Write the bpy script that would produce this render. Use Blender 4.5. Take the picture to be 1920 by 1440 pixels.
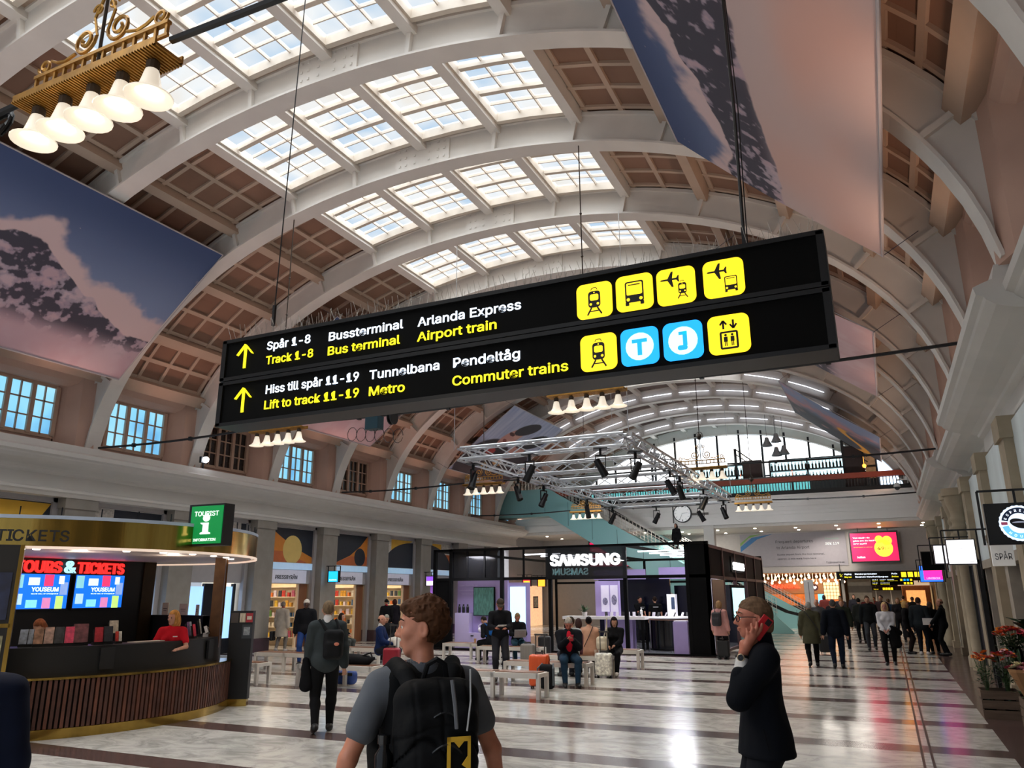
import bpy, math, random, os
import numpy as np
from math import sin, cos, pi, radians as R
from mathutils import Vector, Matrix, noise as mnoise
random.seed(7); RNG = np.random.default_rng(7)
for o in list(bpy.data.objects): bpy.data.objects.remove(o)
S = bpy.context.scene; COL = S.collection
# ---------------------------------------------------------------- camera
F, CH = 1442.0, 1.88                                   # focal length in pixels of the 1920 x 1440 frame, camera height
def _rot(yaw, p, r):
    f = np.array([sin(yaw)*cos(p), cos(yaw)*cos(p), sin(p)]); rt = np.array([cos(yaw), -sin(yaw), 0]); up = np.cross(rt, f)
    return np.array([cos(r)*rt+sin(r)*up, sin(r)*rt-cos(r)*up, f])
CM = _rot(R(-25.22), R(15.31), R(-.33))
cd = bpy.data.cameras.new('camera'); cam = bpy.data.objects.new('camera', cd); COL.objects.link(cam)
cd.sensor_width = 36; cd.sensor_fit = 'HORIZONTAL'; cd.lens = F/1920*36; cd.clip_end = 400
mw = Matrix.Identity(4)
for i in range(3): mw[i][0] = CM[0][i]; mw[i][1] = -CM[1][i]; mw[i][2] = -CM[2][i]
mw[2][3] = CH; cam.matrix_world = mw; S.camera = cam
# ---------------------------------------------------------------- world, exposure
S.view_settings.view_transform = 'Standard'; S.view_settings.look = 'None'
S.view_settings.exposure = 0.22; S.view_settings.gamma = 1; S.view_settings.use_curve_mapping = False
S.cycles.use_denoising = True; S.cycles.max_bounces = 7; S.cycles.diffuse_bounces = 4; S.cycles.glossy_bounces = 3
S.cycles.transmission_bounces = 4; S.cycles.transparent_max_bounces = 8; S.cycles.sample_clamp_indirect = 6
S.cycles.caustics_reflective = False; S.cycles.caustics_refractive = False
w = bpy.data.worlds.new('sky'); S.world = w; w.use_nodes = True
bg = w.node_tree.nodes['Background']; bg.inputs[0].default_value = (.72, .80, .92, 1); bg.inputs[1].default_value = .55
def lamp(kind, loc, e, col=(1, 1, 1), size=.3, aim=None, spot=None, blend=.6, sy=None):
    d = bpy.data.lights.new(kind.lower()+'_light', kind); d.energy = e; d.color = col
    if kind == 'AREA':
        d.size = size
        if sy: d.shape = 'RECTANGLE'; d.size_y = sy
    else: d.shadow_soft_size = size
    if kind == 'SPOT': d.spot_size = R(spot or 60); d.spot_blend = blend
    o = bpy.data.objects.new(d.name, d); COL.objects.link(o); o.location = loc
    if aim is not None: o.rotation_euler = (Vector(aim)-Vector(loc)).to_track_quat('-Z', 'Y').to_euler()
    return o
sun = lamp('SUN', (0, 0, 30), 21, (.93, .97, 1)); sun.data.angle = R(110)      # overcast daylight through the roof glass
# pixel helpers: a pixel of the photograph and one known coordinate of its real surface give the point in the hall
def _ray(x, y): return CM.T @ np.array([(x-960)/F, (y-720)/F, 1])
def ony(x, y, Y): d = _ray(x, y); return Vector((0, 0, CH)) + Vector(d*(Y/d[1]))
def onx(x, y, X): d = _ray(x, y); return Vector((0, 0, CH)) + Vector(d*(X/d[0]))
def onz(x, y, Z=0): d = _ray(x, y); return Vector((0, 0, CH)) + Vector(d*((Z-CH)/d[2]))
# ---------------------------------------------------------------- materials
def lin(h):
    h = h.lstrip('#'); c = [int(h[i:i+2], 16)/255 for i in (0, 2, 4)]
    return tuple(x/12.92 if x <= .04045 else ((x+.055)/1.055)**2.4 for x in c)
_MC = {}
def mt(h, rough=.55, metal=0, em=0, var=.06, sc=6., bump=0, alpha=1, trans=0, sx=(1, 1, 1), coat=0):
    key = (h, rough, metal, em, var, sc, bump, alpha, trans, sx, coat)
    if key in _MC: return _MC[key]
    m = bpy.data.materials.new('m_'+h.lstrip('#')); m.use_nodes = True; nt = m.node_tree; b = nt.nodes['Principled BSDF']; c = lin(h)
    b.inputs['Base Color'].default_value = (*c, 1); b.inputs['Roughness'].default_value = rough; b.inputs['Metallic'].default_value = metal
    if rough >= .7: b.inputs['Specular IOR Level'].default_value = .12
    if coat: b.inputs['Coat Weight'].default_value = coat; b.inputs['Coat Roughness'].default_value = .08
    if em: b.inputs['Emission Color'].default_value = (*c, 1); b.inputs['Emission Strength'].default_value = em
    if alpha < 1: b.inputs['Alpha'].default_value = alpha
    if trans: b.inputs['Transmission Weight'].default_value = trans
    if var or bump:
        tc = nt.nodes.new('ShaderNodeTexCoord'); mp = nt.nodes.new('ShaderNodeMapping'); n = nt.nodes.new('ShaderNodeTexNoise')
        mp.inputs['Scale'].default_value = sx; n.inputs['Scale'].default_value = sc; n.inputs['Detail'].default_value = 4
        nt.links.new(tc.outputs['Object'], mp.inputs[0]); nt.links.new(mp.outputs[0], n.inputs['Vector'])
        if var:
            r = nt.nodes.new('ShaderNodeValToRGB'); e = r.color_ramp.elements; e[0].position = .3; e[1].position = .7
            e[0].color = (*[x*(1-var) for x in c], 1); e[1].color = (*[min(1, x*(1+var)) for x in c], 1)
            nt.links.new(n.outputs['Fac'], r.inputs[0]); nt.links.new(r.outputs[0], b.inputs['Base Color'])
        if bump:
            bp = nt.nodes.new('ShaderNodeBump'); bp.inputs['Strength'].default_value = bump; bp.inputs['Distance'].default_value = .02
            nt.links.new(n.outputs['Fac'], bp.inputs['Height']); nt.links.new(bp.outputs[0], b.inputs['Normal'])
    _MC[key] = m; return m
def em(h, s=1., var=0): return mt(h, .4, 0, s, var)
def vcol_mat(name, rough=.6, e=0):
    m = bpy.data.materials.new(name); m.use_nodes = True; b = m.node_tree.nodes['Principled BSDF']
    a = m.node_tree.nodes.new('ShaderNodeVertexColor'); a.layer_name = 'print'
    m.node_tree.links.new(a.outputs[0], b.inputs['Base Color']); b.inputs['Roughness'].default_value = rough
    if e: m.node_tree.links.new(a.outputs[0], b.inputs['Emission Color']); b.inputs['Emission Strength'].default_value = e
    return m
def glass_mat(h='#dfe8ea', a=.12):
    m = bpy.data.materials.new('clear_glass'); m.use_nodes = True; nt = m.node_tree; nt.nodes.clear()
    o = nt.nodes.new('ShaderNodeOutputMaterial'); mx = nt.nodes.new('ShaderNodeMixShader'); t = nt.nodes.new('ShaderNodeBsdfTransparent'); g = nt.nodes.new('ShaderNodeBsdfGlossy')
    fr = nt.nodes.new('ShaderNodeFresnel'); fr.inputs[0].default_value = 1.45; g.inputs['Roughness'].default_value = .02; t.inputs[0].default_value = (*lin(h), 1)
    nt.links.new(fr.outputs[0], mx.inputs[0]); nt.links.new(t.outputs[0], mx.inputs[1]); nt.links.new(g.outputs[0], mx.inputs[2]); nt.links.new(mx.outputs[0], o.inputs[0])
    return m
# ---------------------------------------------------------------- mesh builder
class MB:
    def __init__(s): s.v = []; s.f = []; s.m = []
    def add(s, vs, fs, mi=0):
        k = len(s.v); s.v += [tuple(p) for p in vs]; s.f += [tuple(i+k for i in f) for f in fs]; s.m += [mi]*len(fs); return s
    def bx(s, x0, x1, y0, y1, z0, z1, mi=0):
        vs = [(x, y, z) for x in (x0, x1) for y in (y0, y1) for z in (z0, z1)]
        return s.add(vs, [(0, 1, 3, 2), (4, 6, 7, 5), (0, 4, 5, 1), (2, 3, 7, 6), (0, 2, 6, 4), (1, 5, 7, 3)], mi)
    def box(s, c, d, rz=0, mi=0, rx=0, ry=0):
        k = len(s.v); s.bx(-d[0]/2, d[0]/2, -d[1]/2, d[1]/2, -d[2]/2, d[2]/2, mi)
        return s.xf(Matrix.Translation(c) @ Matrix.Rotation(rz, 4, 'Z') @ Matrix.Rotation(rx, 4, 'X') @ Matrix.Rotation(ry, 4, 'Y'), k)
    def bar(s, a, b, w, h=None, mi=0, up=(0, 0, 1)):
        a, b = Vector(a), Vector(b); d = (b-a); L = d.length; d.normalize(); u = Vector(up)
        if abs(d.dot(u)) > .97: u = Vector((0, 1, 0))
        x = d.cross(u).normalized(); y = x.cross(d); h = h or w; k = len(s.v); s.bx(-w/2, w/2, 0, L, -h/2, h/2, mi)
        m = Matrix((x, d, y)).transposed().to_4x4(); m.translation = a; return s.xf(m, k)
    def xf(s, m, k=0):
        s.v[k:] = [tuple(m @ Vector(p)) for p in s.v[k:]]; return s
    def tube(s, pts, r, n=6, mi=0, cap=True):
        pts = [Vector(p) for p in pts]; N = len(pts); rs = r if isinstance(r, (list, tuple)) else [r]*N; vs = []; u = None
        for i, p in enumerate(pts):
            d = (pts[min(i+1, N-1)]-pts[max(i-1, 0)]).normalized()
            if u is None: u = d.orthogonal().normalized()
            u = (u - d*u.dot(d)).normalized(); w_ = d.cross(u)
            vs += [p + (u*cos(2*pi*j/n)+w_*sin(2*pi*j/n))*rs[i] for j in range(n)]
        fs = [(i*n+j, i*n+(j+1) % n, (i+1)*n+(j+1) % n, (i+1)*n+j) for i in range(N-1) for j in range(n)]
        if cap: fs += [tuple(range(n-1, -1, -1)), tuple(range((N-1)*n, N*n))]
        return s.add(vs, fs, mi)
    def lathe(s, prof, c=(0, 0, 0), n=16, mi=0, a0=0, a1=2*pi):
        full = abs(a1-a0-2*pi) < 1e-6; M_ = n if full else n+1; c = Vector(c)
        vs = [c+Vector((r*cos(a0+(a1-a0)*j/n), r*sin(a0+(a1-a0)*j/n), z)) for r, z in prof for j in range(M_)]
        fs = [(i*M_+j, i*M_+(j+1) % M_, (i+1)*M_+(j+1) % M_, (i+1)*M_+j) for i in range(len(prof)-1) for j in range(n)]
        return s.add(vs, fs, mi)
    def poly(s, pts, d=None, mi=0):
        pts = [Vector(p) for p in pts]; n = len(pts)
        if d is None: return s.add(pts, [tuple(range(n))], mi)
        d = Vector(d); return s.add(pts+[p+d for p in pts], [tuple(range(n)), tuple(range(2*n-1, n-1, -1))]+[(i, i+n, (i+1) % n+n, (i+1) % n) for i in range(n)], mi)
    def ball(s, c, r, n=8, mi=0, sc=(1, 1, 1)):
        m = n//2+1; pr = [(sin(pi*i/m), -cos(pi*i/m)) for i in range(m+1)]; k = len(s.v); s.lathe([(max(a, 1e-4), b) for a, b in pr], (0, 0, 0), n, mi)
        s.v[k:] = [(c[0]+p[0]*r*sc[0], c[1]+p[1]*r*sc[1], c[2]+p[2]*r*sc[2]) for p in s.v[k:]]; return s
    def sweep(s, prof, y0, y1, mi=0, closed=True):          # profile in (x,z) swept along y
        return s.poly([(x, y0, z) for x, z in prof], (0, y1-y0, 0), mi)
    def join(s, o, m=None, mi=None):
        k = len(s.v); j = len(s.f); s.add(o.v, o.f); s.m[j:] = o.m if mi is None else [mi]*len(o.f)
        if m is not None: s.xf(m, k)
        return s
    def mesh(s, name, mats, smooth=False):
        me = bpy.data.meshes.new(name); me.from_pydata(s.v, [], s.f)
        for m in (mats if isinstance(mats, (list, tuple)) else [mats]): me.materials.append(m)
        if any(s.m): me.polygons.foreach_set('material_index', s.m)
        if smooth:
            if smooth is True: smooth = 40
            me.shade_smooth() if hasattr(me, 'shade_smooth') else None
            try: me.set_sharp_from_angle(angle=R(smooth))
            except Exception: pass
        me.validate(); me.update(); return me
    def build(s, name, mats, parent=None, smooth=False, loc=None):
        o = bpy.data.objects.new(name, s.mesh(name, mats, smooth)); COL.objects.link(o)
        if parent is not None: o.parent = parent
        if loc is not None: o.location = loc
        return o
def fixn(o):                                             # consistent outward normals
    import bmesh
    b = bmesh.new(); b.from_mesh(o.data); bmesh.ops.recalc_face_normals(b, faces=b.faces); b.to_mesh(o.data); b.free(); return o
def tag(o, label, cat, group=None, kind=None):
    o['label'] = label; o['category'] = cat
    if group: o['group'] = group
    if kind: o['kind'] = kind
    return o
def struct(o): o['kind'] = 'structure'; return o
def thing(name, label, cat, loc=(0, 0, 0), rz=0, group=None):
    o = bpy.data.objects.new(name, None); COL.objects.link(o); o.location = loc; o.rotation_euler = (0, 0, rz); o.empty_display_size = .1
    return tag(o, label, cat, group)
def dup(root, loc=None, rz=None, label=None, group=None, scale=None):
    def cp(o, par):
        c = o.copy(); COL.objects.link(c)
        if par is not None: c.parent = par
        for ch in o.children: cp(ch, c)
        return c
    r = cp(root, None)
    if loc is not None: r.location = loc
    if rz is not None: r.rotation_euler = (0, 0, rz)
    if scale is not None: r.scale = (scale,)*3 if not isinstance(scale, tuple) else scale
    if label: r['label'] = label
    if group: r['group'] = group
    return r
# ---------------------------------------------------------------- lettering
try: FONT = bpy.data.fonts.load(os.path.join(bpy.utils.system_resource('DATAFILES'), 'fonts', 'Inter.woff2'))
except Exception: FONT = None
def text(s, h, mat, parent=None, loc=(0, 0, 0), name='lettering', bold=.0, wx=1., depth=.004, align='LEFT', width=None, rot=None, kern=1.):
    c = bpy.data.curves.new(name, 'FONT'); c.body = s; c.align_x = align; c.size = 1; c.offset = bold; c.extrude = depth/h/2*.7; c.resolution_u = 3; c.space_character = kern
    if FONT: c.font = FONT
    t = bpy.data.objects.new(name, c); COL.objects.link(t); me = bpy.data.meshes.new_from_object(t); bpy.data.objects.remove(t); bpy.data.curves.remove(c)
    n = len(me.vertices); co = np.zeros(n*3, np.float32); me.vertices.foreach_get('co', co); co = co.reshape(-1, 3)
    k = h/.73; kx = k*wx
    if width is not None and n: kx = width/max(1e-6, np.ptp(co[:, 0]))
    out = np.stack([co[:, 0]*kx, -co[:, 2]*k, co[:, 1]*k], 1)      # stands in the xz plane, reads from -y
    me.vertices.foreach_set('co', out.astype(np.float32).ravel()); me.materials.clear(); me.materials.append(mat); me.update()
    o = bpy.data.objects.new(name, me); COL.objects.link(o); o.location = loc
    if rot is not None: o.rotation_euler = rot
    if parent is not None: o.parent = parent
    return o
# ---------------------------------------------------------------- smooth bodies: signed distances meshed with surface nets
def snet(fn, lo, hi, h):
    lo = np.array(lo, float)-2.5*h; n = np.ceil((np.array(hi)+2.5*h-lo)/h).astype(int)+1
    ax = [lo[i]+h*np.arange(n[i]) for i in range(3)]; P = np.stack(np.meshgrid(*ax, indexing='ij'), -1)
    D = fn(P.reshape(-1, 3)).reshape(n); s = D < 0
    cs = [(a, b, c) for a in (0, 1) for b in (0, 1) for c in (0, 1)]
    cnt = sum(s[a:n[0]-1+a, b:n[1]-1+b, c:n[2]-1+c].astype(np.int8) for a, b, c in cs); act = (cnt > 0) & (cnt < 8)
    I = np.argwhere(act); idx = -np.ones(act.shape, int); idx[act] = np.arange(len(I)); acc = np.zeros((len(I), 3)); wt = np.zeros(len(I))
    for a in cs:
        for k in range(3):
            if a[k]: continue
            b = list(a); b[k] = 1; A = I+np.array(a); B = I+np.array(b); da = D[tuple(A.T)]; db = D[tuple(B.T)]; m = (da < 0) != (db < 0)
            t = da[m]/(da[m]-db[m]); p = np.tile(np.array(a, float), (m.sum(), 1)); p[:, k] += t; acc[m] += p; wt[m] += 1
    V = lo+h*(I+acc/np.maximum(wt, 1)[:, None]); Q = []
    for k in range(3):
        u, v = (k+1) % 3, (k+2) % 3; sl0 = [slice(None)]*3; sl1 = [slice(None)]*3; sl0[k] = slice(0, -1); sl1[k] = slice(1, None)
        a = s[tuple(sl0)]; b = s[tuple(sl1)]; E = np.argwhere(a != b); ok = (E[:, u] > 0) & (E[:, v] > 0) & (E[:, u] < n[u]-1) & (E[:, v] < n[v]-1); E = E[ok]
        if not len(E): continue
        du = np.zeros(3, int); du[u] = 1; dv = np.zeros(3, int); dv[v] = 1
        q = np.stack([idx[tuple((E-du-dv).T)], idx[tuple((E-dv).T)], idx[tuple(E.T)], idx[tuple((E-du).T)]], 1); fl = ~a[tuple(E.T)]; q[fl] = q[fl][:, ::-1]; Q.append(q)
    return V, np.concatenate(Q) if Q else np.zeros((0, 4), int)
def np_obj(name, V, Q, mat, parent=None, smooth=True):
    me = bpy.data.meshes.new(name); me.vertices.add(len(V)); me.vertices.foreach_set('co', V.astype(np.float32).ravel()); nq = len(Q)
    me.loops.add(nq*4); me.loops.foreach_set('vertex_index', Q.astype(np.int32).ravel()); me.polygons.add(nq)
    me.polygons.foreach_set('loop_start', np.arange(0, nq*4, 4, dtype=np.int32)); me.polygons.foreach_set('loop_total', np.full(nq, 4, np.int32)); me.materials.append(mat)
    me.update(calc_edges=True); me.validate()
    if smooth: me.shade_smooth()
    o = bpy.data.objects.new(name, me); COL.objects.link(o)
    if parent is not None: o.parent = parent
    return o
def smin(a, b, k): h = np.clip(.5+.5*(b-a)/k, 0, 1); return b+(a-b)*h-k*h*(1-h)
def smax(a, b, k): return -smin(-a, -b, k)
def cap(P, a, b, ra, rb, fy=1.):
    a = np.array(a, float); b = np.array(b, float); q = P-a; ab = b-a
    if fy != 1.: q = q/np.array([1, fy, 1]); ab = ab/np.array([1, fy, 1])
    t = np.clip(q @ ab/max(1e-9, ab @ ab), 0, 1); return (np.linalg.norm(q-t[:, None]*ab, axis=1)-(ra+(rb-ra)*t))*(fy if fy < 1 else 1)
def ell(P, c, r):
    r = np.array(r, float); q = (P-np.array(c))/r; k0 = np.linalg.norm(q, axis=1); k1 = np.linalg.norm(q/r, axis=1); return k0*(k0-1)/np.maximum(k1, 1e-9)
def rbox(P, c, d, r):
    q = np.abs(P-np.array(c))-np.array(d)/2+r; return np.linalg.norm(np.maximum(q, 0), axis=1)+np.minimum(q.max(1), 0)-r
def fnoise(P, sc, seed=0, oct=3):                        # value noise for curls, cloud and rock prints
    out = np.zeros(len(P)); amp = 1.; tot = 0
    for o_ in range(oct):
        q = P*sc*2**o_+17.3*seed; i = np.floor(q).astype(np.int64); f = q-i; f = f*f*(3-2*f); r = 0
        for a in (0, 1):
            for b in (0, 1):
                for c in (0, 1):
                    hsh = ((i[:, 0]+a)*374761393+(i[:, 1]+b)*668265263+(i[:, 2]+c)*2147483647+seed*9973) & 0x7fffffff
                    hsh = ((hsh ^ (hsh >> 13))*1274126177) & 0x7fffffff; hv = ((hsh ^ (hsh >> 16)) & 0xffff)/65535.
                    r = r+hv*(f[:, 0] if a else 1-f[:, 0])*(f[:, 1] if b else 1-f[:, 1])*(f[:, 2] if c else 1-f[:, 2])
        out += amp*r; tot += amp; amp *= .5
    return out/tot
# ================================================================ THE HALL
XC, PITCH, RIB0 = -9.05, 3.655, 3.33                    # axis of the hall, rib spacing, first rib in view
RIBS = [RIB0+PITCH*k for k in range(-3, 14)]
YA, YE = -8., 43.0
_t = np.linspace(0, pi/2, 2001); _d = 10.85*np.sin(_t)**(2/2.1); _z = 5.0+6.88*np.cos(_t)**(2/2.1)
_s = np.r_[0, np.cumsum(np.hypot(np.diff(_d), np.diff(_z)))]
def pv(s, off=0):                                        # point of the vault's cross-section: arc length from the crown, height above the soffit
    a = abs(s); d = np.interp(a, _s, _d); z = np.interp(a, _s, _z); e = .05
    td = np.interp(a+e, _s, _d)-np.interp(max(a-e, 0), _s, _d); tz = np.interp(a+e, _s, _z)-np.interp(max(a-e, 0), _s, _z)
    if a < e: td, tz = 1, 0
    L = math.hypot(td, tz); d, z = d-tz/L*off, z+td/L*off
    return (XC+d if s >= 0 else XC-d, z)
def strip(b, s0, s1, o0, o1, y0, y1, mi=0, n=None):
    n = n or max(1, int(abs(s1-s0)/.5)); vs = []
    for i in range(n+1):
        s = s0+(s1-s0)*i/n
        for o_, y in ((o0, y0), (o0, y1), (o1, y1), (o1, y0)): x, z = pv(s, o_); vs.append((x, y, z))
    fs = [(i*4+j, i*4+(j+1) % 4, i*4+4+(j+1) % 4, i*4+4+j) for i in range(n) for j in range(4)]+[(3, 2, 1, 0), (n*4, n*4+1, n*4+2, n*4+3)]
    return b.add(vs, fs, mi)
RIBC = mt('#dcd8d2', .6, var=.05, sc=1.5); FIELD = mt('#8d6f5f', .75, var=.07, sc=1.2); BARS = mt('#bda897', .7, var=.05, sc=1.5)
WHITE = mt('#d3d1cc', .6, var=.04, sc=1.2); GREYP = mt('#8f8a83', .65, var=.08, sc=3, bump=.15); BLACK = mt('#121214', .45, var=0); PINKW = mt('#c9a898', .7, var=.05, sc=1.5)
GOLD = mt('#c79a4a', .35, .85, var=.15, sc=8); DKSTEEL = mt('#23252a', .4, .6, var=0)
# ---- floor: marble blocks between dark bands, brown border along the right wall
def floor_mat():
    m = bpy.data.materials.new('banded_marble_floor'); m.use_nodes = True; nt = m.node_tree; L = nt.links.new; b = nt.nodes['Principled BSDF']
    N = lambda t: nt.nodes.new('ShaderNode'+t)
    def math_(op, a, c=None):
        n = N('Math'); n.operation = op
        for i, q in enumerate((a, c)):
            if q is None: continue
            if isinstance(q, (int, float)): n.inputs[i].default_value = q
            else: L(q, n.inputs[i])
        return n.outputs[0]
    tc = N('TexCoord'); sp = N('SeparateXYZ'); L(tc.outputs['Object'], sp.inputs[0]); x, y = sp.outputs[0], sp.outputs[1]
    br = N('TexBrick'); br.offset = .37; br.inputs['Scale'].default_value = 1; br.inputs['Brick Width'].default_value = 1.1; br.inputs['Row Height'].default_value = .29
    br.inputs['Mortar Size'].default_value = .003; br.inputs['Color1'].default_value = (*lin('#d6d2cb'), 1); br.inputs['Color2'].default_value = (*lin('#cdc9c2'), 1); br.inputs['Mortar'].default_value = (*lin('#c4c0b9'), 1)
    L(tc.outputs['Object'], br.inputs['Vector'])
    mp = N('Mapping'); mp.inputs['Scale'].default_value = (.9, 1.5, 1); L(tc.outputs['Object'], mp.inputs[0])
    n1 = N('TexNoise'); n1.inputs['Scale'].default_value = 1.6; n1.inputs['Detail'].default_value = 8; n1.inputs['Roughness'].default_value = .68; n1.inputs['Distortion'].default_value = 1.6; L(mp.outputs[0], n1.inputs['Vector'])
    r1 = N('ValToRGB'); e = r1.color_ramp.elements; e[0].position = .38; e[0].color = (*lin('#9fa3a2'), 1); e[1].position = .56; e[1].color = (1, 1, 1, 1); L(n1.outputs[0], r1.inputs[0])
    mx = N('MixRGB'); mx.blend_type = 'MULTIPLY'; mx.inputs[0].default_value = .6; L(br.outputs[0], mx.inputs[1]); L(r1.outputs[0], mx.inputs[2])
    fr = math_('FRACT', math_('DIVIDE', math_('ADD', y, 100*2.225-11.36), 2.225)); st = math_('LESS_THAN', fr, .216); bd = math_('GREATER_THAN', x, 1.1)
    mk = math_('MAXIMUM', st, bd)
    n2 = N('TexNoise'); n2.inputs['Scale'].default_value = 9; n2.inputs['Detail'].default_value = 5; L(tc.outputs['Object'], n2.inputs['Vector'])
    r2 = N('ValToRGB'); e = r2.color_ramp.elements; e[0].position = .3; e[0].color = (*lin('#4a3836'), 1); e[1].position = .7; e[1].color = (*lin('#63504c'), 1); L(n2.outputs[0], r2.inputs[0])
    m2 = N('MixRGB'); L(mk, m2.inputs[0]); L(mx.outputs[0], m2.inputs[1]); L(r2.outputs[0], m2.inputs[2]); L(m2.outputs[0], b.inputs['Base Color'])
    n3 = N('TexNoise'); n3.inputs['Scale'].default_value = 3; L(tc.outputs['Object'], n3.inputs['Vector'])
    rr = N('MapRange'); rr.inputs['To Min'].default_value = .10; rr.inputs['To Max'].default_value = .24; L(n3.outputs[0], rr.inputs[0]); L(rr.outputs[0], b.inputs['Roughness'])
    bp = N('Bump'); bp.inputs['Strength'].default_value = .03; bp.inputs['Distance'].default_value = .01; L(n1.outputs[0], bp.inputs['Height']); L(bp.outputs[0], b.inputs['Normal'])
    return m
struct(MB().bx(-25, 6, YA, 80, -.3, 0).build('floor', floor_mat()))
dr = MB()
for x in (.135, .235): dr.bx(x-.014, x+.014, -6, 47, .001, .004)
struct(dr.build('trim_drain', mt('#3a3128', .35, .7, var=.3, sc=30)))
# ---- vault: panels, coffer bars, ribs, purlins
PS = [1.95, 3.9, 5.9, 7.9, 9.9, 11.4]
def bays():
    for i in range(len(RIBS)-1): yield RIBS[i], RIBS[i+1]
v = MB()
for sg in (1, -1):
    for a, b_ in zip(PS[1:-1], PS[2:]):
        strip(v, sg*a, sg*b_, .8, .86, YA, 51, 0, 4)
        m_ = (a+b_)/2; strip(v, sg*(m_-.055), sg*(m_+.055), .735, .81, YA, 51, 1, 1)
        for q in (a+.2, b_-.2): strip(v, sg*(q-.05), sg*(q+.05), .75, .81, YA, 51, 1, 1)
        for y0, y1 in bays():
            for k in range(5):
                y = y0+.3+(y1-y0-.6)*k/4; strip(v, sg*(a+.12), sg*(b_-.12), .745, .81, y-.05, y+.05, 1, 2)
for y0, y1 in bays(): strip(v, -3.9, 3.9, .72, .92, y1-.32, y1+.32, 1, 8)
struct(v.build('ceiling', [FIELD, BARS]))
for i, s in enumerate([0]+[q*g for q in PS for g in (1, -1)]):
    wd = .12 if abs(s) < 11 else .16
    struct(strip(MB(), s-wd, s+wd, .5, .86, YA, 51, 0, 1).build('trim_purlin', BARS if abs(s) > 4 else RIBC))
rb = MB(); SE = 13.36
strip(rb, -SE, SE, 0, .05, -.225, .225, 0, 54); strip(rb, -SE, SE, .05, .74, -.12, .12, 0, 54); strip(rb, -SE, SE, .66, .74, -.19, .19, 0, 54)
for s in [0]+[q*g for q in PS for g in (1, -1)]:
    if s: strip(rb, s-.045, s+.045, .05, .72, -.215, .215, 0, 1)
strip(rb, -.75, .75, .03, .745, -.17, .17, 0, 3)
for s in (-.62, -.45, -.2, .2, .45, .62):
    for o_ in (.2, .4, .6): strip(rb, s-.025, s+.025, o_-.025, o_+.025, -.19, .19, 0, 1)
ribm = rb.mesh('trim_rib', RIBC)
for y in RIBS:
    o = bpy.data.objects.new('trim_rib', ribm); COL.objects.link(o); o.location.y = y; struct(o)
# ---- skylights
def sky_mat(name, cols, e, tr=0):
    m = bpy.data.materials.new(name); m.use_nodes = True; nt = m.node_tree; nt.nodes.clear(); L = nt.links.new; N = lambda t: nt.nodes.new('ShaderNode'+t)
    o = N('OutputMaterial'); em_ = N('Emission'); em_.inputs[1].default_value = e; tc = N('TexCoord'); oi = N('ObjectInfo'); ad = N('VectorMath'); ad.operation = 'ADD'; sc_ = N('VectorMath'); sc_.operation = 'SCALE'; sc_.inputs['Scale'].default_value = 60
    cb = N('CombineXYZ'); L(oi.outputs['Random'], cb.inputs[0]); L(oi.outputs['Random'], cb.inputs[1]); L(cb.outputs[0], sc_.inputs[0]); L(tc.outputs['Object'], ad.inputs[0]); L(sc_.outputs[0], ad.inputs[1])
    n = N('TexNoise'); n.inputs['Scale'].default_value = .75; n.inputs['Detail'].default_value = 2; L(ad.outputs[0], n.inputs[0]); r = N('ValToRGB')
    el = r.color_ramp.elements
    while len(el) < len(cols): el.new(.5)
    for i, (p, h) in enumerate(cols): el[i].position = p; el[i].color = (*lin(h), 1)
    L(n.outputs[0], r.inputs[0]); L(r.outputs[0], em_.inputs[0])
    if tr:
        tp = N('BsdfTransparent'); mx = N('MixShader'); mx.inputs[0].default_value = 1-tr; L(tp.outputs[0], mx.inputs[1]); L(em_.outputs[0], mx.inputs[2]); L(mx.outputs[0], o.inputs[0])
    else: L(em_.outputs[0], o.inputs[0])
    return m
SKYM = sky_mat('overcast_sky_glass', [(.3, '#a9c9e4'), (.42, '#d3e0ea'), (.55, '#f2f4f2'), (.75, '#efe6d6')], 1.22, .45)
BLUEM = sky_mat('blue_window_glass', [(.3, '#6aaede'), (.5, '#8cd2f2'), (.75, '#a6def6')], 1.0)
DARKM = mt('#2a201b', .2, var=.2); SASH = mt('#cfc4b6', .55, var=.04)
wn = [0]
def window(frame, panes, mp, mf, name=None):
    wn[0] += 1; o = frame.build('window_%d' % wn[0], mf); struct(o); p = panes.build('pane', mp, o); return o
proto = {}
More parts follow.
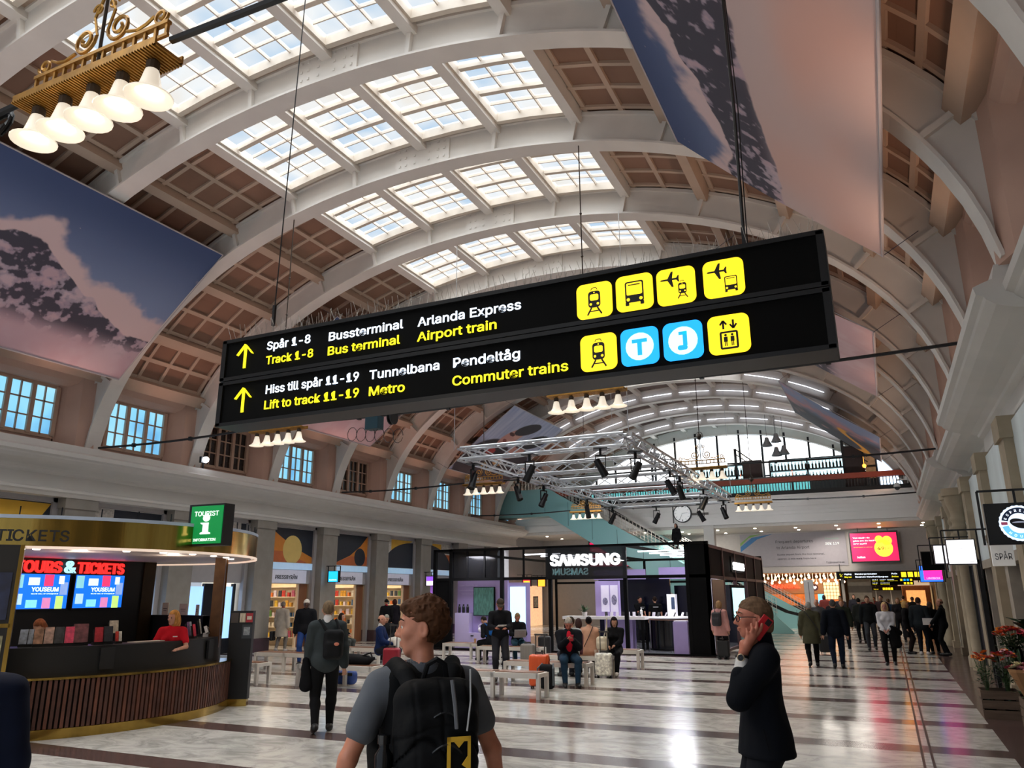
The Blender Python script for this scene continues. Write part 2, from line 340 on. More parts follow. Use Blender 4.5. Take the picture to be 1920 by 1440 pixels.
for si in range(4):
    s0, s1 = -3.9+1.95*si+.1, -3.9+1.95*(si+1)-.1; f, p = MB(), MB(); y0, y1 = .32, PITCH-.32
    strip(f, s0, s0+.07, .6, .84, y0, y1); strip(f, s1-.07, s1, .6, .84, y0, y1); strip(f, s0, s1, .6, .84, y0, y0+.12, 0, 2); strip(f, s0, s1, .6, .84, y1-.12, y1, 0, 2)
    a, b_ = y0+.12, y1-.12
    for k in range(3):
        c0, c1 = a+(b_-a)*k/3, a+(b_-a)*(k+1)/3
        if k: strip(f, s0+.1, s1-.1, .68, .84, c0-.055, c0+.055, 0, 2)
        q0, q1 = c0+(.07 if k else 0), c1-(.07 if k < 2 else 0)
        strip(f, s0+.1, s1-.1, .74, .83, (q0+q1)/2-.013, (q0+q1)/2+.013, 0, 2)
        for j in (1, 2):
            s = s0+.1+(s1-s0-.2)*j/3; strip(f, s-.014, s+.014, .74, .83, q0, q1, 0, 1)
        for j in range(3):
            for h in range(2):
                u0 = s0+.1+(s1-s0-.2)*j/3; u1 = s0+.1+(s1-s0-.2)*(j+1)/3; w0 = q0+(q1-q0)*h/2; w1 = q0+(q1-q0)*(h+1)/2
                p.poly([(pv(u, .8)[0], y, pv(u, .8)[1]) for u, y in ((u0, w0), (u1, w0), (u1, w1), (u0, w1))])
    proto[si] = window(f, p, SKYM, SASH)
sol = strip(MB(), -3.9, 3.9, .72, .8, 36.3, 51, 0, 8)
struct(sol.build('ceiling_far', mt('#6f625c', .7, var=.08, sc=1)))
for i, y in enumerate(RIBS[:-1]):
    if y > 36: continue
    for si in range(4):
        if i == 0: proto[si].location.y = y; continue
        wn[0] += 1; o = dup(proto[si], (0, y, 0)); o.name = 'window_%d' % wn[0]
# ---- lunette windows above the cornices, with splayed piers and coved heads
def lunette(side, y, dark):
    X = lambda x: x if side < 0 else 2*XC-x
    f, p = MB(), MB(); c = y+PITCH/2-.1; W, z0, z1 = 1.02, 6.14, 7.54
    def bx(b, x0, x1, *a): b.bx(min(X(x0), X(x1)), max(X(x0), X(x1)), *a)
    for k in range(4): yy = c-W+2*W*k/3; bx(f, -20.42, -20.3, yy-.06, yy+.06, z0, z1)
    for k in (0, 1, 2, 3): z = z0+(z1-z0)*k/3; h = .05 if k in (0, 3) else .018; bx(f, -20.4, -20.33, c-W, c+W, z-h, z+h)
    for k in range(3): yy = c-W+2*W*(k+.5)/3; bx(f, -20.4, -20.33, yy-.018, yy+.018, z0, z1)
    for k in range(6):
        for j in range(3):
            a, b_, h0, h1 = c-W+2*W*k/6, c-W+2*W*(k+1)/6, z0+(z1-z0)*j/3, z0+(z1-z0)*(j+1)/3; xx = X(-20.38)
            p.poly([(xx, a, h0), (xx, b_, h0), (xx, b_, h1), (xx, a, h1)])
    window(f, p, DARKM if dark else BLUEM, mt('#b89a86', .6, var=.05))
    b = MB(); sx = lambda x, yy, z: (X(x), yy, z)
    bx(b, -20.9, -20.4, y, y+PITCH, 5.7, z0-.04); bx(b, -20.9, -20.4, y, y+PITCH, z1+.04, 8.6); bx(b, -20.9, -20.4, y, c-W-.05, 5.7, 8.6); bx(b, -20.9, -20.4, c+W+.05, y+PITCH, 5.7, 8.6)
    for e, g in ((c-W-.1, y), (c+W+.1, y+PITCH)):       # splayed piers beside the ribs
        sgn = 1 if g > e else -1
        b.poly([sx(-20.4, e, 5.8), sx(-20.25, e+sgn*.1, 5.8), sx(-19.95, e+sgn*.35, 5.8), sx(-19.8, g, 5.8), sx(-20.6, g, 5.8)], (0, 0, 2.35))
    pr = [(-20.45, 7.56), (-20.2, 7.6), (-20.05, 7.72), (-19.97, 7.88), (-19.93, 8.1), (-20.5, 8.3)]
    b.poly([sx(x, y, z) for x, z in pr], (0, PITCH, 0))
    struct(fixn(b.build('wall_left' if side < 0 else 'wall_right', PINKW)))
for i, y in enumerate(RIBS[:-1]):
    if y > 40: continue
    for sd in (-1, 1): lunette(sd, y, (i in (7, 9)) if sd < 0 else True)
# ---- cornices
CORN = [(-20.7, 4.5), (-19.93, 4.5), (-19.88, 4.58), (-19.84, 4.62), (-19.84, 4.68), (-19.93, 4.72), (-19.95, 5.06), (-19.86, 5.1), (-19.84, 5.15), (-19.72, 5.2), (-19.5, 5.24), (-19.32, 5.3), (-19.22, 5.38), (-19.2, 5.42), (-19.12, 5.46), (-19.1, 5.56), (-19.2, 5.6), (-19.32, 5.64), (-19.36, 5.82), (-20.7, 5.86)]
struct(fixn(MB().sweep(CORN, YA, 42.8).build('trim_left', WHITE)))
mir = lambda pr, dx: [(2*XC-x-(dx if x > -20.6 else 0), z) for x, z in pr]
for k, (a, b_, dx) in enumerate([(YA, 10.6, -.72), (10.6, 19.2, -.4), (19.2, 24.9, -.66), (24.9, 33.2, -.4), (33.2, 43., -.66)]):
    struct(fixn(MB().sweep(mir(CORN, dx), a, b_).build('trim_right', WHITE)))
# ---- left wall: pilasters, bays
PUR = mt('#43303a', .4, var=.1); LG = mt('#aaa7a8', .6, var=.04)  # PUR: purple cast of the light put into the plinth colour
for y in RIBS:
    if y > 43: continue
    b = MB().bx(-20.9, -20., y-.42, y+.5, .44, 4.5).bx(-20.9, -19.96, y-.46, y+.54, 4.22, 4.5).bx(-20.9, -19.95, y-.46, y+.54, 0, .46, 1)
    struct(b.build('trim_pilaster', [GREYP, PUR]))
    X1 = 1.9; b = MB().bx(X1, X1+.6, y-.3, y+.3, .2, 4.5).bx(X1-.05, X1+.6, y-.35, y+.35, 4.2, 4.55).bx(X1-.06, X1+.6, y-.36, y+.36, 0, .22)
    struct(b.build('trim_pilaster', mt('#a59883', .7, var=.12, sc=3, bump=.2)))
SHOPS = (5, 6, 7, 8)
wl = MB(); shop_y = []
for i, (y0, y1) in enumerate(bays()):
    if y1 > 43.5: continue
    a, b_ = y0+.5, y1-.42; op = 2.32
    wl.bx(-20.6, -20.42, a, b_, op if i >= 6 else 0, 4.6)
    wl.bx(-20.45, -20.3, a, a+.16, 0, 4.5); wl.bx(-20.45, -20.3, b_-.16, b_, 0, 4.5); wl.bx(-20.45, -20.3, a, b_, 4.38, 4.5)
    shop_y.append((i, a+.16, b_-.16))
struct(wl.build('wall_left', LG))
rw = MB().bx(2.55, 2.8, YA, 80, 0, 6); rw.bx(2.3, 2.6, YA, 48, 4.45, 4.6)
struct(rw.build('wall_right', mt('#6d675f', .6, var=.1, sc=2)))
MURB = mt('#d6e2e4', .5, var=.16, sc=1.3, sx=(1, 1, .35))
for i, (y0, y1) in enumerate(bays()):
    if not 6 < y0 < 41: continue
    a, b_ = y0+.3, y1-.3
    struct(MB().bx(2.04, 2.5, a, b_, 2.55, 4.46).build('trim_marble_panel', MURB))
    struct(MB().bx(1.98, 2.5, a, b_, 2.38, 2.55).bx(2.3, 2.5, a, b_, 0, 2.38, 1).bx(2.05, 2.5, a, a+.45, 0, 2.4, 2).bx(2.05, 2.5, b_-.45, b_, 0, 2.4, 2).build('trim_shop_front', [mt('#a59b8c', .7), mt('#5a5653', .25, var=.2), mt('#aaa195', .7)]))
for y in (23.3, 24.3, 33.6, 34.6):                       # ringed half columns on the right wall
    pr = [(.3, 0), (.3, .25), (.24, .3), (.24, 3.3), (.26, 3.32), (.27, 3.36), (.24, 3.4), (.24, 3.45), (.28, 3.48), (.28, 3.54), (.25, 3.57), (.25, 3.63), (.3, 3.67), (.3, 3.75), (.26, 3.8), (.3, 3.95), (.38, 4.1), (.42, 4.22), (.42, 4.3), (.5, 4.32), (.5, 4.5)]
    o = MB().lathe([(r_*.62, z_) for r_, z_ in pr], (1.86, y, 0), 20).build('trim_column', mt('#a59883', .7, var=.12, sc=3, bump=.2), smooth=True); struct(o)
# ---- gallery across the far end, ceiling and wall beneath it
g = MB(); g.bx(-20.6, 3, YE, 48, 5.45, 5.5)
g.bx(-20.6, 2.2, YE, YE+.3, 5.45, 6.85)
for z in (5.86, 6.05, 6.28, 6.5, 6.7): g.bx(-20.6, 2.2, YE-.05, YE+.1, z, z+.1)
g.bx(-20.6, 2.2, YE-.16, YE+.2, 6.76, 6.88); g.bx(-20.6, 2.2, YE-.08, YE+.2, 5.45, 5.8)
struct(g.build('trim_gallery_front', mt('#e6e5e2', .6, var=.03, sc=1)))
struct(MB().bx(-20.6, 2.4, YE-.05, 51, 6.88, 7.06).build('trim_gallery_floor', mt('#1c1a1b', .6)))
struct(MB().bx(-20.9, 3, YE+.1, 48.2, 5.3, 5.46).build('ceiling_gallery', mt('#d8d4ce', .5, var=.03)))
struct(MB().bx(-8.75, -8.2, YE, YE+.5, 0, 5.45).build('trim_post', WHITE))
bw = MB().bx(-20.9, 3, 48., 48.3, 3.02, 5.35).bx(-20.9, -7.6, 48., 48.3, 0, 3.1).bx(-20.9, 3, 47.9, 48.1, 3.0, 3.14)
struct(bw.build('wall_far', mt('#a9a4a0', .6, var=.04)))
struct(MB().bx(-9, 4, 48.3, 80, 3.0, 3.2).build('ceiling_concourse', mt('#8d7862', .6)))
struct(MB().bx(-9, 4, 78, 78.3, 0, 3.2).bx(-9.3, -9, 48, 78, 0, 3.2).bx(2.6, 2.9, 48, 78, 0, 3.2).build('wall_concourse', mt('#8a6a4c', .5, var=.25, sc=2)))
struct(MB().bx(-20.9, -20.4, 42.7, 48, 0, 5.4).bx(-20.9, -20.5, 42.7, 51, 7, 9).build('wall_left', LG))
# end lunette window: mullions and bright panes
ew, ep = MB(), MB(); YW = 50.9
for k in range(14):
    s0, s1 = -9.5+19*k/14, -9.5+19*(k+1)/14; a, b_ = pv(s0, .4), pv(s1, .4)
    ep.poly([(a[0], YW, 7.0), (b_[0], YW, 7.0), (b_[0], YW, b_[1]), (a[0], YW, a[1])])
for k in range(13):
    x = XC-8.4+16.8*k/12; zz = np.interp(abs(x-XC), _d, _z); ew.bx(x-.06, x+.06, YW-.2, YW-.02, 7, zz+.3)
ew.bx(XC-9, XC+9, YW-.18, YW-.02, 9.0, 9.1)
window(ew, ep, sky_mat('bright_street_daylight', [(.3, '#dce9f2'), (.5, '#ffffff'), (.75, '#fff6ea')], 2.6), DKSTEEL)
ARC = MB(); strip(ARC, -SE, SE, -.02, .9, 50.75, 50.95, 0, 40); struct(ARC.build('trim_end_arch', mt('#b8bec6', .6)))
struct(MB().bx(XC-9.9, XC+9.9, 50.6, 50.72, 7.06, 8.95).build('wall_gallery', mt('#2b2220', .6, var=.2)))
# tube lights on the far ribs
LED = em('#eef2ff', 3.2)
for j, y in enumerate((36.22, 39.88, 43.53, 47.19)):
    for k in range(8):
        s = -7.8+1.95*k
        if j == 0 and k < 3: continue
        o = strip(MB(), s+.2, s+1.75, .3, .325, y-.28, y-.255, 0, 2).build('tube_light', LED)
        tag(o, 'white tube light on the %s rib, %s from its left end' % (('fourth last', 'third last', 'second last', 'last')[j], ('first', 'second', 'third', 'fourth', 'fifth', 'sixth', 'seventh', 'eighth')[k]), 'light', 'tube lights on the far ribs')
# recessed downlights under the gallery
dl = MB().lathe([(.001, 0), (.06, 0), (.075, .01), (.075, .03)], n=10).mesh('downlight', [em('#fff2dc', 9)])
for k in range(22):
    x, y = (-18.5+2.05*(k//2), 44.2+2.2*(k % 2)+.25*(k % 3)); o = bpy.data.objects.new('downlight', dl); COL.objects.link(o); o.location = (x, y, 5.268)
    tag(o, 'small round recessed downlight in the pale ceiling under the gallery', 'downlight', 'downlights under the gallery')
# ---- hall lighting: daylight from the roof, warm uplights on the ledges, shop and gallery lights
for i, y in enumerate(RIBS[:-1]):
    if -3 < y < 42 and i % 1 == 0:
        lamp('SPOT', (-19.25, y+1.9, 5.95), 150, (1, .5, .38), .15, (-17.0, y+1.9, 9.5), 110, 1)
        lamp('SPOT', (1.3, y+1.9, 5.95), 130, (1, .62, .42), .15, (-1.2, y+1.9, 9.5), 110, 1)
lamp('AREA', (-10, 45.5, 5.2), 420, (1, .93, .84), 3, (-9, 45.5, 0), sy=4)
lamp('AREA', (-2, 45.5, 5.2), 300, (1, .9, .8), 3, (-1, 45.5, 0), sy=4)
lamp('AREA', (-4, 53, 2.95), 160, (1, .75, .5), 4, (-4, 53, 0), sy=6)
lamp('AREA', (-1, 66, 2.95), 160, (1, .8, .6), 4, (-1, 66, 0), sy=10)
for x in (-13, -7.5, -2): lamp('SPOT', (x, 31.5, 5.0), 620, (.97, .97, 1), .2, (x, 43, 6.0), 70, 1)  # spots added to brighten the gallery beam
lamp('AREA', (-10, 47.5, 8.9), 120, (.9, .95, 1), 8, (-10, 40, 7.4), sy=1)
# ================================================================ HANGING SIGN
YS = 7.0; sgn_l, sgn_r = -7.38, -.19
SGN = thing('wayfinding_sign', 'long black double-decker station sign with white and yellow lettering hanging across the hall', 'sign', (0, YS, 0))
SBLK = mt('#050505', .75, var=0); SFRM = mt('#101011', .45, .2, var=0); SW = em('#e6f1ff', 1.25); SY = em('#f4e81e', 1.15); SYT = em('#f6d21e', 1.15); SBL = em('#1ba0ee', 1.1); SBW = em('#c8f2ff', 1.1); SK = mt('#141208', .5, var=0)
def panel(name, z0, z1):
    b = MB().bx(sgn_l, sgn_r, 0, .34, z0, z1); o = b.build(name, SBLK, SGN)
    f = MB(); f.bx(sgn_l-.03, sgn_r+.03, -.03, .36, z1-.035, z1+.01).bx(sgn_l-.03, sgn_r+.03, -.03, .36, z0-.01, z0+.035).bx(sgn_l-.04, sgn_l+.03, -.03, .36, z0, z1).bx(sgn_r-.03, sgn_r+.04, -.03, .36, z0, z1)
    f.build('frame', SFRM, o); return o
def upz(x, f): return None
P1 = panel('upper_panel', 4.53, 5.06); P2 = panel('lower_panel', 3.94, 4.50)
def sx(px, py): q = ony(px, py, YS); return q.x, q.z
def stext(s, pl, pr, hpx, m, par, wdt=None):
    x0, z0 = sx(*pl); x1, _ = sx(*pr); text(s, hpx, m, par, (x0, -.012, z0), bold=0.012, width=x1-x0, depth=.006)
CAPH = .148
for s, a, b, m, p in [('Spår 1-8', (501, 657), (582, 645), SW, P1), ('Bussterminal', (616, 640), (755, 620), SW, P1), ('Arlanda Express', (784, 613), (978, 583), SW, P1),
                      ('Track 1-8', (499, 684), (587, 674), SY, P1), ('Bus terminal', (614, 667), (749, 647), SY, P1), ('Airport train', (783, 641), (932, 620), SY, P1),
                      ('Hiss till spår 11-19', (498, 739), (672, 717), SW, P2), ('Tunnelbana', (693, 712), (824, 694), SW, P2), ('Pendeltåg', (849, 690), (974, 673), SW, P2),
                      ('Lift to track 11-19', (495, 768), (672, 747), SY, P2), ('Metro', (691, 743), (758, 733), SY, P2), ('Commuter trains', (848, 724), (1065, 694), SY, P2)]:
    stext(s, a, b, CAPH*(1.0), m, p)
def pic(name, shapes, c, par, mats, parent_mat, half=.19):
    cx, cz = c; b = MB(); n = 8; r = .07; pts = []
    for qx, qz, a0 in ((1, 1, 0), (-1, 1, 90), (-1, -1, 180), (1, -1, 270)):
        for k in range(n+1): a = R(a0+90*k/n); pts.append((cx+qx*(half-r)+r*cos(a), -.006, cz+qz*(half-r)+r*sin(a)))
    b.poly(pts, (0, -.006, 0)); o = b.build(name, parent_mat, par)
    s = MB()
    for kind, mi, a in shapes:
        y = -.0125-.0012*mi
        if kind == 'r': x0, x1, z0, z1 = a; pl = [(x0, z0), (x1, z0), (x1, z1), (x0, z1)]
        elif kind == 'c': pl = [(a[0]+a[2]*cos(2*pi*k/20), a[1]+a[2]*sin(2*pi*k/20)) for k in range(20)]
        elif kind == 'R':                                # rounded bar
            x0, x1, z0, z1, rr = a; pl = []
            for qx, qz, a0 in ((x1-rr, z1-rr, 0), (x0+rr, z1-rr, 90), (x0+rr, z0+rr, 180), (x1-rr, z0+rr, 270)):
                pl += [(qx+rr*cos(R(a0+90*k/5)), qz+rr*sin(R(a0+90*k/5))) for k in range(6)]
        elif kind == 'l':
            (x0, z0), (x1, z1), wd = a; L = math.hypot(x1-x0, z1-z0); ux, uz = -(z1-z0)/L*wd/2, (x1-x0)/L*wd/2; pl = [(x0+ux, z0+uz), (x0-ux, z0-uz), (x1-ux, z1-uz), (x1+ux, z1+uz)]
        else: pl = a
        s.poly([(cx+x*half*2, y, cz+z*half*2) for x, z in pl], (0, -.001, 0), mi)
    if s.v: s.build('symbol', mats, o)
    return o
def train(k=1, dx=0, dz=0):
    T = lambda l: [(kd, mi, tuple(v*k+(dx if i % 2 == 0 else dz) for i, v in enumerate(a))) for kd, mi, a in l]
    o = []
    for kd, mi, a in [('R', 0, (-.17, .17, -.2, .27, .09)), ('R', 1, (-.12, .12, .0, .18, .05)), ('c', 1, (-.1, -.1, .035)), ('c', 1, (.1, -.1, .035)), ('c', 1, (0, .225, .02))]:
        if kd == 'R': o.append((kd, mi, (a[0]*k+dx, a[1]*k+dx, a[2]*k+dz, a[3]*k+dz, a[4]*k)))
        else: o.append((kd, mi, (a[0]*k+dx, a[1]*k+dz, a[2]*k)))
    for sg in (-1, 1): o.append(('l', 0, ((sg*.08*k+dx, -.2*k+dz), (sg*.2*k+dx, -.4*k+dz), .045*k)))
    o.append(('l', 0, ((-.12*k+dx, -.3*k+dz), (.12*k+dx, -.3*k+dz), .03*k)))
    for a, b in (((-.09, .3), (-.06, .36)), ((-.06, .36), (.06, .36)), ((.06, .36), (.09, .3))): o.append(('l', 0, ((a[0]*k+dx, a[1]*k+dz), (b[0]*k+dx, b[1]*k+dz), .02*k)))
    return o
def bus(k=1, dx=0, dz=0):
    o = [('R', 0, (-.25*k+dx, .25*k+dx, -.27*k+dz, .32*k+dz, .06*k)), ('R', 1, (-.21*k+dx, .21*k+dx, -.06*k+dz, .28*k+dz, .04*k)), ('l', 2, ((-.16*k+dx, .22*k+dz), (.16*k+dx, .22*k+dz), .03*k))]
    for sg in (-1, 1): o += [('c', 1, (sg*.17*k+dx, -.18*k+dz, .045*k)), ('R', 0, ((sg*.2-.05)*k+dx, (sg*.2+.05)*k+dx, -.35*k+dz, -.25*k+dz, .02*k))]
    return o
def plane(dx, dz, k=.5):
    pl = [(-.5, 0), (-.42, .04), (-.1, .05), (.1, .42), (.2, .42), (.14, .05), (.36, .05), (.44, .18), (.5, .18), (.48, 0), (.5, -.18), (.44, -.18), (.36, -.05), (.14, -.05), (.2, -.42), (.1, -.42), (-.1, -.05), (-.42, -.04)]
    return [('p', 0, [(x*k+dx, z*k+dz) for x, z in pl])]
KY = [SK, SYT, SK]
def at(px, py): q = ony(px, py, YS); return (q.x, q.z)
pic('pictogram', train(), at(1115, 564), P1, KY, SYT); pic('pictogram', bus(), at(1190, 549), P1, KY, SYT)
pic('pictogram', plane(-.16, .2)+train(.62, .16, -.1), at(1268, 537), P1, [SK, SYT, SK], SYT); pic('pictogram', plane(-.16, .2)+bus(.62, .17, -.17), at(1357, 522), P1, KY, SYT)
pic('pictogram', train(), at(1123, 661), P2, KY, SYT)
pic('pictogram', [('c', 0, (0, 0, .37)), ('r', 1, (-.2, .2, .1, .2)), ('r', 1, (-.06, .06, -.24, .12))], at(1200, 650), P2, [SBW, SBL], SBL)
pic('pictogram', [('c', 0, (0, 0, .37)), ('r', 1, (.0, .11, -.14, .24)), ('r', 1, (-.1, .1, .15, .24)), ('R', 1, (-.14, .11, -.25, -.12, .06))], at(1281, 639), P2, [SBW, SBL], SBL)
lift = [('R', 0, (-.22, .22, -.38, .08, .05)), ('r', 1, (-.17, .17, -.33, .03))]
for x, up in ((-.12, 1), (.12, -1)):
    t = .34 if up > 0 else .16; e = .14 if up > 0 else .36; lift += [('l', 0, ((x, e), (x, t), .05)), ('l', 0, ((x, t+.02*up), (x-.08, t-.09*up), .045)), ('l', 0, ((x, t+.02*up), (x+.08, t-.09*up), .045))]
for x in (-.08, .08): lift += [('c', 2, (x, -.02, .032)), ('r', 2, (x-.045, x+.045, -.19, -.06)), ('r', 2, (x-.03, x-.008, -.3, -.18)), ('r', 2, (x+.008, x+.03, -.3, -.18))]
pic('pictogram', lift, at(1367, 627), P2, KY, SYT)
for (px, py), P in (((461, 668), P1), ((457, 750), P2)):  # yellow arrows
    cx, cz = at(px, py); b = MB(); b.bar((cx, -.012, cz-.16), (cx, -.012, cz+.14), .04, .01)
    for sg in (-1, 1): b.bar((cx, -.012, cz+.15), (cx+sg*.125, -.012, cz+.02), .045, .01)
    b.build('arrow', SY, P)
sp = MB()                                                # bird spikes along the top edge
for k in range(86):
    x = sgn_l+.05+(sgn_r-sgn_l-.1)*k/85
    for dy, dx in ((.03, -.05), (.17, .03), (.3, .05)): sp.bar((x, dy, 5.06), (x+dx+random.uniform(-.03, .03), dy+random.uniform(-.04, .04), 5.26+random.uniform(-.03, .03)), .004)
sp.build('bird_spikes', mt('#b9b2a8', .4, .6, var=0), SGN)
rz = ony(575, 0, YS).x
for pts, r, nm in (([(513, 600), (575, -25)], .008, 'suspension_wire'), ([(1396, 462), (1351, -25)], .018, 'suspension_cable')):
    a = ony(*pts[0], YS+.17); b_ = ony(*pts[1], YS+.17); a.y = b_.y = .17; mid = (a+b_)/2
    zt = np.interp(abs(b_.x-XC), _d, _z)+.05; top = a+(b_-a)*((zt-a.z)/(b_.z-a.z))
    cb = MB().tube([a, mid+Vector((.02 if r > .01 else 0, 0, 0)), top], r, 6); cb.bar(a+Vector((0, 0, -.08)), a+Vector((0, 0, .2)), .035)
    if r > .01: cb.tube([a+Vector((.03, 0, 0)), mid+Vector((.06, 0, 0)), top], .006, 5)
    cb.build(nm, BLACK, SGN)
# ================================================================ CHANDELIERS
SHADE = mt('#f2e6d2', .35, var=0, em=.55); BULB = em('#ffe2ad', 9); ORN = mt('#b98a42', .4, .7, var=.2, sc=10)
def spiral(c, r0, turns, sg, a0=0, n=26, fl=1):
    return [(c[0]+sg*(r0*(1-.78*k/n))*cos(a0+2*pi*turns*k/n), 0, c[1]+fl*(r0*(1-.78*k/n))*sin(a0+2*pi*turns*k/n)) for k in range(n+1)]
def chandelier():
    t = thing('chandelier', '', 'chandelier')
    b = MB().tube([(-.82, 0, 0)]+[(-.82+1.64*k/40, 0, 0) for k in range(41)]+[(.82, 0, 0)], [.05]+[.1 if k % 2 else .086 for k in range(41)]+[.05], 14)
    b.build('bar', GOLD, t, smooth=60)
    q = MB().bx(-.82, .82, -.13, .13, -.115, -.09).bx(-.82, .82, -.13, -.115, -.115, -.05).bx(-.82, .82, .115, .13, -.115, -.05)
    for k in range(54): q.bx(-.81+.0303*k-.006, -.81+.0303*k+.006, -.138, .138, -.128, -.112)
    q.build('lower_rail', ORN, t)
    u = MB().bx(-.78, .78, -.02, .02, .17, .2).bx(-.78, .78, -.012, .012, .06, .085)
    for k in range(14): u.bx(-.76+.117*k-.012, -.76+.117*k+.012, -.012, .012, .06, .2)
    u.build('openwork_rail', ORN, t)
    s = MB()
    for sg in (-1, 1):
        s.tube(spiral((sg*.2, .36), .13, 1.6, sg, pi), .016, 5); s.tube(spiral((sg*.68, .27), .08, 1.4, -sg, pi), .014, 5)
        s.tube([(sg*.3, 0, .27), (sg*.42, 0, .24), (sg*.52, 0, .26), (sg*.6, 0, .3)], .014, 5); s.tube([(sg*.06, 0, .36), (sg*.12, 0, .55), (sg*.04, 0, .72)], .012, 5); s.tube(spiral((sg*.09, .62), .06, 1.2, sg, 0), .01, 5)
    s.build('scroll_ornament', ORN, t)
    r = MB().tube([(0, 0, .05), (0, 0, 6)], .014, 6).lathe([(.001, .86), (.05, .9), (.08, .97), (.05, 1.05), (.001, 1.08)], n=10)
    for k in range(4): a = pi*k/4; r.tube([(.12*cos(2*pi*j/16)*cos(a), .12*cos(2*pi*j/16)*sin(a), 1.0+.13*sin(2*pi*j/16)) for j in range(17)], .007, 4)
    for z in (1.9, 2.9, 3.9): r.lathe([(.014, z-.03), (.03, z), (.014, z+.03)], n=8)
    r.build('hanging_rod', mt('#4a4038', .4, .6, var=0), t)
    for k in range(5):
        x = -.66+.33*k
        o = MB().lathe([(.045, -.2), (.055, -.23), (.07, -.3), (.085, -.36), (.12, -.41), (.175, -.435), (.172, -.445), (.115, -.42), (.078, -.365), (.062, -.3), (.045, -.24)], (x, 0, 0), 20).build('lamp_shade', SHADE, t, smooth=60)
        MB().lathe([(.001, -.09), (.03, -.09), (.03, -.13), (.05, -.14), (.05, -.21), (.001, -.22)], (x, 0, 0), 12).build('socket', mt('#4e4238', .5, .4, var=0), o)
        MB().ball((x, 0, -.35), .052, 10).build('bulb', BULB, o, smooth=True)
    return t
CH0 = chandelier(); chl = []
for (x, y), lb in {(-13.05, 14.25): 'golden chandelier of five lit bells left of centre, just under the black sign', (-5.05, 14.25): 'golden five-bell chandelier hanging under the middle of the black sign',
               (-5.2, 3.33): 'big golden chandelier of five lit bells close by at upper left', (-13.05, 25.2): 'golden five-bell chandelier in front of the portrait banner and left truss corner',
               (-5.05, 25.2): 'golden five-bell chandelier beside the right side of the lighting truss', (-13.05, 36.2): 'golden five-bell chandelier just above the glowing letters of the black pavilion',
               (-5.05, 36.2): 'golden five-bell chandelier in front of the white gallery beam, right of the clock'}.items():
    o = CH0 if not chl else dup(CH0); o.location = (x, y, 5.9); o['label'] = lb; o['group'] = 'golden bell chandeliers'; chl.append(o)
    rr = np.interp(abs(x-XC), _d, _z)
    lamp('SPOT', (x, y, 5.42), 270, (1, .8, .56), .35, (x, y, 0), 150, .5)
for y in (3.33, 14.25, 25.2, 36.2):                      # horizontal cables the chandeliers are guyed to
    e_ = -5.2 if y < 5 else -5.05
    for a, b_, lb in ((-19.5, -13.88, 'left'), (-12.22, e_-.83, 'middle'), (e_+.83, 1.75, 'right')):
        pts = [(a+(b_-a)*k/8, y, 5.9-.06*sin(pi*k/8)) for k in range(9)]; tb = MB().tube(pts, .03, 6)
        for k in (2, 5): tb.box(pts[k], (.08, .08, .1))
        o = tb.build('guy_cable', BLACK)
        tag(o, 'black horizontal cable, %s span of the %s chandelier line' % (lb, {3.33: 'nearest', 14.25: 'second', 25.2: 'third', 36.2: 'farthest'}[y]), 'cable', 'guy cables of the chandeliers')
cw = MB()
for k in range(9):
    a = random.uniform(0, 6); p0 = ony(0, 190, 3.33)+Vector((.03, 0, .0))
    cw.tube([p0+Vector((.12*sin(j*.55+a)*(.6+.05*k), .07*cos(j*.5+a), -.26+.2*cos(j*.55+a)*(.7+.04*k))) for j in range(13)], .012, 5)
tag(cw.build('cable_coil', BLACK), 'tangled coil of black cable hanging at the near chandelier\'s left end', 'cable')
# winch and camera box on the second cable
q = ony(712, 783, 14.25)+Vector((0, -.2, -.17)); b = thing('rigging_box', 'small dark teal box and black reel with looped wires on the cable below the sign', 'equipment', q)
MB().bx(-.17, .17, -.12, .12, -.15, .15).build('housing', mt('#1d3a44', .4), b); MB().lathe([(.001, -.05), (.16, -.05), (.16, -.03), (.1, -.02), (.1, .02), (.16, .03), (.16, .05), (.001, .05)], n=16).xf(Matrix.Translation((.48, 0, .08)) @ Matrix.Rotation(pi/2, 4, 'Y')).build('reel', BLACK, b)
lw = MB()
for k in range(6): lw.tube([(-.6+.25*k+.13*cos(j*.6), 0, -.2+.16*sin(j*.6)-.03*k) for j in range(11)], .008, 4)
lw.build('wire_loops', mt('#2b2624', .5, var=0), b)
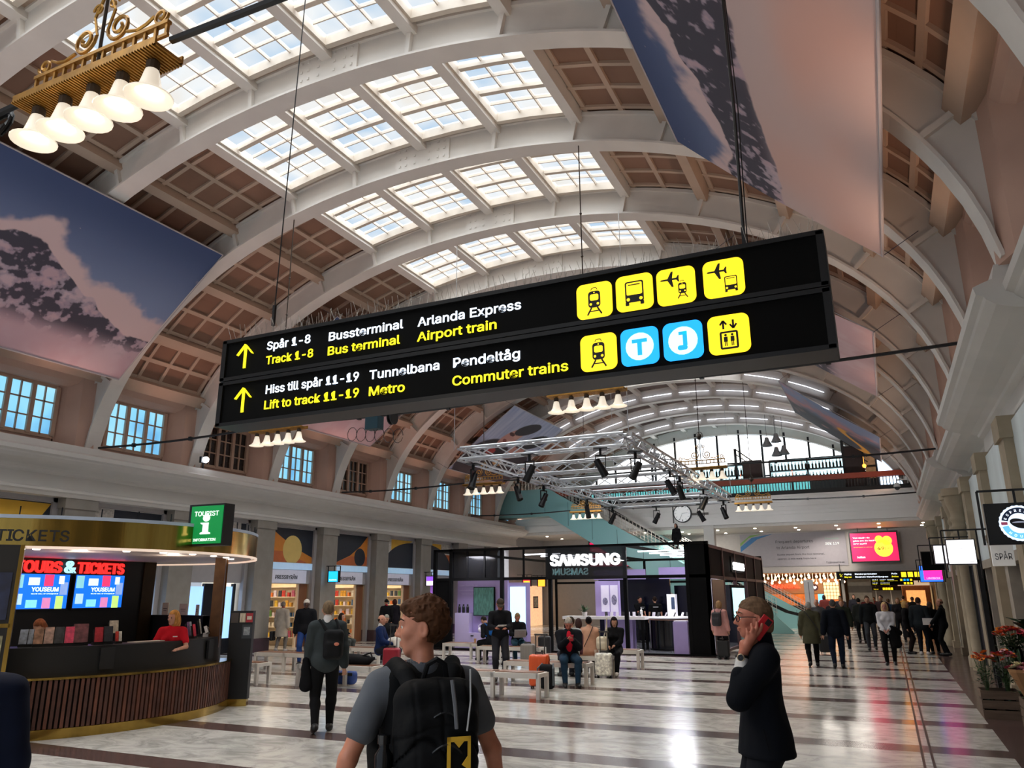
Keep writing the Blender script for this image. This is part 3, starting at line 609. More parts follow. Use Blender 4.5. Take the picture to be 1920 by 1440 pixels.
# ================================================================ BANNERS
def banner(label, A, B, C, D, paint, nu=150, nv=110, group='printed banners under the vault'):
    # A,B top edge near/far; C,D bottom edge far/near
    A, B, C, D = map(Vector, (A, B, C, D)); t = thing('banner', label, 'banner', (A+C)/2, group=group); o0 = (A+C)/2
    u = np.linspace(0, 1, nu); v_ = np.linspace(0, 1, nv); U, V = np.meshgrid(u, v_, indexing='ij'); a, b, c, d = (np.array(q-o0) for q in (A, B, C, D))
    P = (a[None, None]*(1-U)[..., None]+b[None, None]*U[..., None])*(1-V)[..., None]+(d[None, None]*(1-U)[..., None]+c[None, None]*U[..., None])*V[..., None]
    nrm = np.cross(b-a, d-a); nrm = nrm/np.linalg.norm(nrm); P = P+nrm*(.06*np.sin(pi*V))[..., None]
    idx = np.arange(nu*nv).reshape(nu, nv); Q = np.stack([idx[:-1, :-1], idx[1:, :-1], idx[1:, 1:], idx[:-1, 1:]], -1).reshape(-1, 4)
    col = paint(U.ravel(), V.ravel()); m = BANM
    o = np_obj('print', P.reshape(-1, 3), Q, m, t); at_ = o.data.color_attributes.new('print', 'FLOAT_COLOR', 'POINT'); at_.data.foreach_set('color', np.c_[col, np.ones(len(col))].astype(np.float32).ravel())
    MB().tube([A-o0, B-o0], .02, 6).tube([D-o0, C-o0], .025, 6).tube([B-o0, C-o0], .012, 6).tube([A-o0, D-o0], .012, 6).build('hem_tube', mt('#b9b4b8', .4, .5, var=0), t)
    ln = MB()
    for p in (A, B, C, D):
        e = p-o0; sg = 1 if p.x > XC else -1; ln.tube([e, e+Vector((sg*.6, 0, .35))], .008, 4)
    ln.build('guy_rope', mt('#3a3f55', .6, var=0), t)
    return t
BANM = vcol_mat('printed_banner_cloth', .75)
def cc(*h): return np.array([lin(x) for x in h])
def mixc(a, b, t): t = np.clip(t, 0, 1)[:, None]; return a*(1-t)+b*t
def sst(x, a, b): t = np.clip((x-a)/(b-a), 0, 1); return t*t*(3-2*t)
def ridg(P, sc, seed, oct=4): return 1-np.abs(2*fnoise(P, sc, seed, oct)-1)
def snowprint(U, V, seed, line, rocky, fade, cloud=.58, asp=1.9):
    # sky above line(U), rock and snow below it, plain pink snow beyond fade(U)
    P = np.stack([U*asp, V, U*0+seed], 1); c = cc('#3a4d78', '#7f90b5', '#d9c0c0', '#c3b0ba', '#23293a', '#6d7690', '#d3aca8', '#b99aa6')
    cl = fnoise(P, 2.6, seed+7, 6); cl2 = fnoise(P, 9, seed+8, 4); ln = line(U)+(fnoise(P, 6, seed, 5)-.5)*.16; dp = V-ln
    col = mixc(np.tile(c[0], (len(U), 1)), c[1], sst(V, 0, .6)); col = mixc(col, c[2], sst(cl+.22*(cl2-.5)+.3*np.exp(-(dp/.16)**2), cloud+.06, cloud+.2)*.95)
    st = fnoise(P, 170, seed+9, 1) > .955; col[st & (cl < .5)] = c[3]*.9
    rk = ridg(P*np.array([1, 1.6, 1]), 7, seed+4, 5)*.55+fnoise(P*np.array([1.3, 1, 1]), 26, seed+5, 4)*.45+.3*(fnoise(P, 3.2, seed+6, 3)-.5); k = sst(rk, rocky, rocky+.07)*(1-sst(V, fade(U)-.14, fade(U)))
    sn = mixc(np.tile(c[3], (len(U), 1)), c[7], sst(ridg(P, 5, seed+2, 4), .5, .95)*.6); sn = mixc(sn, c[5], sst(rk, rocky-.12, rocky)*.45*(1-sst(V, fade(U)-.2, fade(U)))); sn = mixc(sn, c[4], k*.9); sn = mixc(sn, c[6], sst(V, fade(U)+.1, 1.05)*.4)
    return mixc(col, sn, sst(dp, -.004, .004))
mountains = lambda U, V, s, hor=.4, amp=.3, peak=None: snowprint(U, V, s, lambda u: hor-.1*np.sin(u*5), .62, lambda u: .75+0*u)
TOPX, TOPZ, BOTX, BOTZ = 5.9, 10.5, 9.45, 7.75
def bq(side, y0, y1): x = lambda d: XC+side*d; return (x(TOPX), y0, TOPZ), (x(TOPX), y1, TOPZ), (x(BOTX), y1, BOTZ), (x(BOTX), y0, BOTZ)
q1, q2 = ony(418, 478, 13.9), ony(222, 712, 13.9)
banner('large banner of snowy peaks under a blue starry sky at the near left', (q1.x, 5.2, q1.z), q1, q2, (q2.x, 5.2, q2.z), lambda U, V: snowprint(U, V, 2, lambda u: .62-.26*np.exp(-((u-.52)/.16)**2)-.2*np.exp(-((u-.16)/.2)**2)+.1*sst(u, .75, 1), .63, lambda u: .86+0*u), 400, 260)
q1, q2 = ony(1270, 265, 13.9), ony(1655, 480, 13.9)
def rbig(U, V):
    c = snowprint(1-U, V, 5, lambda u: .2+.12*(1-u)+.05*np.sin(u*7), .6, lambda u: .66+0*u, .55); pk = cc('#c9b4b2', '#dba28e'); P = np.stack([U, V, U*0], 1)
    f = sst(V+.1*(fnoise(P, 6, 4, 5)-.5)-.06*U, .52, .53); return mixc(c, mixc(np.tile(pk[0], (len(U), 1)), pk[1], sst(fnoise(P, 2.2, 8, 3)+.3*(V-.7), .48, .75)*.5), f)
banner('large banner of rocky snow slopes and pink sky at the near right', (q1.x, 5.2, q1.z), q1, q2, (q2.x, 5.2, q2.z), rbig, 400, 260)
def redlogo(U, V, s):
    c = mountains(U, V, s, hor=.35, amp=.3, peak=lambda u: .6-np.abs(u-.5)); r = cc('#c41f3a')[0]
    for a, b_, p, q in ((.1, .42, .3, .36), (.1, .46, .4, .5), (.1, .42, .54, .62), (.1, .36, .66, .74)): c[(U > a) & (U < b_) & (V > p) & (V < q)] = r
    return c
A = bq(1, 19, 25.8); banner('pale pink snow banner with a red block logo beyond the sign at right', *A, lambda U, V: redlogo(U, V, 11))
A = bq(-1, 18.6, 25.6); banner('snow banner with a red mark showing below the sign at left', *A, lambda U, V: redlogo(U, V, 12))
def hats(U, V):                                          # two people in dark hats looking up, rain streaks behind
    P = np.stack([U, V, U*0], 1); c = mixc(np.tile(cc('#8fa3cf')[0], (len(U), 1)), cc('#c9d3ea')[0], fnoise(P*np.array([14, 1, 1]), 3, 3, 3)); c = mixc(c, cc('#6d7390')[0], sst(V+.1*fnoise(P, 8, 1, 3), .5, .62)*.6)
    def blob(cx, cy, rx, ry, a, h):
        nonlocal c; ca, sa = cos(a), sin(a); x, y = (U-cx)*ca+(V-cy)*sa, -(U-cx)*sa+(V-cy)*ca; c = mixc(c, cc(h)[0], sst(-(x/rx)**2-(y/ry)**2, -1.1, -.95))
    blob(.3, .78, .3, .34, .3, '#2c2833'); blob(.72, .82, .34, .36, 0, '#352c36'); blob(.4, .38, .1, .17, .5, '#c99a94'); blob(.66, .5, .11, .16, .5, '#c4928a'); blob(.47, .3, .06, .07, .5, '#d3a69c')
    blob(.52, .2, .085, .17, .95, '#33333d'); blob(.8, .32, .1, .2, .95, '#2d2c35'); blob(.37, .33, .05, .022, .2, '#5a3d3d'); blob(.63, .45, .04, .025, .2, '#5a3d3d'); blob(.36, .44, .04, .02, .4, '#8a4a48'); blob(.3, .62, .08, .05, 0, '#a84040'); blob(.55, .72, .1, .06, .4, '#b08a5a')
    return c
banner('banner of two people in dark hats gazing upwards behind the lighting truss', *bq(-1, 32., 38.2), hats)
def dusk(U, V):
    P = np.stack([U, V, U*0], 1); c = mixc(np.tile(cc('#7d90b8')[0], (len(U), 1)), cc('#3b3d49')[0], sst(U+.3*fnoise(P, 3, 2, 4), .35, .75)); c = mixc(c, cc('#b9868c')[0], sst(fnoise(P, 4, 6, 4)-np.abs(U-.35)*.9, .25, .5)); c = mixc(c, cc('#e0a23a')[0], sst(-np.abs(V-.72-.12*np.sin(U*9)), -.06, -.03)*sst(U, .4, .5)); return c
banner('narrow-looking dusk banner with a yellow rope seen edge-on at far right', *bq(1, 33, 39.5), dusk)
# ================================================================ LIGHTING TRUSS
ALU = mt('#c9cbce', .3, .75, var=.05); SPOTB = mt('#17181a', .4, .3, var=0)
TZ = 5.5; tr = thing('lighting_truss', 'square silver lighting truss hung below the vault in mid-hall', 'truss', (-7.6, 24.5, TZ))
def beam(b, p, q, s=.3):
    p, q = Vector(p), Vector(q); d = q-p; L = d.length; d.normalize(); n = d.cross(Vector((0, 0, 1))).normalized(); up = Vector((0, 0, 1)); cs = [n*a*s/2+up*c*s/2 for a, c in ((-1, -1), (1, -1), (1, 1), (-1, 1))]
    for c in cs: b.tube([p+c, q+c], .034, 6)
    k = max(2, round(L/.5)); st = d*(L/k)
    for i in range(k):
        for j in range(4):
            a, c = (cs[j], cs[(j+1) % 4]) if i % 2 else (cs[(j+1) % 4], cs[j]); b.tube([p+st*i+a, p+st*(i+1)+c], .018, 4, cap=False)
for a, b_ in [((-2.25, -6.7, 0), (-2.25, 6.7, 0)), ((2.25, -6.7, 0), (2.25, 6.7, 0))]+[((-2.25, y, 0), (2.25, y, 0)) for y in (-6.7, -3.4, 0, 3.4, 6.7)]:
    b = MB(); beam(b, a, b_); b.build('truss_beam', ALU, tr)
b = MB()
for x in (-2.4, 2.4):
    for y in (-6.9, 6.9): b.tube([(x, y, .1), (x, y, 6)], .01, 4);
b.build('hanging_wire', ALU, tr)
def spotlight():
    t = thing('stage_light', '', 'spotlight'); b = MB().lathe([(.001, .22), (.08, .22), (.085, .05), (.1, -.24), (.085, -.24), (.07, -.1), (.001, -.1)], n=14).xf(Matrix.Rotation(R(28), 4, 'Y')); b.build('barrel', SPOTB, t, smooth=50)
    MB().bx(-.13, -.11, -.02, .02, -.02, .3).bx(.11, .13, -.02, .02, -.02, .3).bx(-.13, .13, -.02, .02, .28, .31).bx(-.03, .03, -.03, .03, .3, .46).bx(-.17, .17, -.17, .17, .445, .465).build('yoke', SPOTB, t)
    MB().lathe([(.001, -.13), (.075, -.13)], n=12).xf(Matrix.Rotation(R(28), 4, 'Y')).build('lens', em('#fff1d8', .8), t); return t
sp0 = spotlight(); k = 0
for x, y, rz, lb in [(-.3, -6.7, 0, 'on the front truss beam, middle'), (-2.25, -6.1, 90, 'at the front left truss corner'), (1.6, -6.7, 200, 'on the front truss beam near its right corner'), (2.25, -5.9, 30, 'at the front right truss corner'), (-2.25, -3.2, 150, 'on the left truss side, second from the front'), (-2.25, -1.2, 60, 'on the left truss side below the middle'),
                     (2.25, -2.4, 180, 'on the right truss side, second from the front'), (2.25, -1.2, 250, 'on the right truss side near the cable'), (2.25, 2.2, 20, 'on the right truss side beyond the middle'), (2.25, 5.9, 140, 'at the rear right truss corner'), (-2.25, 3.0, 270, 'on the left truss side, rear half'), (-2.25, 6.0, 40, 'at the rear left truss corner'), (-.6, 6.7, 10, 'on the rear truss beam, left of the clock'), (1.2, 6.7, 200, 'on the rear truss beam in front of the clock')]:
    o = sp0 if k == 0 else dup(sp0); o.location = (-7.6+x, 24.5+y, TZ-.64); o.rotation_euler.z = R(rz); o['label'] = 'black stage spotlight '+lb; o['group'] = 'spotlights on the truss'; k += 1
for x, y in ((-9.8, 19.5), (-5.4, 22.), (-9.8, 26), (-5.4, 30)): lamp('SPOT', (-7.6+(x+7.6)*.9, y, TZ-.9), 260, (.9, .95, 1), .2, (x+1, y-3, 0), 80, .8)
# small flood lamp on the left ledge
q = onx(386, 862, -19.3); t = thing('flood_lamp', 'small lit flood lamp standing on the left ledge by the dark window', 'lamp', q)
MB().ball((0, 0, 0), .1, 10).build('lens', em('#f2f6ff', 12), t); MB().bx(-.16, -.06, -.12, .12, -.1, .1).bx(-.12, -.08, -.02, .02, -.35, -.1).build('housing', BLACK, t)
# clock
q = ony(1280, 963, 42.6); t = thing('wall_clock', 'round white station clock on a bracket in front of the gallery beam', 'clock', q)
MB().lathe([(.001, -.02), (.46, -.02), (.46, .1), (.001, .1)], n=28).xf(Matrix.Rotation(pi/2, 4, 'X')).build('face', em('#e6e8e8', .25), t)
MB().lathe([(.45, -.05), (.5, -.05), (.5, .12), (.45, .12)], n=28).xf(Matrix.Rotation(pi/2, 4, 'X')).build('rim', DKSTEEL, t)
b = MB()
for k in range(12): a = 2*pi*k/12; b.bar((.33*sin(a), -.11, .33*cos(a)), (.43*sin(a), -.11, .43*cos(a)), .04, .01)
b.build('hour_marks', BLACK, t); MB().bar((0, -.12, 0), (.3, -.12, .03), .05, .01).build('hour_hand', BLACK, t); MB().bar((0, -.13, 0), (-.16, -.13, -.36), .04, .01).build('minute_hand', BLACK, t)
MB().bx(.48, 1.4, -.03, .03, -.12, .0).bx(-.56, -.5, -.03, .03, -.5, .55).build('bracket', mt('#55524e', .5), t)
# ================================================================ GALLERY WITH BAR
REDW = mt('#8f3b22', .45, var=.12, sc=3); DBROWN = mt('#2c1c18', .5, var=.15); DARKG = mt('#1e2023', .5)
t = thing('gallery_railing', 'dark railing with a broad red-brown handrail along the far gallery', 'railing', (-9, YE+.1, 6.88))
MB().bx(-11.6, 10.7, -.22, .16, .66, .92).build('handrail', REDW, t)
b = MB()
for k in range(150): x = -11.5+22.1*k/149; b.bx(x-.02, x+.02, -.03, .01, .18, .66)
b.build('balusters', mt('#3b3836', .5, .4, var=0), t); MB().bx(-11.6, 10.7, -.05, .05, .18, .24).build('bottom_rail', BLACK, t)
b = MB()
for k in range(13): b.bx(-11.5+1.84*k-.035, -11.5+1.84*k+.035, -.05, .05, .18, .68)
b.build('posts', BLACK, t)
SH = em('#bfe3ea', 1.6); SHW = em('#e9f2f4', 1.2)
def shelf(x, w, z, n, label, mats, rows=2, y=46.6):
    t = thing('bar_shelf', label, 'shelf', (x, y, z)); MB().bx(-w/2, w/2, .2, .26, 0, rows*.62).build('lit_back', SH, t)
    b = MB()
    for r in range(rows+1): b.bx(-w/2, w/2, -.16, .22, r*.62-.03, r*.62+.03)
    for k in (0, .5, 1): b.bx(-w/2+w*k-.04, -w/2+w*k+.04, -.16, .22, 7.06-z, rows*.62)
    b.build('frame', DARKG, t)
    for r in range(rows):
        for k in range(n):
            o = bpy.data.objects.new('bottle', random.choice(BOT)); COL.objects.link(o); o.location = (x-w/2+.12+(w-.24)*k/(n-1), y-.03, z+r*.62+.031); o.scale = (1, 1, random.uniform(.85, 1.15))
            tag(o, 'bottle on the backlit bar shelves of the far gallery', 'bottle', 'bottles on the gallery bar shelves')
BOT = [MB().lathe([(.001, 0), (.055, 0), (.055, .26), (.02, .33), (.02, .43), (.001, .43)], n=7).mesh('bottle', mt(h, .15, var=0)) for h in ('#1f2a25', '#3a2216', '#5c6a72', '#22262b', '#6d4a22', '#8c9ba0')]
shelf(-3.35, 4.1, 8.05, 22, 'upper right bar shelf with a lit back full of bottles', 0)
shelf(-8.2, 4.4, 7.95, 24, 'middle bar shelf with a lit back full of bottles, left of the cabinet', 0)
shelf(-12.9, 2.6, 7.9, 13, 'left bar shelf with a cyan lit back behind the truss corner', 0, 1)
shelf(-15.2, 4.6, 7.9, 20, 'leftmost bar shelf with a cyan lit back', 0, 1)
for x, w, z0, z1, lb in ((-6.3, 1.1, 7.06, 9.3, 'dark brown cabinet between the bar shelves'), (-.9, 1.0, 7.06, 9.7, 'dark brown cabinet right of the upper bar shelf')):
    t = thing('bar_cabinet', lb, 'cabinet', (x, 46.2, z0)); MB().bx(-w/2, w/2, -.3, .3, 0, z1-z0).build('body', DBROWN, t); MB().bx(-w/2+.08, w/2-.08, -.33, -.3, .1, z1-z0-.1).build('door', mt('#3a211a', .4, var=.1), t)
t = thing('bar_counter', 'long bar counter with a bright top lit from below on the far gallery', 'counter', (-8.2, 45.2, 7.06)); MB().bx(-7.6, 5.0, -.3, .3, 0, 1.0).build('front', DARKG, t); MB().bx(-7.7, 5.1, -.4, .4, 1.0, 1.07).build('worktop', mt('#b9c6c9', .3), t); MB().bx(-7.6, 5.0, -.34, -.3, .12, .86).build('lit_panel', em('#6fc9cb', .75, .3), t)
t = thing('kitchen_hood', 'dark steel frame and hood of the bar kitchen at the right end of the gallery', 'frame', (.55, 46.4, 7.06))
MB().bx(-1, -.92, -.3, -.2, 0, 3.0).bx(1.4, 1.5, -.3, -.2, 0, 2.7).bx(-1, 1.5, -.3, -.2, 2.3, 2.42).build('posts', BLACK, t); MB().bx(-.9, 1.4, .2, .26, .9, 2.2).build('lit_back', em('#8b6a4a', .5, .5), t); MB().bx(-.9, 1.4, -.2, .2, 1.5, 1.56).build('shelf', DARKG, t)
for x, z, lb in ((-.4, 8.55, 'left'), (.95, 8.5, 'right')):
    o = MB().ball((0, 0, 0), .11, 8).tube([(0, 0, .1), (0, 0, .55)], .015, 4).build('pendant_lamp', em('#ff9a3c', 3), loc=(x, 45.9, z)); tag(o, 'small orange pendant lamp over the right end of the bar, %s one' % lb, 'lamp')
for x in (-4.1, -6.9):
    o = MB().ball((0, 0, 0), .1, 8).tube([(0, 0, .1), (0, 0, .5)], .015, 4).build('pendant_lamp', em('#ff7a4c', 2), loc=(x, 45.4, 8.0)); tag(o, 'small red pendant lamp above the bar counter %s the chandelier' % ('right of' if x > -5 else 'left of'), 'lamp')
t = thing('video_screen', 'bright bluish video screen at the right end of the gallery rail', 'screen', (1.0, 44.2, 7.1)); MB().bx(-.85, .85, -.06, .06, -.05, 1.6).build('housing', BLACK, t); MB().bx(-.75, .75, -.08, -.06, .1, 1.5).build('screen', em('#cfe6ff', 2.2, .4), t)
for x, lb in ((-12.2, 'left'), (-7.2, 'middle'), (-1.4, 'right')):
    t = thing('steel_post', 'slanted dark steel post with a ladder frame above the bar, %s one' % lb, 'post', (x, 46, 7.06)); MB().bx(-.07, .07, -.07, .07, 0, 3.0).build('post', DARKG, t); b = MB().bar((0, 0, 3.0), (1.2, 0, 2.0), .06).bar((0, 0, 2.7), (1.2, 0, 1.7), .05)
    for k in range(6): b.bar((.2*k, 0, 3-.166*k), (.2*k, 0, 2.7-.166*k), .03)
    b.build('brace', DARKG, t)
for (px, py), lb in {(1438, 830): 'upper left', (1455, 822): 'upper right', (1456, 848): 'lower left', (1470, 845): 'lower right'}.items():   # steel bell lamps
    q = ony(px, py, 44.5); t = thing('steel_bell_lamp', 'grey metal bell lamp hanging before the end window, %s of the four' % lb, 'lamp', q); MB().lathe([(.05, .3), (.1, .28), (.14, .1), (.3, -.2), (.28, -.2), (.1, .1), (.001, .2)], n=14).build('shade', mt('#a9adb3', .3, .6, var=0), t); MB().tube([(0, 0, .3), (0, 0, 2.2)], .012, 4).build('cord', BLACK, t)
# ================================================================ ESCALATORS
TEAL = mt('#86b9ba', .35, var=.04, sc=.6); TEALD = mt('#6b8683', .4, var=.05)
def escal(y, lab, x1=-4.3, n=30):
    t = thing('escalator', lab, 'escalator', (x1, y, 0)); sl = .575; X2 = -12.6
    ft = lambda x: -x*sl
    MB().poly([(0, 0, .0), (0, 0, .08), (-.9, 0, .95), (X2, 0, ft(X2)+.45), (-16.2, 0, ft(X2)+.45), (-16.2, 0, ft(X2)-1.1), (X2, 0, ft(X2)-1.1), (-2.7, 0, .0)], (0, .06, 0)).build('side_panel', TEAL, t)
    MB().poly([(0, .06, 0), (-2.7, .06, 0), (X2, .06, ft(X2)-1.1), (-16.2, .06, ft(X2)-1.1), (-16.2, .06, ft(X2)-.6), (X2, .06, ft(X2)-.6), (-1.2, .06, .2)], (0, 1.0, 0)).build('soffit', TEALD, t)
    st = MB()
    for k in range(32): x = -.8-.38*k; st.bx(x-.38, x, .1, 1.05, .0+max(0, ft(x))-.05, max(.03, ft(x)))
    st.build('steps', mt('#3b3d40', .4, .6), t)
    for yy in (.03, 1.08):
        b = MB().tube([(.3, yy, .85), (-.3, yy, 1.0), (-1.0, yy, 1.35), (X2, yy, ft(X2)+1.3), (-16.2, yy, ft(X2)+1.3)], .05, 6); b.build('handrail', BLACK, t)
    g = MB()
    for k in range(62): x = -.7-.2*k; g.bx(x-.012, x+.012, -.02, .0, ft(x)+.52, ft(x)+1.2)
    for h in (.55, .72, .88, 1.04, 1.2): g.bar((-.7, -.01, ft(-.7)+h), (X2, -.01, ft(X2)+h), .02)
    for k in range(18): x = X2-.2*k; g.bx(x-.012, x+.012, -.02, 0, ft(X2)+.45, ft(X2)+1.2)
    for h in (.55, .8, 1.04): g.bx(-16.2, X2, -.02, 0, ft(X2)+h-.01, ft(X2)+h+.01)
    g.build('railing', mt('#c3bfb4', .4, .5, var=0), t)
    j = MB()
    for k in range(9): x = -1.6-1.4*k; j.bx(x-.01, x+.01, -.006, 0, max(.05, ft(x)-1.), ft(x)+.3)
    j.build('panel_joints', mt('#33494a', .5, var=0), t); return t
E1 = escal(40.6, 'near escalator with teal side panels and a pale grid railing at the far end'); E2 = dup(E1, (-3.4, 46.4, 0), label='second escalator behind the near one, under the gallery ceiling'); E2.scale = (.8, .8, .8)
# ================================================================ SIGNS AND SCREENS UNDER THE GALLERY
t = thing('advert_banner', 'wide grey banner about frequent departures to the airport under the gallery', 'banner', (-4.75, 47.98, 4.32)); W_ = 2.9
MB().bx(-W_, W_, -.02, .015, -.96, .92).build('panel', mt('#98949a', .6, var=.03), t)
DK = mt('#26242a', .5, var=0); GR = mt('#0d5a3c', .5, var=0)
for s, x, z, h, wd in (('Frequent departures', -.9, .36, .22, 2.05), ('to Arlanda Airport', -.86, .02, .22, 1.8)): text(s, h, DK, t, (x, -.03, z), width=wd)
for s, x, z, wd in (('Buses depart from the bus terminal,', -.86, -.34, 2.55), ('approx. 2 min walk from here', -.86, -.58, 2.1), ('flygbussarna.se', 1.75, -.82, .95)): text(s, .13, DK, t, (x, -.03, z), width=wd)
MB().lathe([(.001, -.03), (.46, -.03), (.46, 0), (.001, 0)], n=28).xf(Matrix.Translation((2.18, -.0, .42)) @ Matrix.Rotation(pi/2, 4, 'X')).build('price_disc', GR, t)
text('Price online', .11, mt('#7fb59a', .5), t, (2.18, -.05, .5), align='CENTER', width=.7); text('SEK 119', .17, em('#e6ece8', .5), t, (2.18, -.05, .2), align='CENTER', width=.72)
MB().poly([(-W_, -.025, .2), (-2.2, -.025, .72), (-1.0, -.025, .9), (-1.9, -.025, .62), (-W_, -.025, -.1)], (0, -.004, 0)).build('stripe', mt('#2f6a9d', .5), t)
MB().poly([(-W_, -.02, .4), (-2.3, -.02, .85), (-1.6, -.02, .92), (-2.4, -.02, .7), (-W_, -.02, .22)], (0, -.004, 0)).build('stripe', mt('#6f9a4b', .5), t)
ROD = mt('#2a2a2c', .5, var=0)
def adscreen(x, y, z, w, h, label, price='49:-'):
    t = thing('advert_screen', label, 'screen', (x, y, z)); MB().bx(-w/2, w/2, -.1, .1, -h/2, h/2).build('housing', BLACK, t); MB().bx(-w*.3-.02, -w*.3+.02, -.02, .02, h/2, 5.32-z).bx(w*.3-.02, w*.3+.02, -.02, .02, h/2, 5.32-z).build('hanging_rods', ROD, t)
    MB().bx(-w/2+.08, w/2-.08, -.115, -.1, -h/2+.1, h/2-.1).build('screen', em('#d8124f', 1.15), t); ye = em('#ffcf3a', 1.1)
    b = MB()
    for cx, cz, r in ((.5, -.08, .46), (.3, .4, .2), (.72, .32, .25)): b.poly([(w/2.7*cx+r*cos(2*pi*k/24), -.122, h/1.7*cz+r*sin(2*pi*k/24)) for k in range(24)], (0, -.003, 0))
    b.build('price_bubble', ye, t); WT = em('#fff2f2', 1.2)
    for i, s in enumerate(('Vad skulle du', 'göra om du hade', 'mer surf?')): text(s, .1, WT, t, (-w/2+.2, -.125, h/2-.38-.16*i), bold=0.012, width=(.95, 1.25, .75)[i]*w/2.75)
    text('hallon', .15, WT, t, (-w/2+.32, -.125, -h/2+.26), bold=0.012); text(price, .22, mt('#7a1030', .5), t, (w/2.7*.5, -.13, -.16), bold=0.008, align='CENTER', width=.6)
    text('+ 50 GB', .07, mt('#7a1030', .5), t, (w/2.7*.72, -.13, h/1.7*.3), align='CENTER'); text('Bindningstid 12 månader', .05, ye, t, (-w/2+.2, -.125, -.02), width=.95); return t
p, q = ony(1590, 998, 47.3), ony(1690, 1052, 47.3)
adscreen((p.x+q.x)/2, 47.3, 4.28, q.x-p.x, 1.7, 'pink advertising screen with a yellow price bubble hung under the gallery at right')
adscreen(-14.6, 44.6, 4.15, 2.7, 1.6, 'pink advertising screen half hidden behind the glowing pavilion letters', '10:-')
def smallsign(label, pts, Y, rows, group='black and yellow wayfinding signs at the far end'):
    a, b_ = ony(*pts[0], Y), ony(*pts[1], Y); x0, x1, z1, z0 = a.x, b_.x, a.z, b_.z; t = thing('wayfinding_sign', label, 'sign', ((x0+x1)/2, Y, z0), group=group); w = x1-x0; h = z1-z0
    MB().bx(-w/2, w/2, 0, .2, 0, h).build('panel', SBLK, t); MB().bx(-w/2+.2, -w/2+.24, .08, .12, h, h+.4).bx(w/2-.24, w/2-.2, .08, .12, h, h+.4).build('hanger', BLACK, t)
    for r, (words, pics, arrow) in enumerate(rows):
        zz = h-(r+.5)*h/len(rows); hh = h/len(rows)
        for s, fx, m, dz, wd in words: text(s, hh*.26, m, t, (-w/2+fx*w, -.012, zz+dz*hh), bold=0.008, width=wd*w)
        for fx, m in pics: MB().bx(-w/2+fx*w-.3*hh, -w/2+fx*w+.3*hh, -.012, -.002, zz-.32*hh, zz+.32*hh).build('pictogram', m, t)
        ax = -w/2+.06*w; MB().bar((ax-.15*hh, -.01, zz-.15*hh*arrow), (ax+.15*hh, -.01, zz+.15*hh*arrow), .06*hh, .01).bar((ax-.16*hh, -.01, zz-.16*hh*arrow if arrow else zz), (ax+.1*hh, -.01, zz-.16*hh), .06*hh, .01).bar((ax-.16*hh, -.01, zz), (ax-.16*hh, -.01, zz+.2*hh), .06*hh, .01).build('arrow', SY, t)
    return t
smallsign('wide black sign reading Utgång Way out at the concourse entrance', ((1567, 1072), (1742, 1084)), 47.7, [([('Utgång', .09, SW, .06, .08), ('Way out', .09, SY, -.32, .08), ('Klarabergsviadukten', .21, SW, .06, .24), ('Stockholm Waterfront Kongress', .21, SW, -.32, .36), ('Polis', .61, SW, .06, .06), ('Police', .61, SY, -.32, .07)], [(.74, SYT), (.81, SYT), (.88, SYT)], 1)])
smallsign('two-row black sign with blue and yellow pictograms below the wide one', ((1626, 1085), (1714, 1096.5)), 52, [([('Spår 1-8', .1, SW, .06, .13), ('Track 1-8', .1, SY, -.32, .13), ('Tunnelbana', .27, SW, .06, .14), ('Metro', .27, SY, -.32, .1), ('Pendeltåg', .44, SW, .06, .14), ('Commuter trains', .44, SY, -.32, .22)], [(.74, SYT), (.81, SBL), (.88, SBL), (.95, SYT)], 0), ([('Spår 10', .1, SW, .06, .12), ('Track 10', .1, SY, -.32, .1), ('Bussterminal', .28, SW, .06, .2), ('Bus terminal', .28, SY, -.32, .2)], [(.81, SYT), (.88, SYT), (.95, SYT)], 0)])
smallsign('lowest and farthest small black sign with four yellow pictograms', ((1616, 1101), (1679, 1107)), 62, [([('Utgång', .1, SW, .02, .15), ('Way out', .35, SY, -.2, .15)], [(.66, SYT), (.74, SYT), (.82, SYT), (.9, SYT)], 0)])
# ================================================================ CONCOURSE BEYOND
bm = MB().ball((0, 0, 0), .075, 8).mesh('string_bulb', em('#ffc89a', 7)); random.seed(3)
cord = MB()
for k in range(46):
    x = -7.6+5.6*(k+.5)/46; z = 2.45+.5*((k*7) % 10)/10; y = 49.6+2.2*((k*3) % 7)/7
    o = MB().ball((0, 0, 0), .075, 8).tube([(0, 0, .07), (0, 0, 3.0-z)], .008, 3).build('pendant_bulb', [em('#ffc89a', 6)]) if k == 0 else bpy.data.objects.new('pendant_bulb', pb0)
    if k == 0: pb0 = o.data
    else: COL.objects.link(o)
    o.location = (x, y, z); tag(o, 'round glowing bulb hanging in the cluster over the food court', 'lamp', 'bulb cluster over the food court')
t = thing('restaurant_sign', 'red neon letters above the restaurant beyond the escalator', 'sign', (-5.9, 53, 2.18)); text('MANGAL', .3, em('#ff3c1e', 3), t, (0, 0, 0), bold=0.016, align='CENTER', width=1.75, depth=.05)
MB().bx(-3, 3.2, .1, .2, -.35, .55).build('fascia', mt('#a77b55', .6), t)
o = thing('heart_sign', 'small dark round sign with a white heart over the food court', 'sign', (-4.1, 52.5, 2.2)); MB().lathe([(.001, -.03), (.2, -.03), (.2, .03), (.001, .03)], n=20).xf(Matrix.Rotation(pi/2, 4, 'X')).build('disc', mt('#3a1024', .4), o); hp = [(0, -.11), (-.11, .0), (-.1, .07), (-.05, .09), (0, .05), (.05, .09), (.1, .07), (.11, 0)]; MB().poly([(x, -.035, z) for x, z in hp], (0, -.01, 0)).build('heart', em('#ffd9d0', 2), o)
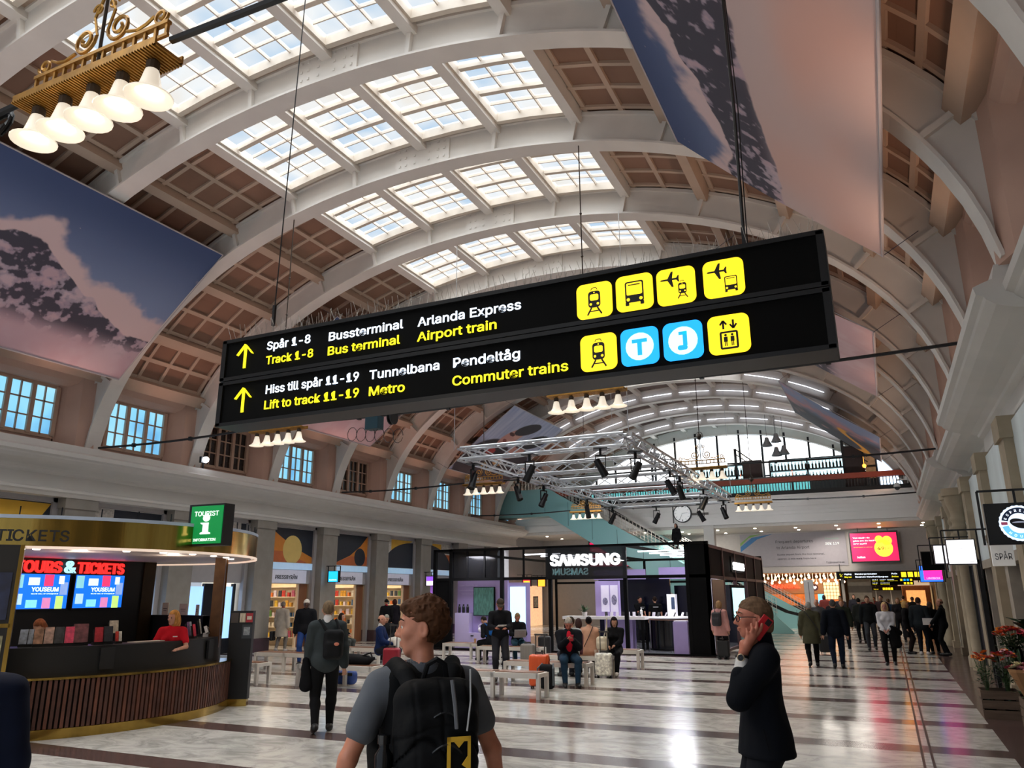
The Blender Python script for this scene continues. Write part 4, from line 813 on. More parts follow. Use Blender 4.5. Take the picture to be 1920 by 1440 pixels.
t = thing('lattice_lamp', 'warm glowing lattice panel over the food court', 'lamp', (-3.1, 51.5, 2.0)); MB().bx(-.42, .42, -.05, .05, -.5, .5).build('panel', em('#ffcf92', 1.6), t); b = MB()
for k in range(6): b.bx(-.44+.176*k-.012, -.44+.176*k+.012, -.07, -.05, -.5, .5).bx(-.44, .44, -.07, -.05, -.5+.2*k-.012, -.5+.2*k+.012)
b.build('lattice', DBROWN, t)
t = thing('food_counter', 'dark restaurant counter with a warm glowing strip in the food court', 'counter', (-5.6, 54.5, 0)); MB().bx(-2.8, 2.8, -.3, .3, 0, 1.1).build('front', DBROWN, t); MB().bx(-2.8, 2.8, .3, .4, 1.1, 1.8).build('menu_board', em('#c96a2c', .8, .5), t)
o = MB().bx(-.18, .18, -.04, .04, -.35, .35).build('blue_screen', em('#5fb6e8', 2), loc=(-3.75, 52, 1.45)); tag(o, 'small upright blue screen in the food court', 'screen')
t = thing('stone_pillar', 'striped stone pillar between food court and concourse passage', 'pillar', (-1.45, 49.2, 0)); b = MB()
for k in range(8): b.bx(-.62 if k % 2 else -.6, .6 if not k % 2 else .62, -.5, .5, k*.375, k*.375+.375, k % 2)
b.build('shaft', [mt('#a39784', .6, var=.1), mt('#6f6557', .6, var=.1)], t)
struct(MB().bx(-2.35, -2.2, 48, 48.4, 0, 3.0).build('trim_post', GREYP))
t = thing('info_totem', 'tall white information totem at the foot of the escalator', 'totem', onz(1520, 1180)); MB().bx(-.22, .22, -.08, .08, 0, 2.5).build('body', mt('#d5d8dc', .4), t); MB().bx(-.02, .02, -.09, -.08, .1, 2.4).build('groove', mt('#7d8288', .5), t); t.location = (-3.55, 41.9, 0)
t = thing('wooden_kiosk', 'warm lit wooden kiosk in the concourse passage', 'kiosk', (1.7, 58, 0)); MB().bx(-.9, .7, -1, 1, 0, 2.3).build('body', mt('#a5683c', .5, var=.2), t); MB().bx(-1.1, .7, -1.2, 1.2, 2.3, 2.6).build('roof', em('#f0d2ae', .5), t); MB().bx(-.7, .4, -1.03, -1, .9, 2.0).build('window', em('#ffb469', .8, .4), t)
t = thing('far_stairs', 'pale concourse stairs with slanted handrails far behind the crowd', 'stairs', (-.4, 70, 0)); b = MB()
for k in range(12): b.bx(-1.6, 1.6, .35*k, .35*k+.4, 0, .17*k+.17)
b.build('steps', mt('#8f8d8c', .5), t); b = MB()
for x in (-1.6, -.55, .55, 1.6): b.bar((x, 0, 1.0), (x, 4.2, 3.0), .07)
b.build('handrails', mt('#d8d5d2', .3, .5), t)
for x, c, lb in ((-1.6, '#ff9a4a', 'left'), (2.3, '#ffd29a', 'right')):
    o = MB().bx(-.03, .03, -2.5, 2.5, .4, 2.2).build('lit_shop_window', em(c, 1.2, .5), loc=(x, 60, 0)); tag(o, 'warm lit shop window on the %s side of the concourse passage' % lb, 'window')
# ================================================================ LEFT WALL: SHOPS, MURALS, SIGNS
ARTC = {'n': mt('#262c38', .6, var=.08), 'o': mt('#dd8a33', .6, var=.04), 'y': mt('#e5b43a', .6, var=.04), 'l': mt('#e6c674', .6, var=.03), 'w': mt('#c9c4bd', .6, var=.3, sc=14), 'r': mt('#c76a3a', .6, var=.05), 'f': mt('#d7d5d2', .5)}
def mural(y0, y1, shapes, label, bgc='n'):
    z0, z1 = 3.1, 4.36; w = y1-y0; h = z1-z0; ks = ['f']+list(dict.fromkeys([bgc]+[s[0] for s in shapes])); b = MB().bx(-20.42, -20.39, y0-.04, y1+.04, z0-.04, z1+.04, 0)
    P = lambda u, v, d: (-20.385+d, y0+u*w, z0+v*h); b.poly([P(*q, 0) for q in ((0, 0), (1, 0), (1, 1), (0, 1))], (-.003, 0, 0), ks.index(bgc))
    for i, (c, pts) in enumerate(shapes):
        if len(pts) == 4 and isinstance(pts[0], float): cx, cz, a, e = pts; pts = [(cx+a*cos(2*pi*k/28), cz+e*sin(2*pi*k/28)) for k in range(28)]
        b.poly([P(min(1, max(0, u)), min(1, max(0, v)), .003*(i+1)) for u, v in pts], (-.001, 0, 0), ks.index(c))
    tag(b.build('mural_panel', [ARTC[k] for k in ks]), label, 'mural', 'geometric mural panels over the shop fronts')
arc = lambda f, n=14: [(k/n, f(k/n)) for k in range(n+1)]
by = {i: (a, b_) for i, a, b_ in shop_y}
mural(*by[8], [('o', arc(lambda u: .98-1.05*u+.25*u*u)+[(1, 0), (0, 0)]), ('r', [(0, 0), (0, .32), (.3, .32), (.9, 0)]), ('l', (.52, .38, .22, .42))], 'mural with orange slope and pale yellow sun above the first newsagent door')
mural(*by[9], [('o', [(0, 0), (.5, .32), (.8, .66), (1, 1), (1, 0)]), ('r', [(0, 0), (.5, .3), (1, .3), (1, 0)]), ('n', (.78, .28, .16, .3))], 'mural with orange dune and dark oval above the second newsagent door')
mural(*by[10], [('w', [(0, .3), (.25, .3), (.25, 1), (0, 1)]), ('y', [(.25, .3), (.25, 1), (1, 1), (.5, .7)]), ('r', [(0, 0), (0, .3), (.2, .3)]), ('n', arc(lambda u: .93*(max(0, 1-(u-1)**2))**.5)+[(1, 0), (0, 0)])], 'mural with big dark quarter circle and yellow corner above the third newsagent door', 'w')
mural(*by[11], [('y', [(0, 1), (.6, 1), (.6, .7)]), ('w', [(.6, 1), (1, 1), (1, .6), (.6, .6)]), ('r', [(.5, .6), (1, .6), (1, 0)]), ('n', arc(lambda u: .95*(max(0, 1-u*u))**.5)+[(0, 0)])], 'mural with dark left quarter circle over the purple-lit shop', 'o')
mural(by[8][0]-PITCH, by[8][1]-PITCH, [('w', [(.3, .3), (.9, .3), (.9, 1), (.3, 1)]), ('o', [(0, 0), (1, 0), (1, .3), (.2, .2)])], 'dark mural with a terrazzo patch just right of the tourist information sign')
mural(by[8][0]-2*PITCH, by[8][1]-2*PITCH, [('w', [(0, 0), (.3, 0), (.3, 1), (0, 1)]), ('o', [(.55, 0), (.75, .35), (.95, .5), (.95, 0)]), ('o', [(.5, 0), (.7, .42), (.95, .55), (.95, .1)])], 'mural with a terrazzo strip and an orange hill above the ticket kiosk')
mural(by[8][0]-3*PITCH, by[8][1]-3*PITCH, [('y', [(0, 0), (.66, 0), (1, .98), (0, .98)])], 'mural almost all orange-yellow above the ticket kiosk at the far left edge')
SIGNG = mt('#c9c8d6', .5, em=.18); WARM = mt('#f0dcc0', .6); WOOD = mt('#8a5a3c', .5, var=.15, sc=2, sx=(3, 3, .4))  # SIGNG: faint glow put into the fascia to lift it out of shadow
GOODS = [mt(h, .45, var=.25, sc=9) for h in ('#c23a32', '#d8a23c', '#e8e2d4', '#3f6fa3', '#b85a7a', '#5d8a4a', '#e07b3a', '#d9cfe0', '#2f3a4a', '#e6c04a')]
gm = [MB().bx(-.02, .02, -.07, .07, 0, .24).mesh('magazine', g) for g in GOODS]+[MB().bx(-.05, .05, -.05, .05, 0, .16).mesh('carton', g) for g in GOODS]
for i in (8, 9, 10, 11):
    a, b_ = by[i]; nm = {8: 'first', 9: 'second', 10: 'third', 11: 'purple-lit'}[i]
    struct(MB().bx(-23.2, -23.1, a-.3, b_+.45, 0, 2.6).bx(-23.2, -20.6, a-.35, a-.25, 0, 2.6).bx(-23.2, -20.6, b_+.42, b_+.5, 0, 2.6).bx(-23.2, -20.6, a-.3, b_+.45, 2.5, 2.6).build('wall_shop', WARM if i < 11 else mt('#c9a8e0', .5)))
    MBb = MB().bx(-20.41, -20.33, a+.01, b_-.01, 2.84, 3.08); tag(MBb.build('transom_glass', mt('#a9c9e6', .15, em=.35)), 'pale blue transom window above the %s shop front from the kiosk' % nm, 'window', 'transom windows of the shops')
    if i < 11:
        t = thing('shop_sign', 'grey fascia with black newsagent lettering over the %s shop door from the kiosk' % nm, 'sign', (-20.35, (a+b_)/2-.12, 2.34), pi/2, 'newsagent fascia signs')
        MB().bx(-(b_-a)/2+.1, (b_-a)/2-.18, 0, .06, 0, .48).build('panel', SIGNG, t); text('PRESSBYRÅN', .19, mt('#17181c', .5), t, (-.1, -.012, .15), bold=0.014, align='CENTER', width=1.2)
        t = thing('shop_doors', 'wooden sliding door leaf at the right of the %s newsagent opening' % nm, 'door', (-20.55, b_-.3, 0)); MB().bx(-.04, .04, -.2, .28, 0, 2.32).build('leaf', WOOD, t); MB().bx(-.05, .05, -.26, -.2, 0, 2.32).build('jamb', mt('#d9c3a8', .5), t)
        t = thing('shop_shelving', 'tall bright shelving full of magazines inside the %s newsagent' % nm, 'shelf', (-21.75, b_+.12, 0), -pi/2); w = 2.0; sb = MB()
        for k in range(6): sb.bx(-.25, .12, -w/2, w/2, .3+.38*k, .325+.38*k)
        sb.bx(-.3, -.25, -w/2, w/2, 0, 2.4).bx(-.3, .12, -w/2, -w/2+.03, 0, 2.4).bx(-.3, .12, w/2-.03, w/2, 0, 2.4); sb.build('case', mt('#efe3cf', .5), t); MB().bx(.05, .1, -w/2, w/2, 2.36, 2.42).build('light_strip', em('#fff0cf', 3), t)
        for r in range(5):
            for k in range(9):
                o = bpy.data.objects.new('magazine', gm[random.randrange(20)]); COL.objects.link(o); o.name = o.data.name; o.location = (-21.75-w/2+.16+.21*k, b_+.12-random.uniform(-.05, .05), .326+.38*r); o.rotation_euler.z = pi/2+random.uniform(-.15, .15)
                tag(o, 'colourful magazine or carton on the shelves inside the %s newsagent' % nm, 'magazine' if 'mag' in o.name else 'carton', 'goods inside the %s newsagent' % nm)
        lamp('AREA', (-21.9, (a+b_)/2, 2.45), 26, (1, .86, .66), 1.6, (-21.9, (a+b_)/2, 0), sy=1.8)
    else: lamp('AREA', (-21.9, (a+b_)/2, 2.45), 30, (.8, .5, 1), 1.6, (-21.9, (a+b_)/2, 0), sy=1.8)
for k, i in enumerate((8, 7)):                           # posters of light in the nearer bays
    a, b_ = by[8][0]-PITCH*(k+1), by[8][1]-PITCH*(k+1); t = thing('lit_window', 'tall pale blue lit shop window seen behind the kiosk, %s' % ('right one' if k == 0 else 'left one'), 'window', (-20.7, (a+b_)/2, 0))
    MB().bx(-.03, .03, -1.1, -.2, .5, 2.2).build('pane', em('#8fb9ea', 1.3), t); MB().bx(-.03, .03, .2, 1.1, .5, 2.2).build('pane', em('#8fb9ea', 1.3), t); MB().bx(-.08, .0, -1.2, 1.2, 0, .5).bx(-.05, .08, -.2, .2, .5, 2.3).bx(-.05, .08, 1.1, 1.2, .5, 2.3).bx(-.05, .08, -1.2, -1.1, .5, 2.3).build('frame', DKSTEEL, t)
def blade(label, x, y, z0, z1, w, colr, rows=(), side=1, fr=.0):
    t = thing('hanging_sign', label, 'sign', (x, y, z0)); h = z1-z0; MB().bx(-w/2, w/2, -.05, .05, 0, h).build('panel', BLACK, t); MB().bx(-w/2+.02, w/2-.02, -.06, -.05, .02, h-.02).build('lit_face', colr, t)
    e = w/2+.05; MB().bar((-e, 0, -fr), (-e, 0, h+.18), .03).bar((e, 0, -fr if side > 0 else 0), (e, 0, h+.18), .03).bar((-e-(.5 if side < 0 else 0), 0, h+.18), (e+(.5 if side > 0 else 0), 0, h+.18), .03).bar((0, 0, h), (0, 0, h+.18), .03).build('bracket', BLACK, t); return t, h
t, h = blade('bright blue square shop sign on a bracket at the second pilaster', -19.62, 25.15, 2.38, 2.82, .48, em('#1aa7ea', 1.6), side=-1)
MB().lathe([(.001, -.07), (.09, -.07), (.09, -.06)], n=16).xf(Matrix.Translation((0, 0, .3)) @ Matrix.Rotation(pi/2, 4, 'X')).build('emblem', em('#d9f2ff', 1.6), t); text('Swedbank', .07, em('#d9f2ff', 1.6), t, (0, -.065, .07), align='CENTER', width=.36)
t, h = blade('purple and white square shop sign on a bracket left of the pavilion', -19.62, 32.5, 2.3, 2.75, .5, em('#e9d5ff', 1.4), side=-1); MB().bx(-.22, .22, -.065, -.06, .22, .43).build('band', em('#8b4fd0', 1.2), t)
t, h = blade('red and yellow shop sign seen through the pavilion', -19.75, 43.9, 2.35, 2.85, .5, em('#e2243c', 1.4), side=-1); MB().bx(-.2, .2, -.065, -.06, .18, .32).build('band', em('#f4c030', 1.4), t)
t, h = blade('orange glowing shop sign farther back behind the pavilion', -19.75, 46.2, 2.35, 2.85, .5, em('#ff9a2a', 2), side=-1)
t = thing('poster_shop', 'warm lit shop front with framed drawings beyond the pavilion passage', 'shop front', (-20.3, 45.4, 0)); MB().bx(-.1, .0, -2.1, 2.1, 0, 2.4).build('lit_wall', em('#e8b98c', .9, .25), t)
for yy, zz in ((-.5, 1.75), (-.5, .95), (1.0, 1.4)): f_ = MB().bx(0, .04, yy-.36, yy+.36, zz-.36, zz+.36).build('frame', mt('#5a4636', .5), t); MB().bx(.04, .05, yy-.3, yy+.3, zz-.3, zz+.3).build('drawing', mt('#d9c7ae', .6, var=.45, sc=7), f_)
MB().bx(0, .1, -1.5, -1.1, 0, 2.3).build('shelf_column', em('#ffcf8a', 1.3, .6), t)
# ================================================================ TICKET KIOSK
KC = Vector((-13.2, 9.2, 0)); BRASS = mt('#a88a45', .16, .95, var=.15, sc=3, bump=.12, sx=(2.2, 2.2, .08)); KBLK = mt('#08090c', .5, var=0); WALN = mt('#4a2a20', .55, var=.3, sc=5); WALN2 = mt('#5d3526', .5, var=.3, sc=5)
K = thing('ticket_kiosk', 'round tourist ticket kiosk with slatted wood base and brass canopy', 'kiosk', KC)
a0, a1 = -2.6, .72                                       # open arc of the counter
MB().lathe([(3.0, 0), (3.03, 0), (3.03, .13), (2.98, .14)], n=70, a0=a0, a1=a1).build('brass_skirting', BRASS, K, smooth=True)
sl = MB()
for k in range(150):
    a = a0+(a1-a0)*(k+.5)/150; sl.box((3.0*cos(a), 3.0*sin(a), .45), (.05, .042, .63), a, k % 3 % 2)
sl.build('wood_slats', [WALN, WALN2], K); MB().lathe([(2.96, .12), (2.96, .78)], n=70, a0=a0, a1=a1).build('base', mt('#170f0c', .7), K, smooth=True)
MB().lathe([(2.97, .77), (3.04, .77), (3.04, .8), (2.8, .8)], n=70, a0=a0, a1=a1).build('brass_ledge', BRASS, K)
MB().lathe([(2.82, .8), (2.8, 1.19), (2.25, 1.19), (2.25, 1.15), (2.3, 0)], n=70, a0=a0, a1=a1).build('counter', KBLK, K, smooth=30)
can = MB().lathe([(3.3, 2.56), (3.3, 2.95)], n=90).build('brass_canopy', BRASS, K, smooth=True)
MB().lathe([(3.31, 2.95), (3.31, 3.0), (3.2, 3.0), (.01, 3.02)], n=60).build('canopy_roof', mt('#a9b4c4', .4), K, smooth=30); MB().lathe([(3.32, 2.53), (3.32, 2.57), (3.22, 2.55)], n=60).build('canopy_rim', em('#f1d9c6', .5), K); MB().lathe([(3.26, 2.555), (.01, 2.555)], n=60).build('canopy_soffit', mt('#c9b6aa', .5), K)
for k in range(16):
    a = -2.4+.21*k; kd2 = MB().lathe([(.055, 0), (.05, -.012), (.001, -.012)], (2.85*cos(a), 2.85*sin(a), 2.555), 10).build('soffit_light', em('#fff3df', 9), K)
lw_ = [('T', 0), ('I', .21), ('C', .32), ('K', .58), ('E', .82), ('T', 1.04), ('S', 1.25)]
thS = math.atan2(7.34-9.2, -10.47+13.2); th0 = thS-.86/3.3
lt = MB()
for ch, du in lw_:
    a = th0+.62*du/3.3; o = text(ch, .215, BLACK, K, (3.306*cos(a), 3.306*sin(a), 2.64), bold=.012); o.rotation_euler.z = a+pi/2
for k in range(40): a = 2*pi*k/40; lt.bx(3.26*cos(a)-.006, 3.26*cos(a)+.006, 3.26*sin(a)-.006, 3.26*sin(a)+.006, 3, 3.12)
lt.build('canopy_spikes', DKSTEEL, K)
tw = mt('#5a3a1c', .35, .5, var=.2)
for a in (.62, .78, .98): MB().bx(-.09, .09, -.05, .05, 1.0, 2.56).xf(Matrix.Translation((2.72*cos(a), 2.72*sin(a), 0)) @ Matrix.Rotation(a, 4, 'Z')).build('brass_post', tw if a != .98 else BRASS, K)
MB().bx(-.04, .05, -1.7, 1.75, 0, 2.72).xf(Matrix.Translation((-.45, .35, 0))).build('core_wall', KBLK, K); MB().bx(-.3, .05, 0, .28, 0, 2.56).xf(Matrix.Translation((-.42, 2.1, 0))).build('bronze_panel', mt('#33240f', .4, .5, var=.2), K)
bw = MB().lathe([(2.62, .0), (2.62, 1.52), (2.5, 1.52), (2.5, 0)], n=30, a0=1.0, a1=2.0).build('back_partition', KBLK, K)
# end block of the counter with pictogram plates
e = ony(447, 1235, 11.1); t = thing('kiosk_end_panel', 'black panel with small pictogram plates at the right end of the kiosk', 'panel', (-10.74, 11.2, 0), R(30))
MB().bx(-.2, .2, -.12, .06, .12, 1.62).build('body', KBLK, t); MB().bx(-.19, .19, -.1, .05, 0, .12).build('brass_foot', BRASS, t)
for x, z, w, h, c in ((-.12, 1.5, .13, .17, '#4a4038'), (.02, 1.5, .1, .16, '#cfc3a8'), (.14, 1.5, .12, .16, '#b02a30'), (.11, 1.26, .17, .24, '#31353a')): MB().bx(x-w/2, x+w/2, -.13, -.12, z-h/2, z+h/2).build('plate', mt(c, .4), t)
MB().bx(-.02, .0, -.14, -.13, 1.44, 1.56).bx(.035, .055, -.14, -.13, 1.44, 1.56).bx(.1, .18, -.14, -.13, 1.47, 1.53).build('pictogram', mt('#e0d6c4', .5), t); MB().bx(.055, .165, -.14, -.13, 1.2, 1.34).build('print', mt('#8d9499', .5, var=.4, sc=30), t)
# screens and lettering on the core wall
t = thing('kiosk_sign', 'red letters TOURS & TICKETS glowing above the kiosk screens', 'sign', (-13.55, 9.9, 2.31), pi/2)
text('TOURS', .27, em('#e5221f', 2.2), t, (-1.28, -.02, 0), bold=0.020, width=.86, depth=.05); text('&', .29, em('#8fc3d0', 1.6), t, (-.36, -.02, 0), bold=0.016, width=.22, depth=.05); text('TICKETS', .27, em('#e5221f', 2.2), t, (-.1, -.02, 0), bold=0.020, width=.98, depth=.05)
for yc, lb in ((9.15, 'left'), (10.3, 'right')):
    t = thing('kiosk_screen', 'blue advertising screen inside the kiosk, %s of the two' % lb, 'screen', (-13.55, yc, 1.98), pi/2); MB().bx(-.53, .53, -.03, .05, -.32, .32).build('housing', BLACK, t); MB().bx(-.51, .51, -.035, -.03, -.295, .295).build('screen', em('#1467e6', 1.3), t)
    for x, z, w, h, c in ((-.42, .17, .15, .22, '#7fc0c9'), (-.15, .17, .2, .13, '#cfe0ef'), (.12, .19, .17, .2, '#e83a6a'), (.36, .2, .1, .14, '#dfe6f5'), (.42, .05, .14, .22, '#7f9bd0'), (-.4, -.13, .15, .18, '#a9cdf0'), (-.15, -.21, .2, .13, '#7fd3e6'), (.12, -.2, .15, .18, '#d07fb0'), (.36, -.19, .14, .22, '#b9e37a')): MB().bx(x-w/2, x+w/2, -.04, -.036, z-h/2, z+h/2).build('picture', em(c, 1.1, .35), t)
    text('YOUSEUM', .1, em('#eaf6ff', 1.4), t, (-.18, -.04, .0), bold=0.016, width=.5); text('SELFIE HALL OF STOCKHOLM', .025, em('#eaf6ff', 1.4), t, (-.18, -.04, -.05), width=.5)
# tourist information sign on the canopy edge
a, c_ = ony(354, 1022, 9.1), ony(421, 944, 9.1); t = thing('information_sign', 'green tourist information sign with a big white i on the kiosk canopy', 'sign', ((a.x+c_.x)/2, 9.1, a.z), R(3)); w = c_.x-a.x; h = c_.z-a.z-.02
MB().bx(-w/2-.04, w/2, 0, .22, -.02, h+.03).build('housing', BLACK, t); GS = em('#0b7a3a', .75); MB().bx(-w/2+.02, w/2-.02, -.012, 0, .01, h).build('face', GS, t); WI = em('#e8f2ea', .95)
text('TOURIST', .105, WI, t, (0, -.02, h-.16), align='CENTER', bold=0.008, width=w*.72); text('INFORMATION', .06, WI, t, (0, -.02, .05), align='CENTER', bold=0.008, width=w*.66)
MB().poly([(-.11, 0, .17), (.11, 0, .17), (.11, 0, .2), (.06, 0, .22), (.06, 0, .42), (-.12, 0, .42), (-.1, 0, .39), (-.06, 0, .38), (-.06, 0, .22), (-.11, 0, .2)], (0, -.01, 0)).poly([(.005+.075*cos(2*pi*k/20), 0, .52+.075*sin(2*pi*k/20)) for k in range(20)], (0, -.01, 0)).xf(Matrix.Translation((0, -.013, .035)) @ Matrix.Diagonal((.92, 1, .72, 1))).build('letter_i', WI, t)
# counter clutter: racks, brochures, boxes, terminal
def oncyl(px, py, r, z=None):
    d = _ray(px, py); A_ = d[0]**2+d[1]**2; B_ = d[0]*KC.x+d[1]*KC.y; t_ = (B_-math.sqrt(max(0, B_*B_-A_*(KC.x**2+KC.y**2-r*r))))/A_; p = Vector((0, 0, CH))+Vector(d*t_)
    if z is not None: p.z = z
    return p, math.atan2(p.y-KC.y, p.x-KC.x)+pi/2
PRN = {c: mt(c, .5, var=.5, sc=14) for c in ('#b58a72', '#c9a79a', '#7a4a50', '#3a3d44', '#a8b3c4', '#7a5a86', '#8c6a4a', '#c3bdb2')}
def card(label, px, w, h, cols, r=2.55, name='brochure_rack', cat='rack', z=1.19, tilt=-12):
    p, rz = oncyl(px, 1205, r, z); t = thing(name, label, cat, p, rz); n = len(cols)
    MB().bx(-w/2, w/2, 0, .14, 0, .03).box((0, .06, h*.45), (w, .02, h*.9), 0, 0, R(tilt)).build('stand', KBLK, t)
    for k, c in enumerate(cols): x = -w/2+w*(k+.5)/n; MB().box((x, .035-.0*k, h*.5+.02), (w/n*.9, .012, h*.86), 0, 0, R(tilt)).build('leaflet', PRN.get(c) or mt(c, .5, var=.3, sc=20), t)
    return t
card('wide black rack of city brochures with a pink leaflet at the counter left', 100, .52, .27, ['#b58a72', '#c9a79a', '#3a3d44', '#e0456a'], 2.6)
card('pair of pale postcards left of the wide brochure rack', 50, .22, .24, ['#a8b3c4', '#a8b3c4'], 2.5)
card('dark pink city poster stand between brochure racks', 150, .22, .31, ['#7a4a50'], 2.6, 'poster_stand', 'stand')
card('red and white leaflet holder left of the small framed print', 185, .13, .25, ['#b5303c'], 2.6, 'leaflet_holder', 'holder')
card('small white framed dark print on the counter', 203, .14, .26, ['#2b2e36'], 2.62, 'framed_print', 'print')
card('fan of red and white leaflets right of the framed print', 223, .1, .17, ['#d8423c', '#e8e2da'], 2.5, 'leaflet_holder', 'holder')
card('white leaflet stand behind the counter items, tilted', 212, .15, .22, ['#c9bfae'], 2.3, 'leaflet_holder', 'holder', 1.3)
card('purple and pink leaflet holder right of the clerk', 357, .16, .27, ['#7a5a86', '#a8b3c4'], 2.5, 'leaflet_holder', 'holder')
card('red leaflet holder right of the purple one', 366, .09, .23, ['#d0304a'], 2.62, 'leaflet_holder', 'holder')
card('small grey leaflet holder beside the payment terminal', 377, .08, .3, ['#c3bdb2'], 2.5, 'leaflet_holder', 'holder')
card('tilted photo brochure at the right end of the counter', 403, .16, .25, ['#8c6a4a'], 2.5, 'leaflet_holder', 'holder')
p, rz = oncyl(388, 1190, 2.6, 1.19); t = thing('payment_terminal', 'white card payment terminal tilted on the counter', 'terminal', p, rz); MB().box((0, 0, .1), (.15, .05, .13), 0, 0, R(-25), R(20)).bx(-.05, .05, -.03, .06, 0, .06).build('housing', mt('#c6c6c8', .4), t); MB().box((0, -.03, .1), (.1, .02, .08), 0, 0, R(-25), R(20)).build('display', BLACK, t)
p, rz = oncyl(320, 1200, 2.35, 1.19); t = thing('paper_stack', 'stack of white papers in front of the clerk', 'paper', p, rz); MB().bx(-.22, .2, -.12, .12, 0, .07).build('stack', mt('#c2b6aa', .6, var=.2, sc=30), t)
t = thing('white_board', 'thin pale desk mat on the kiosk counter left of the clerk', 'mat', oncyl(275, 1210, 2.5, 1.192)[0], oncyl(275, 1210, 2.5)[1]); MB().bx(-.28, .25, -.1, .1, 0, .012).build('mat', mt('#cfc6bd', .5), t)
for px, py, w, h, c, lb in ((273, 1132, .22, .24, '#c01f34', 'red card with white script on the kiosk back partition'), (311, 1135, .12, .2, '#cfc2ae', 'small cream notice on the kiosk back partition'), (346, 1125, .2, .18, '#cfc2ae', 'cream double notice on the back partition near the brass post'), (371, 1135, .09, .17, '#c3b8a6', 'narrow cream notice by the brass post')):
    d = _ray(px, py); r_ = 2.56; A_ = d[0]**2+d[1]**2; B_ = d[0]*KC.x+d[1]*KC.y; t_ = (B_+math.sqrt(max(0, B_*B_-A_*(KC.x**2+KC.y**2-r_*r_))))/A_; p = Vector(d*t_); p.z = 1.52
    t = thing('notice', lb, 'notice', p, math.atan2(p.y-KC.y, p.x-KC.x)-pi/2); MB().bx(-w/2*1.3, w/2*1.3, -.01, .01, 0, h*1.2).build('card', mt(c, .5), t); MB().bx(-w*.4, w*.4, -.014, -.01, h*.6, h*.66).bx(-w*.3, w*.3, -.014, -.01, h*.4, h*.45).build('writing', mt('#3a2a26' if c != '#c01f34' else '#f0d8d8', .5), t)
for px, lb in ((203, 'left'), (394, 'right')):
    p, rz = oncyl(px, 1215, 2.84, 1.0); o = MB().bx(-.1, .1, -.02, .02, -.14, .16).build('card_reader_pad', BLACK, loc=p); o.rotation_euler.z = rz; tag(o, 'small black box clipped to the counter front, %s one' % lb, 'box')
t = thing('display_tower', 'tall black display tower with brass edges at the kiosk left end', 'display', (-10.78, 6.45, 0), R(52)); MB().bx(-.42, .42, -.1, .3, 0, 2.56).build('body', mt('#15120f', .4), t); MB().bx(.4, .45, -.13, -.08, 0, 2.56).bx(-.45, -.4, -.13, -.08, 0, 2.56).bx(-.42, .42, -.13, -.1, 1.5, 1.55).build('brass_edge', BRASS, t); MB().bx(-.36, .12, -.12, -.1, 1.66, 2.45).build('red_poster', mt('#c21f36', .4, em=.25), t); MB().bx(.16, .36, -.12, -.1, 1.6, 2.2).build('dark_poster', mt('#20263f', .4, var=.5), t); MB().bx(-.36, .0, -.12, -.1, .85, 1.35).build('blue_poster', mt('#274f8f', .4, em=.2, var=.4), t); MB().bx(.16, .36, -.12, -.1, .75, 1.4).build('leaflets', mt('#8f8a6a', .5, var=.6, sc=12), t)
for a in (-1.9, -1.2, -.5, .2): lamp('POINT', KC+Vector((2.3*cos(a), 2.3*sin(a), 2.4)), 7, (1, .9, .8), .12)
# ================================================================ BLACK PAVILION
PV = thing('pavilion', 'black framed glass phone pavilion with white glowing letters in mid-hall', 'pavilion', (-10, 25.3, 0)); PF = mt('#0a0a0b', .72, var=0); LIL = mt('#a898cf', .5, var=.02); LIL2 = mt('#c3b6df', .5, var=.02); GLASS = glass_mat('#c9d3d6')
X = lambda x: x+10
fr = MB(); HT, HM = 3.5, 2.42
for x in (-15.1, -14.42, -12.35, -10.5, -7.82, -5.75, -5.1): fr.bx(X(x)-.06, X(x)+.06, -.06, .06, 0, HT)
fr.bx(X(-15.1), X(-5.1), -.06, .06, HT-.09, HT).bx(X(-15.1), X(-5.1), -.05, .05, HM-.05, HM+.05).bx(X(-15.1), X(-5.0), -.1, .1, 0, .05)
for x in (-13.75, -13.05, -11.5): fr.bx(X(x)-.03, X(x)+.03, -.03, .03, HM, HT)
fr.build('front_frame', PF, PV)
MB().bx(X(-15.1), X(-14.42), -.03, .03, 0, HM).build('black_panel', PF, PV); MB().bx(X(-5.75), X(-5.1), -.05, .05, 0, HT).build('black_panel', PF, PV); MB().bx(X(-14.4), X(-12.4), 0, .02, HM+.05, HT-.09).build('smoked_glass', mt('#141518', .15, alpha=.72), PV)
b = MB()
for y in (0, 2.4, 4.8, 7.2, 9.6, 11.9):
    b.bx(X(-5.1)-.06, X(-5.1)+.06, y-.06, y+.06, 0, 3.4)
for z in (.03, HM-.03, 3.36): b.bx(X(-5.15), X(-5.05), 0, 11.9, z-.05, z+.05)
b.build('side_frame', mt('#4a3234', .5), PV); MB().bx(X(-5.1)-.02, X(-5.1)+.02, 0, 11.9, HM, 3.36).bx(X(-5.1)-.02, X(-5.1)+.02, 7.3, 11.9, 0, HM).build('side_panels', PF, PV); MB().bx(X(-5.08), X(-5.05), .3, 2.3, .1, HM-.1).build('grey_panel', mt('#6a585c', .3, var=.1), PV)
o = thing('side_screen', 'pale cyan screen on the right flank of the pavilion', 'screen', (-5.02, 30.2, 1.55), -pi/2+pi); MB().bx(-1.4, 1.4, 0, .06, -.6, .62).build('housing', PF, o); MB().bx(-1.3, 1.3, -.01, 0, -.5, .52).build('screen', em('#b6eef0', 1.4), o); o.rotation_euler.z = pi/2
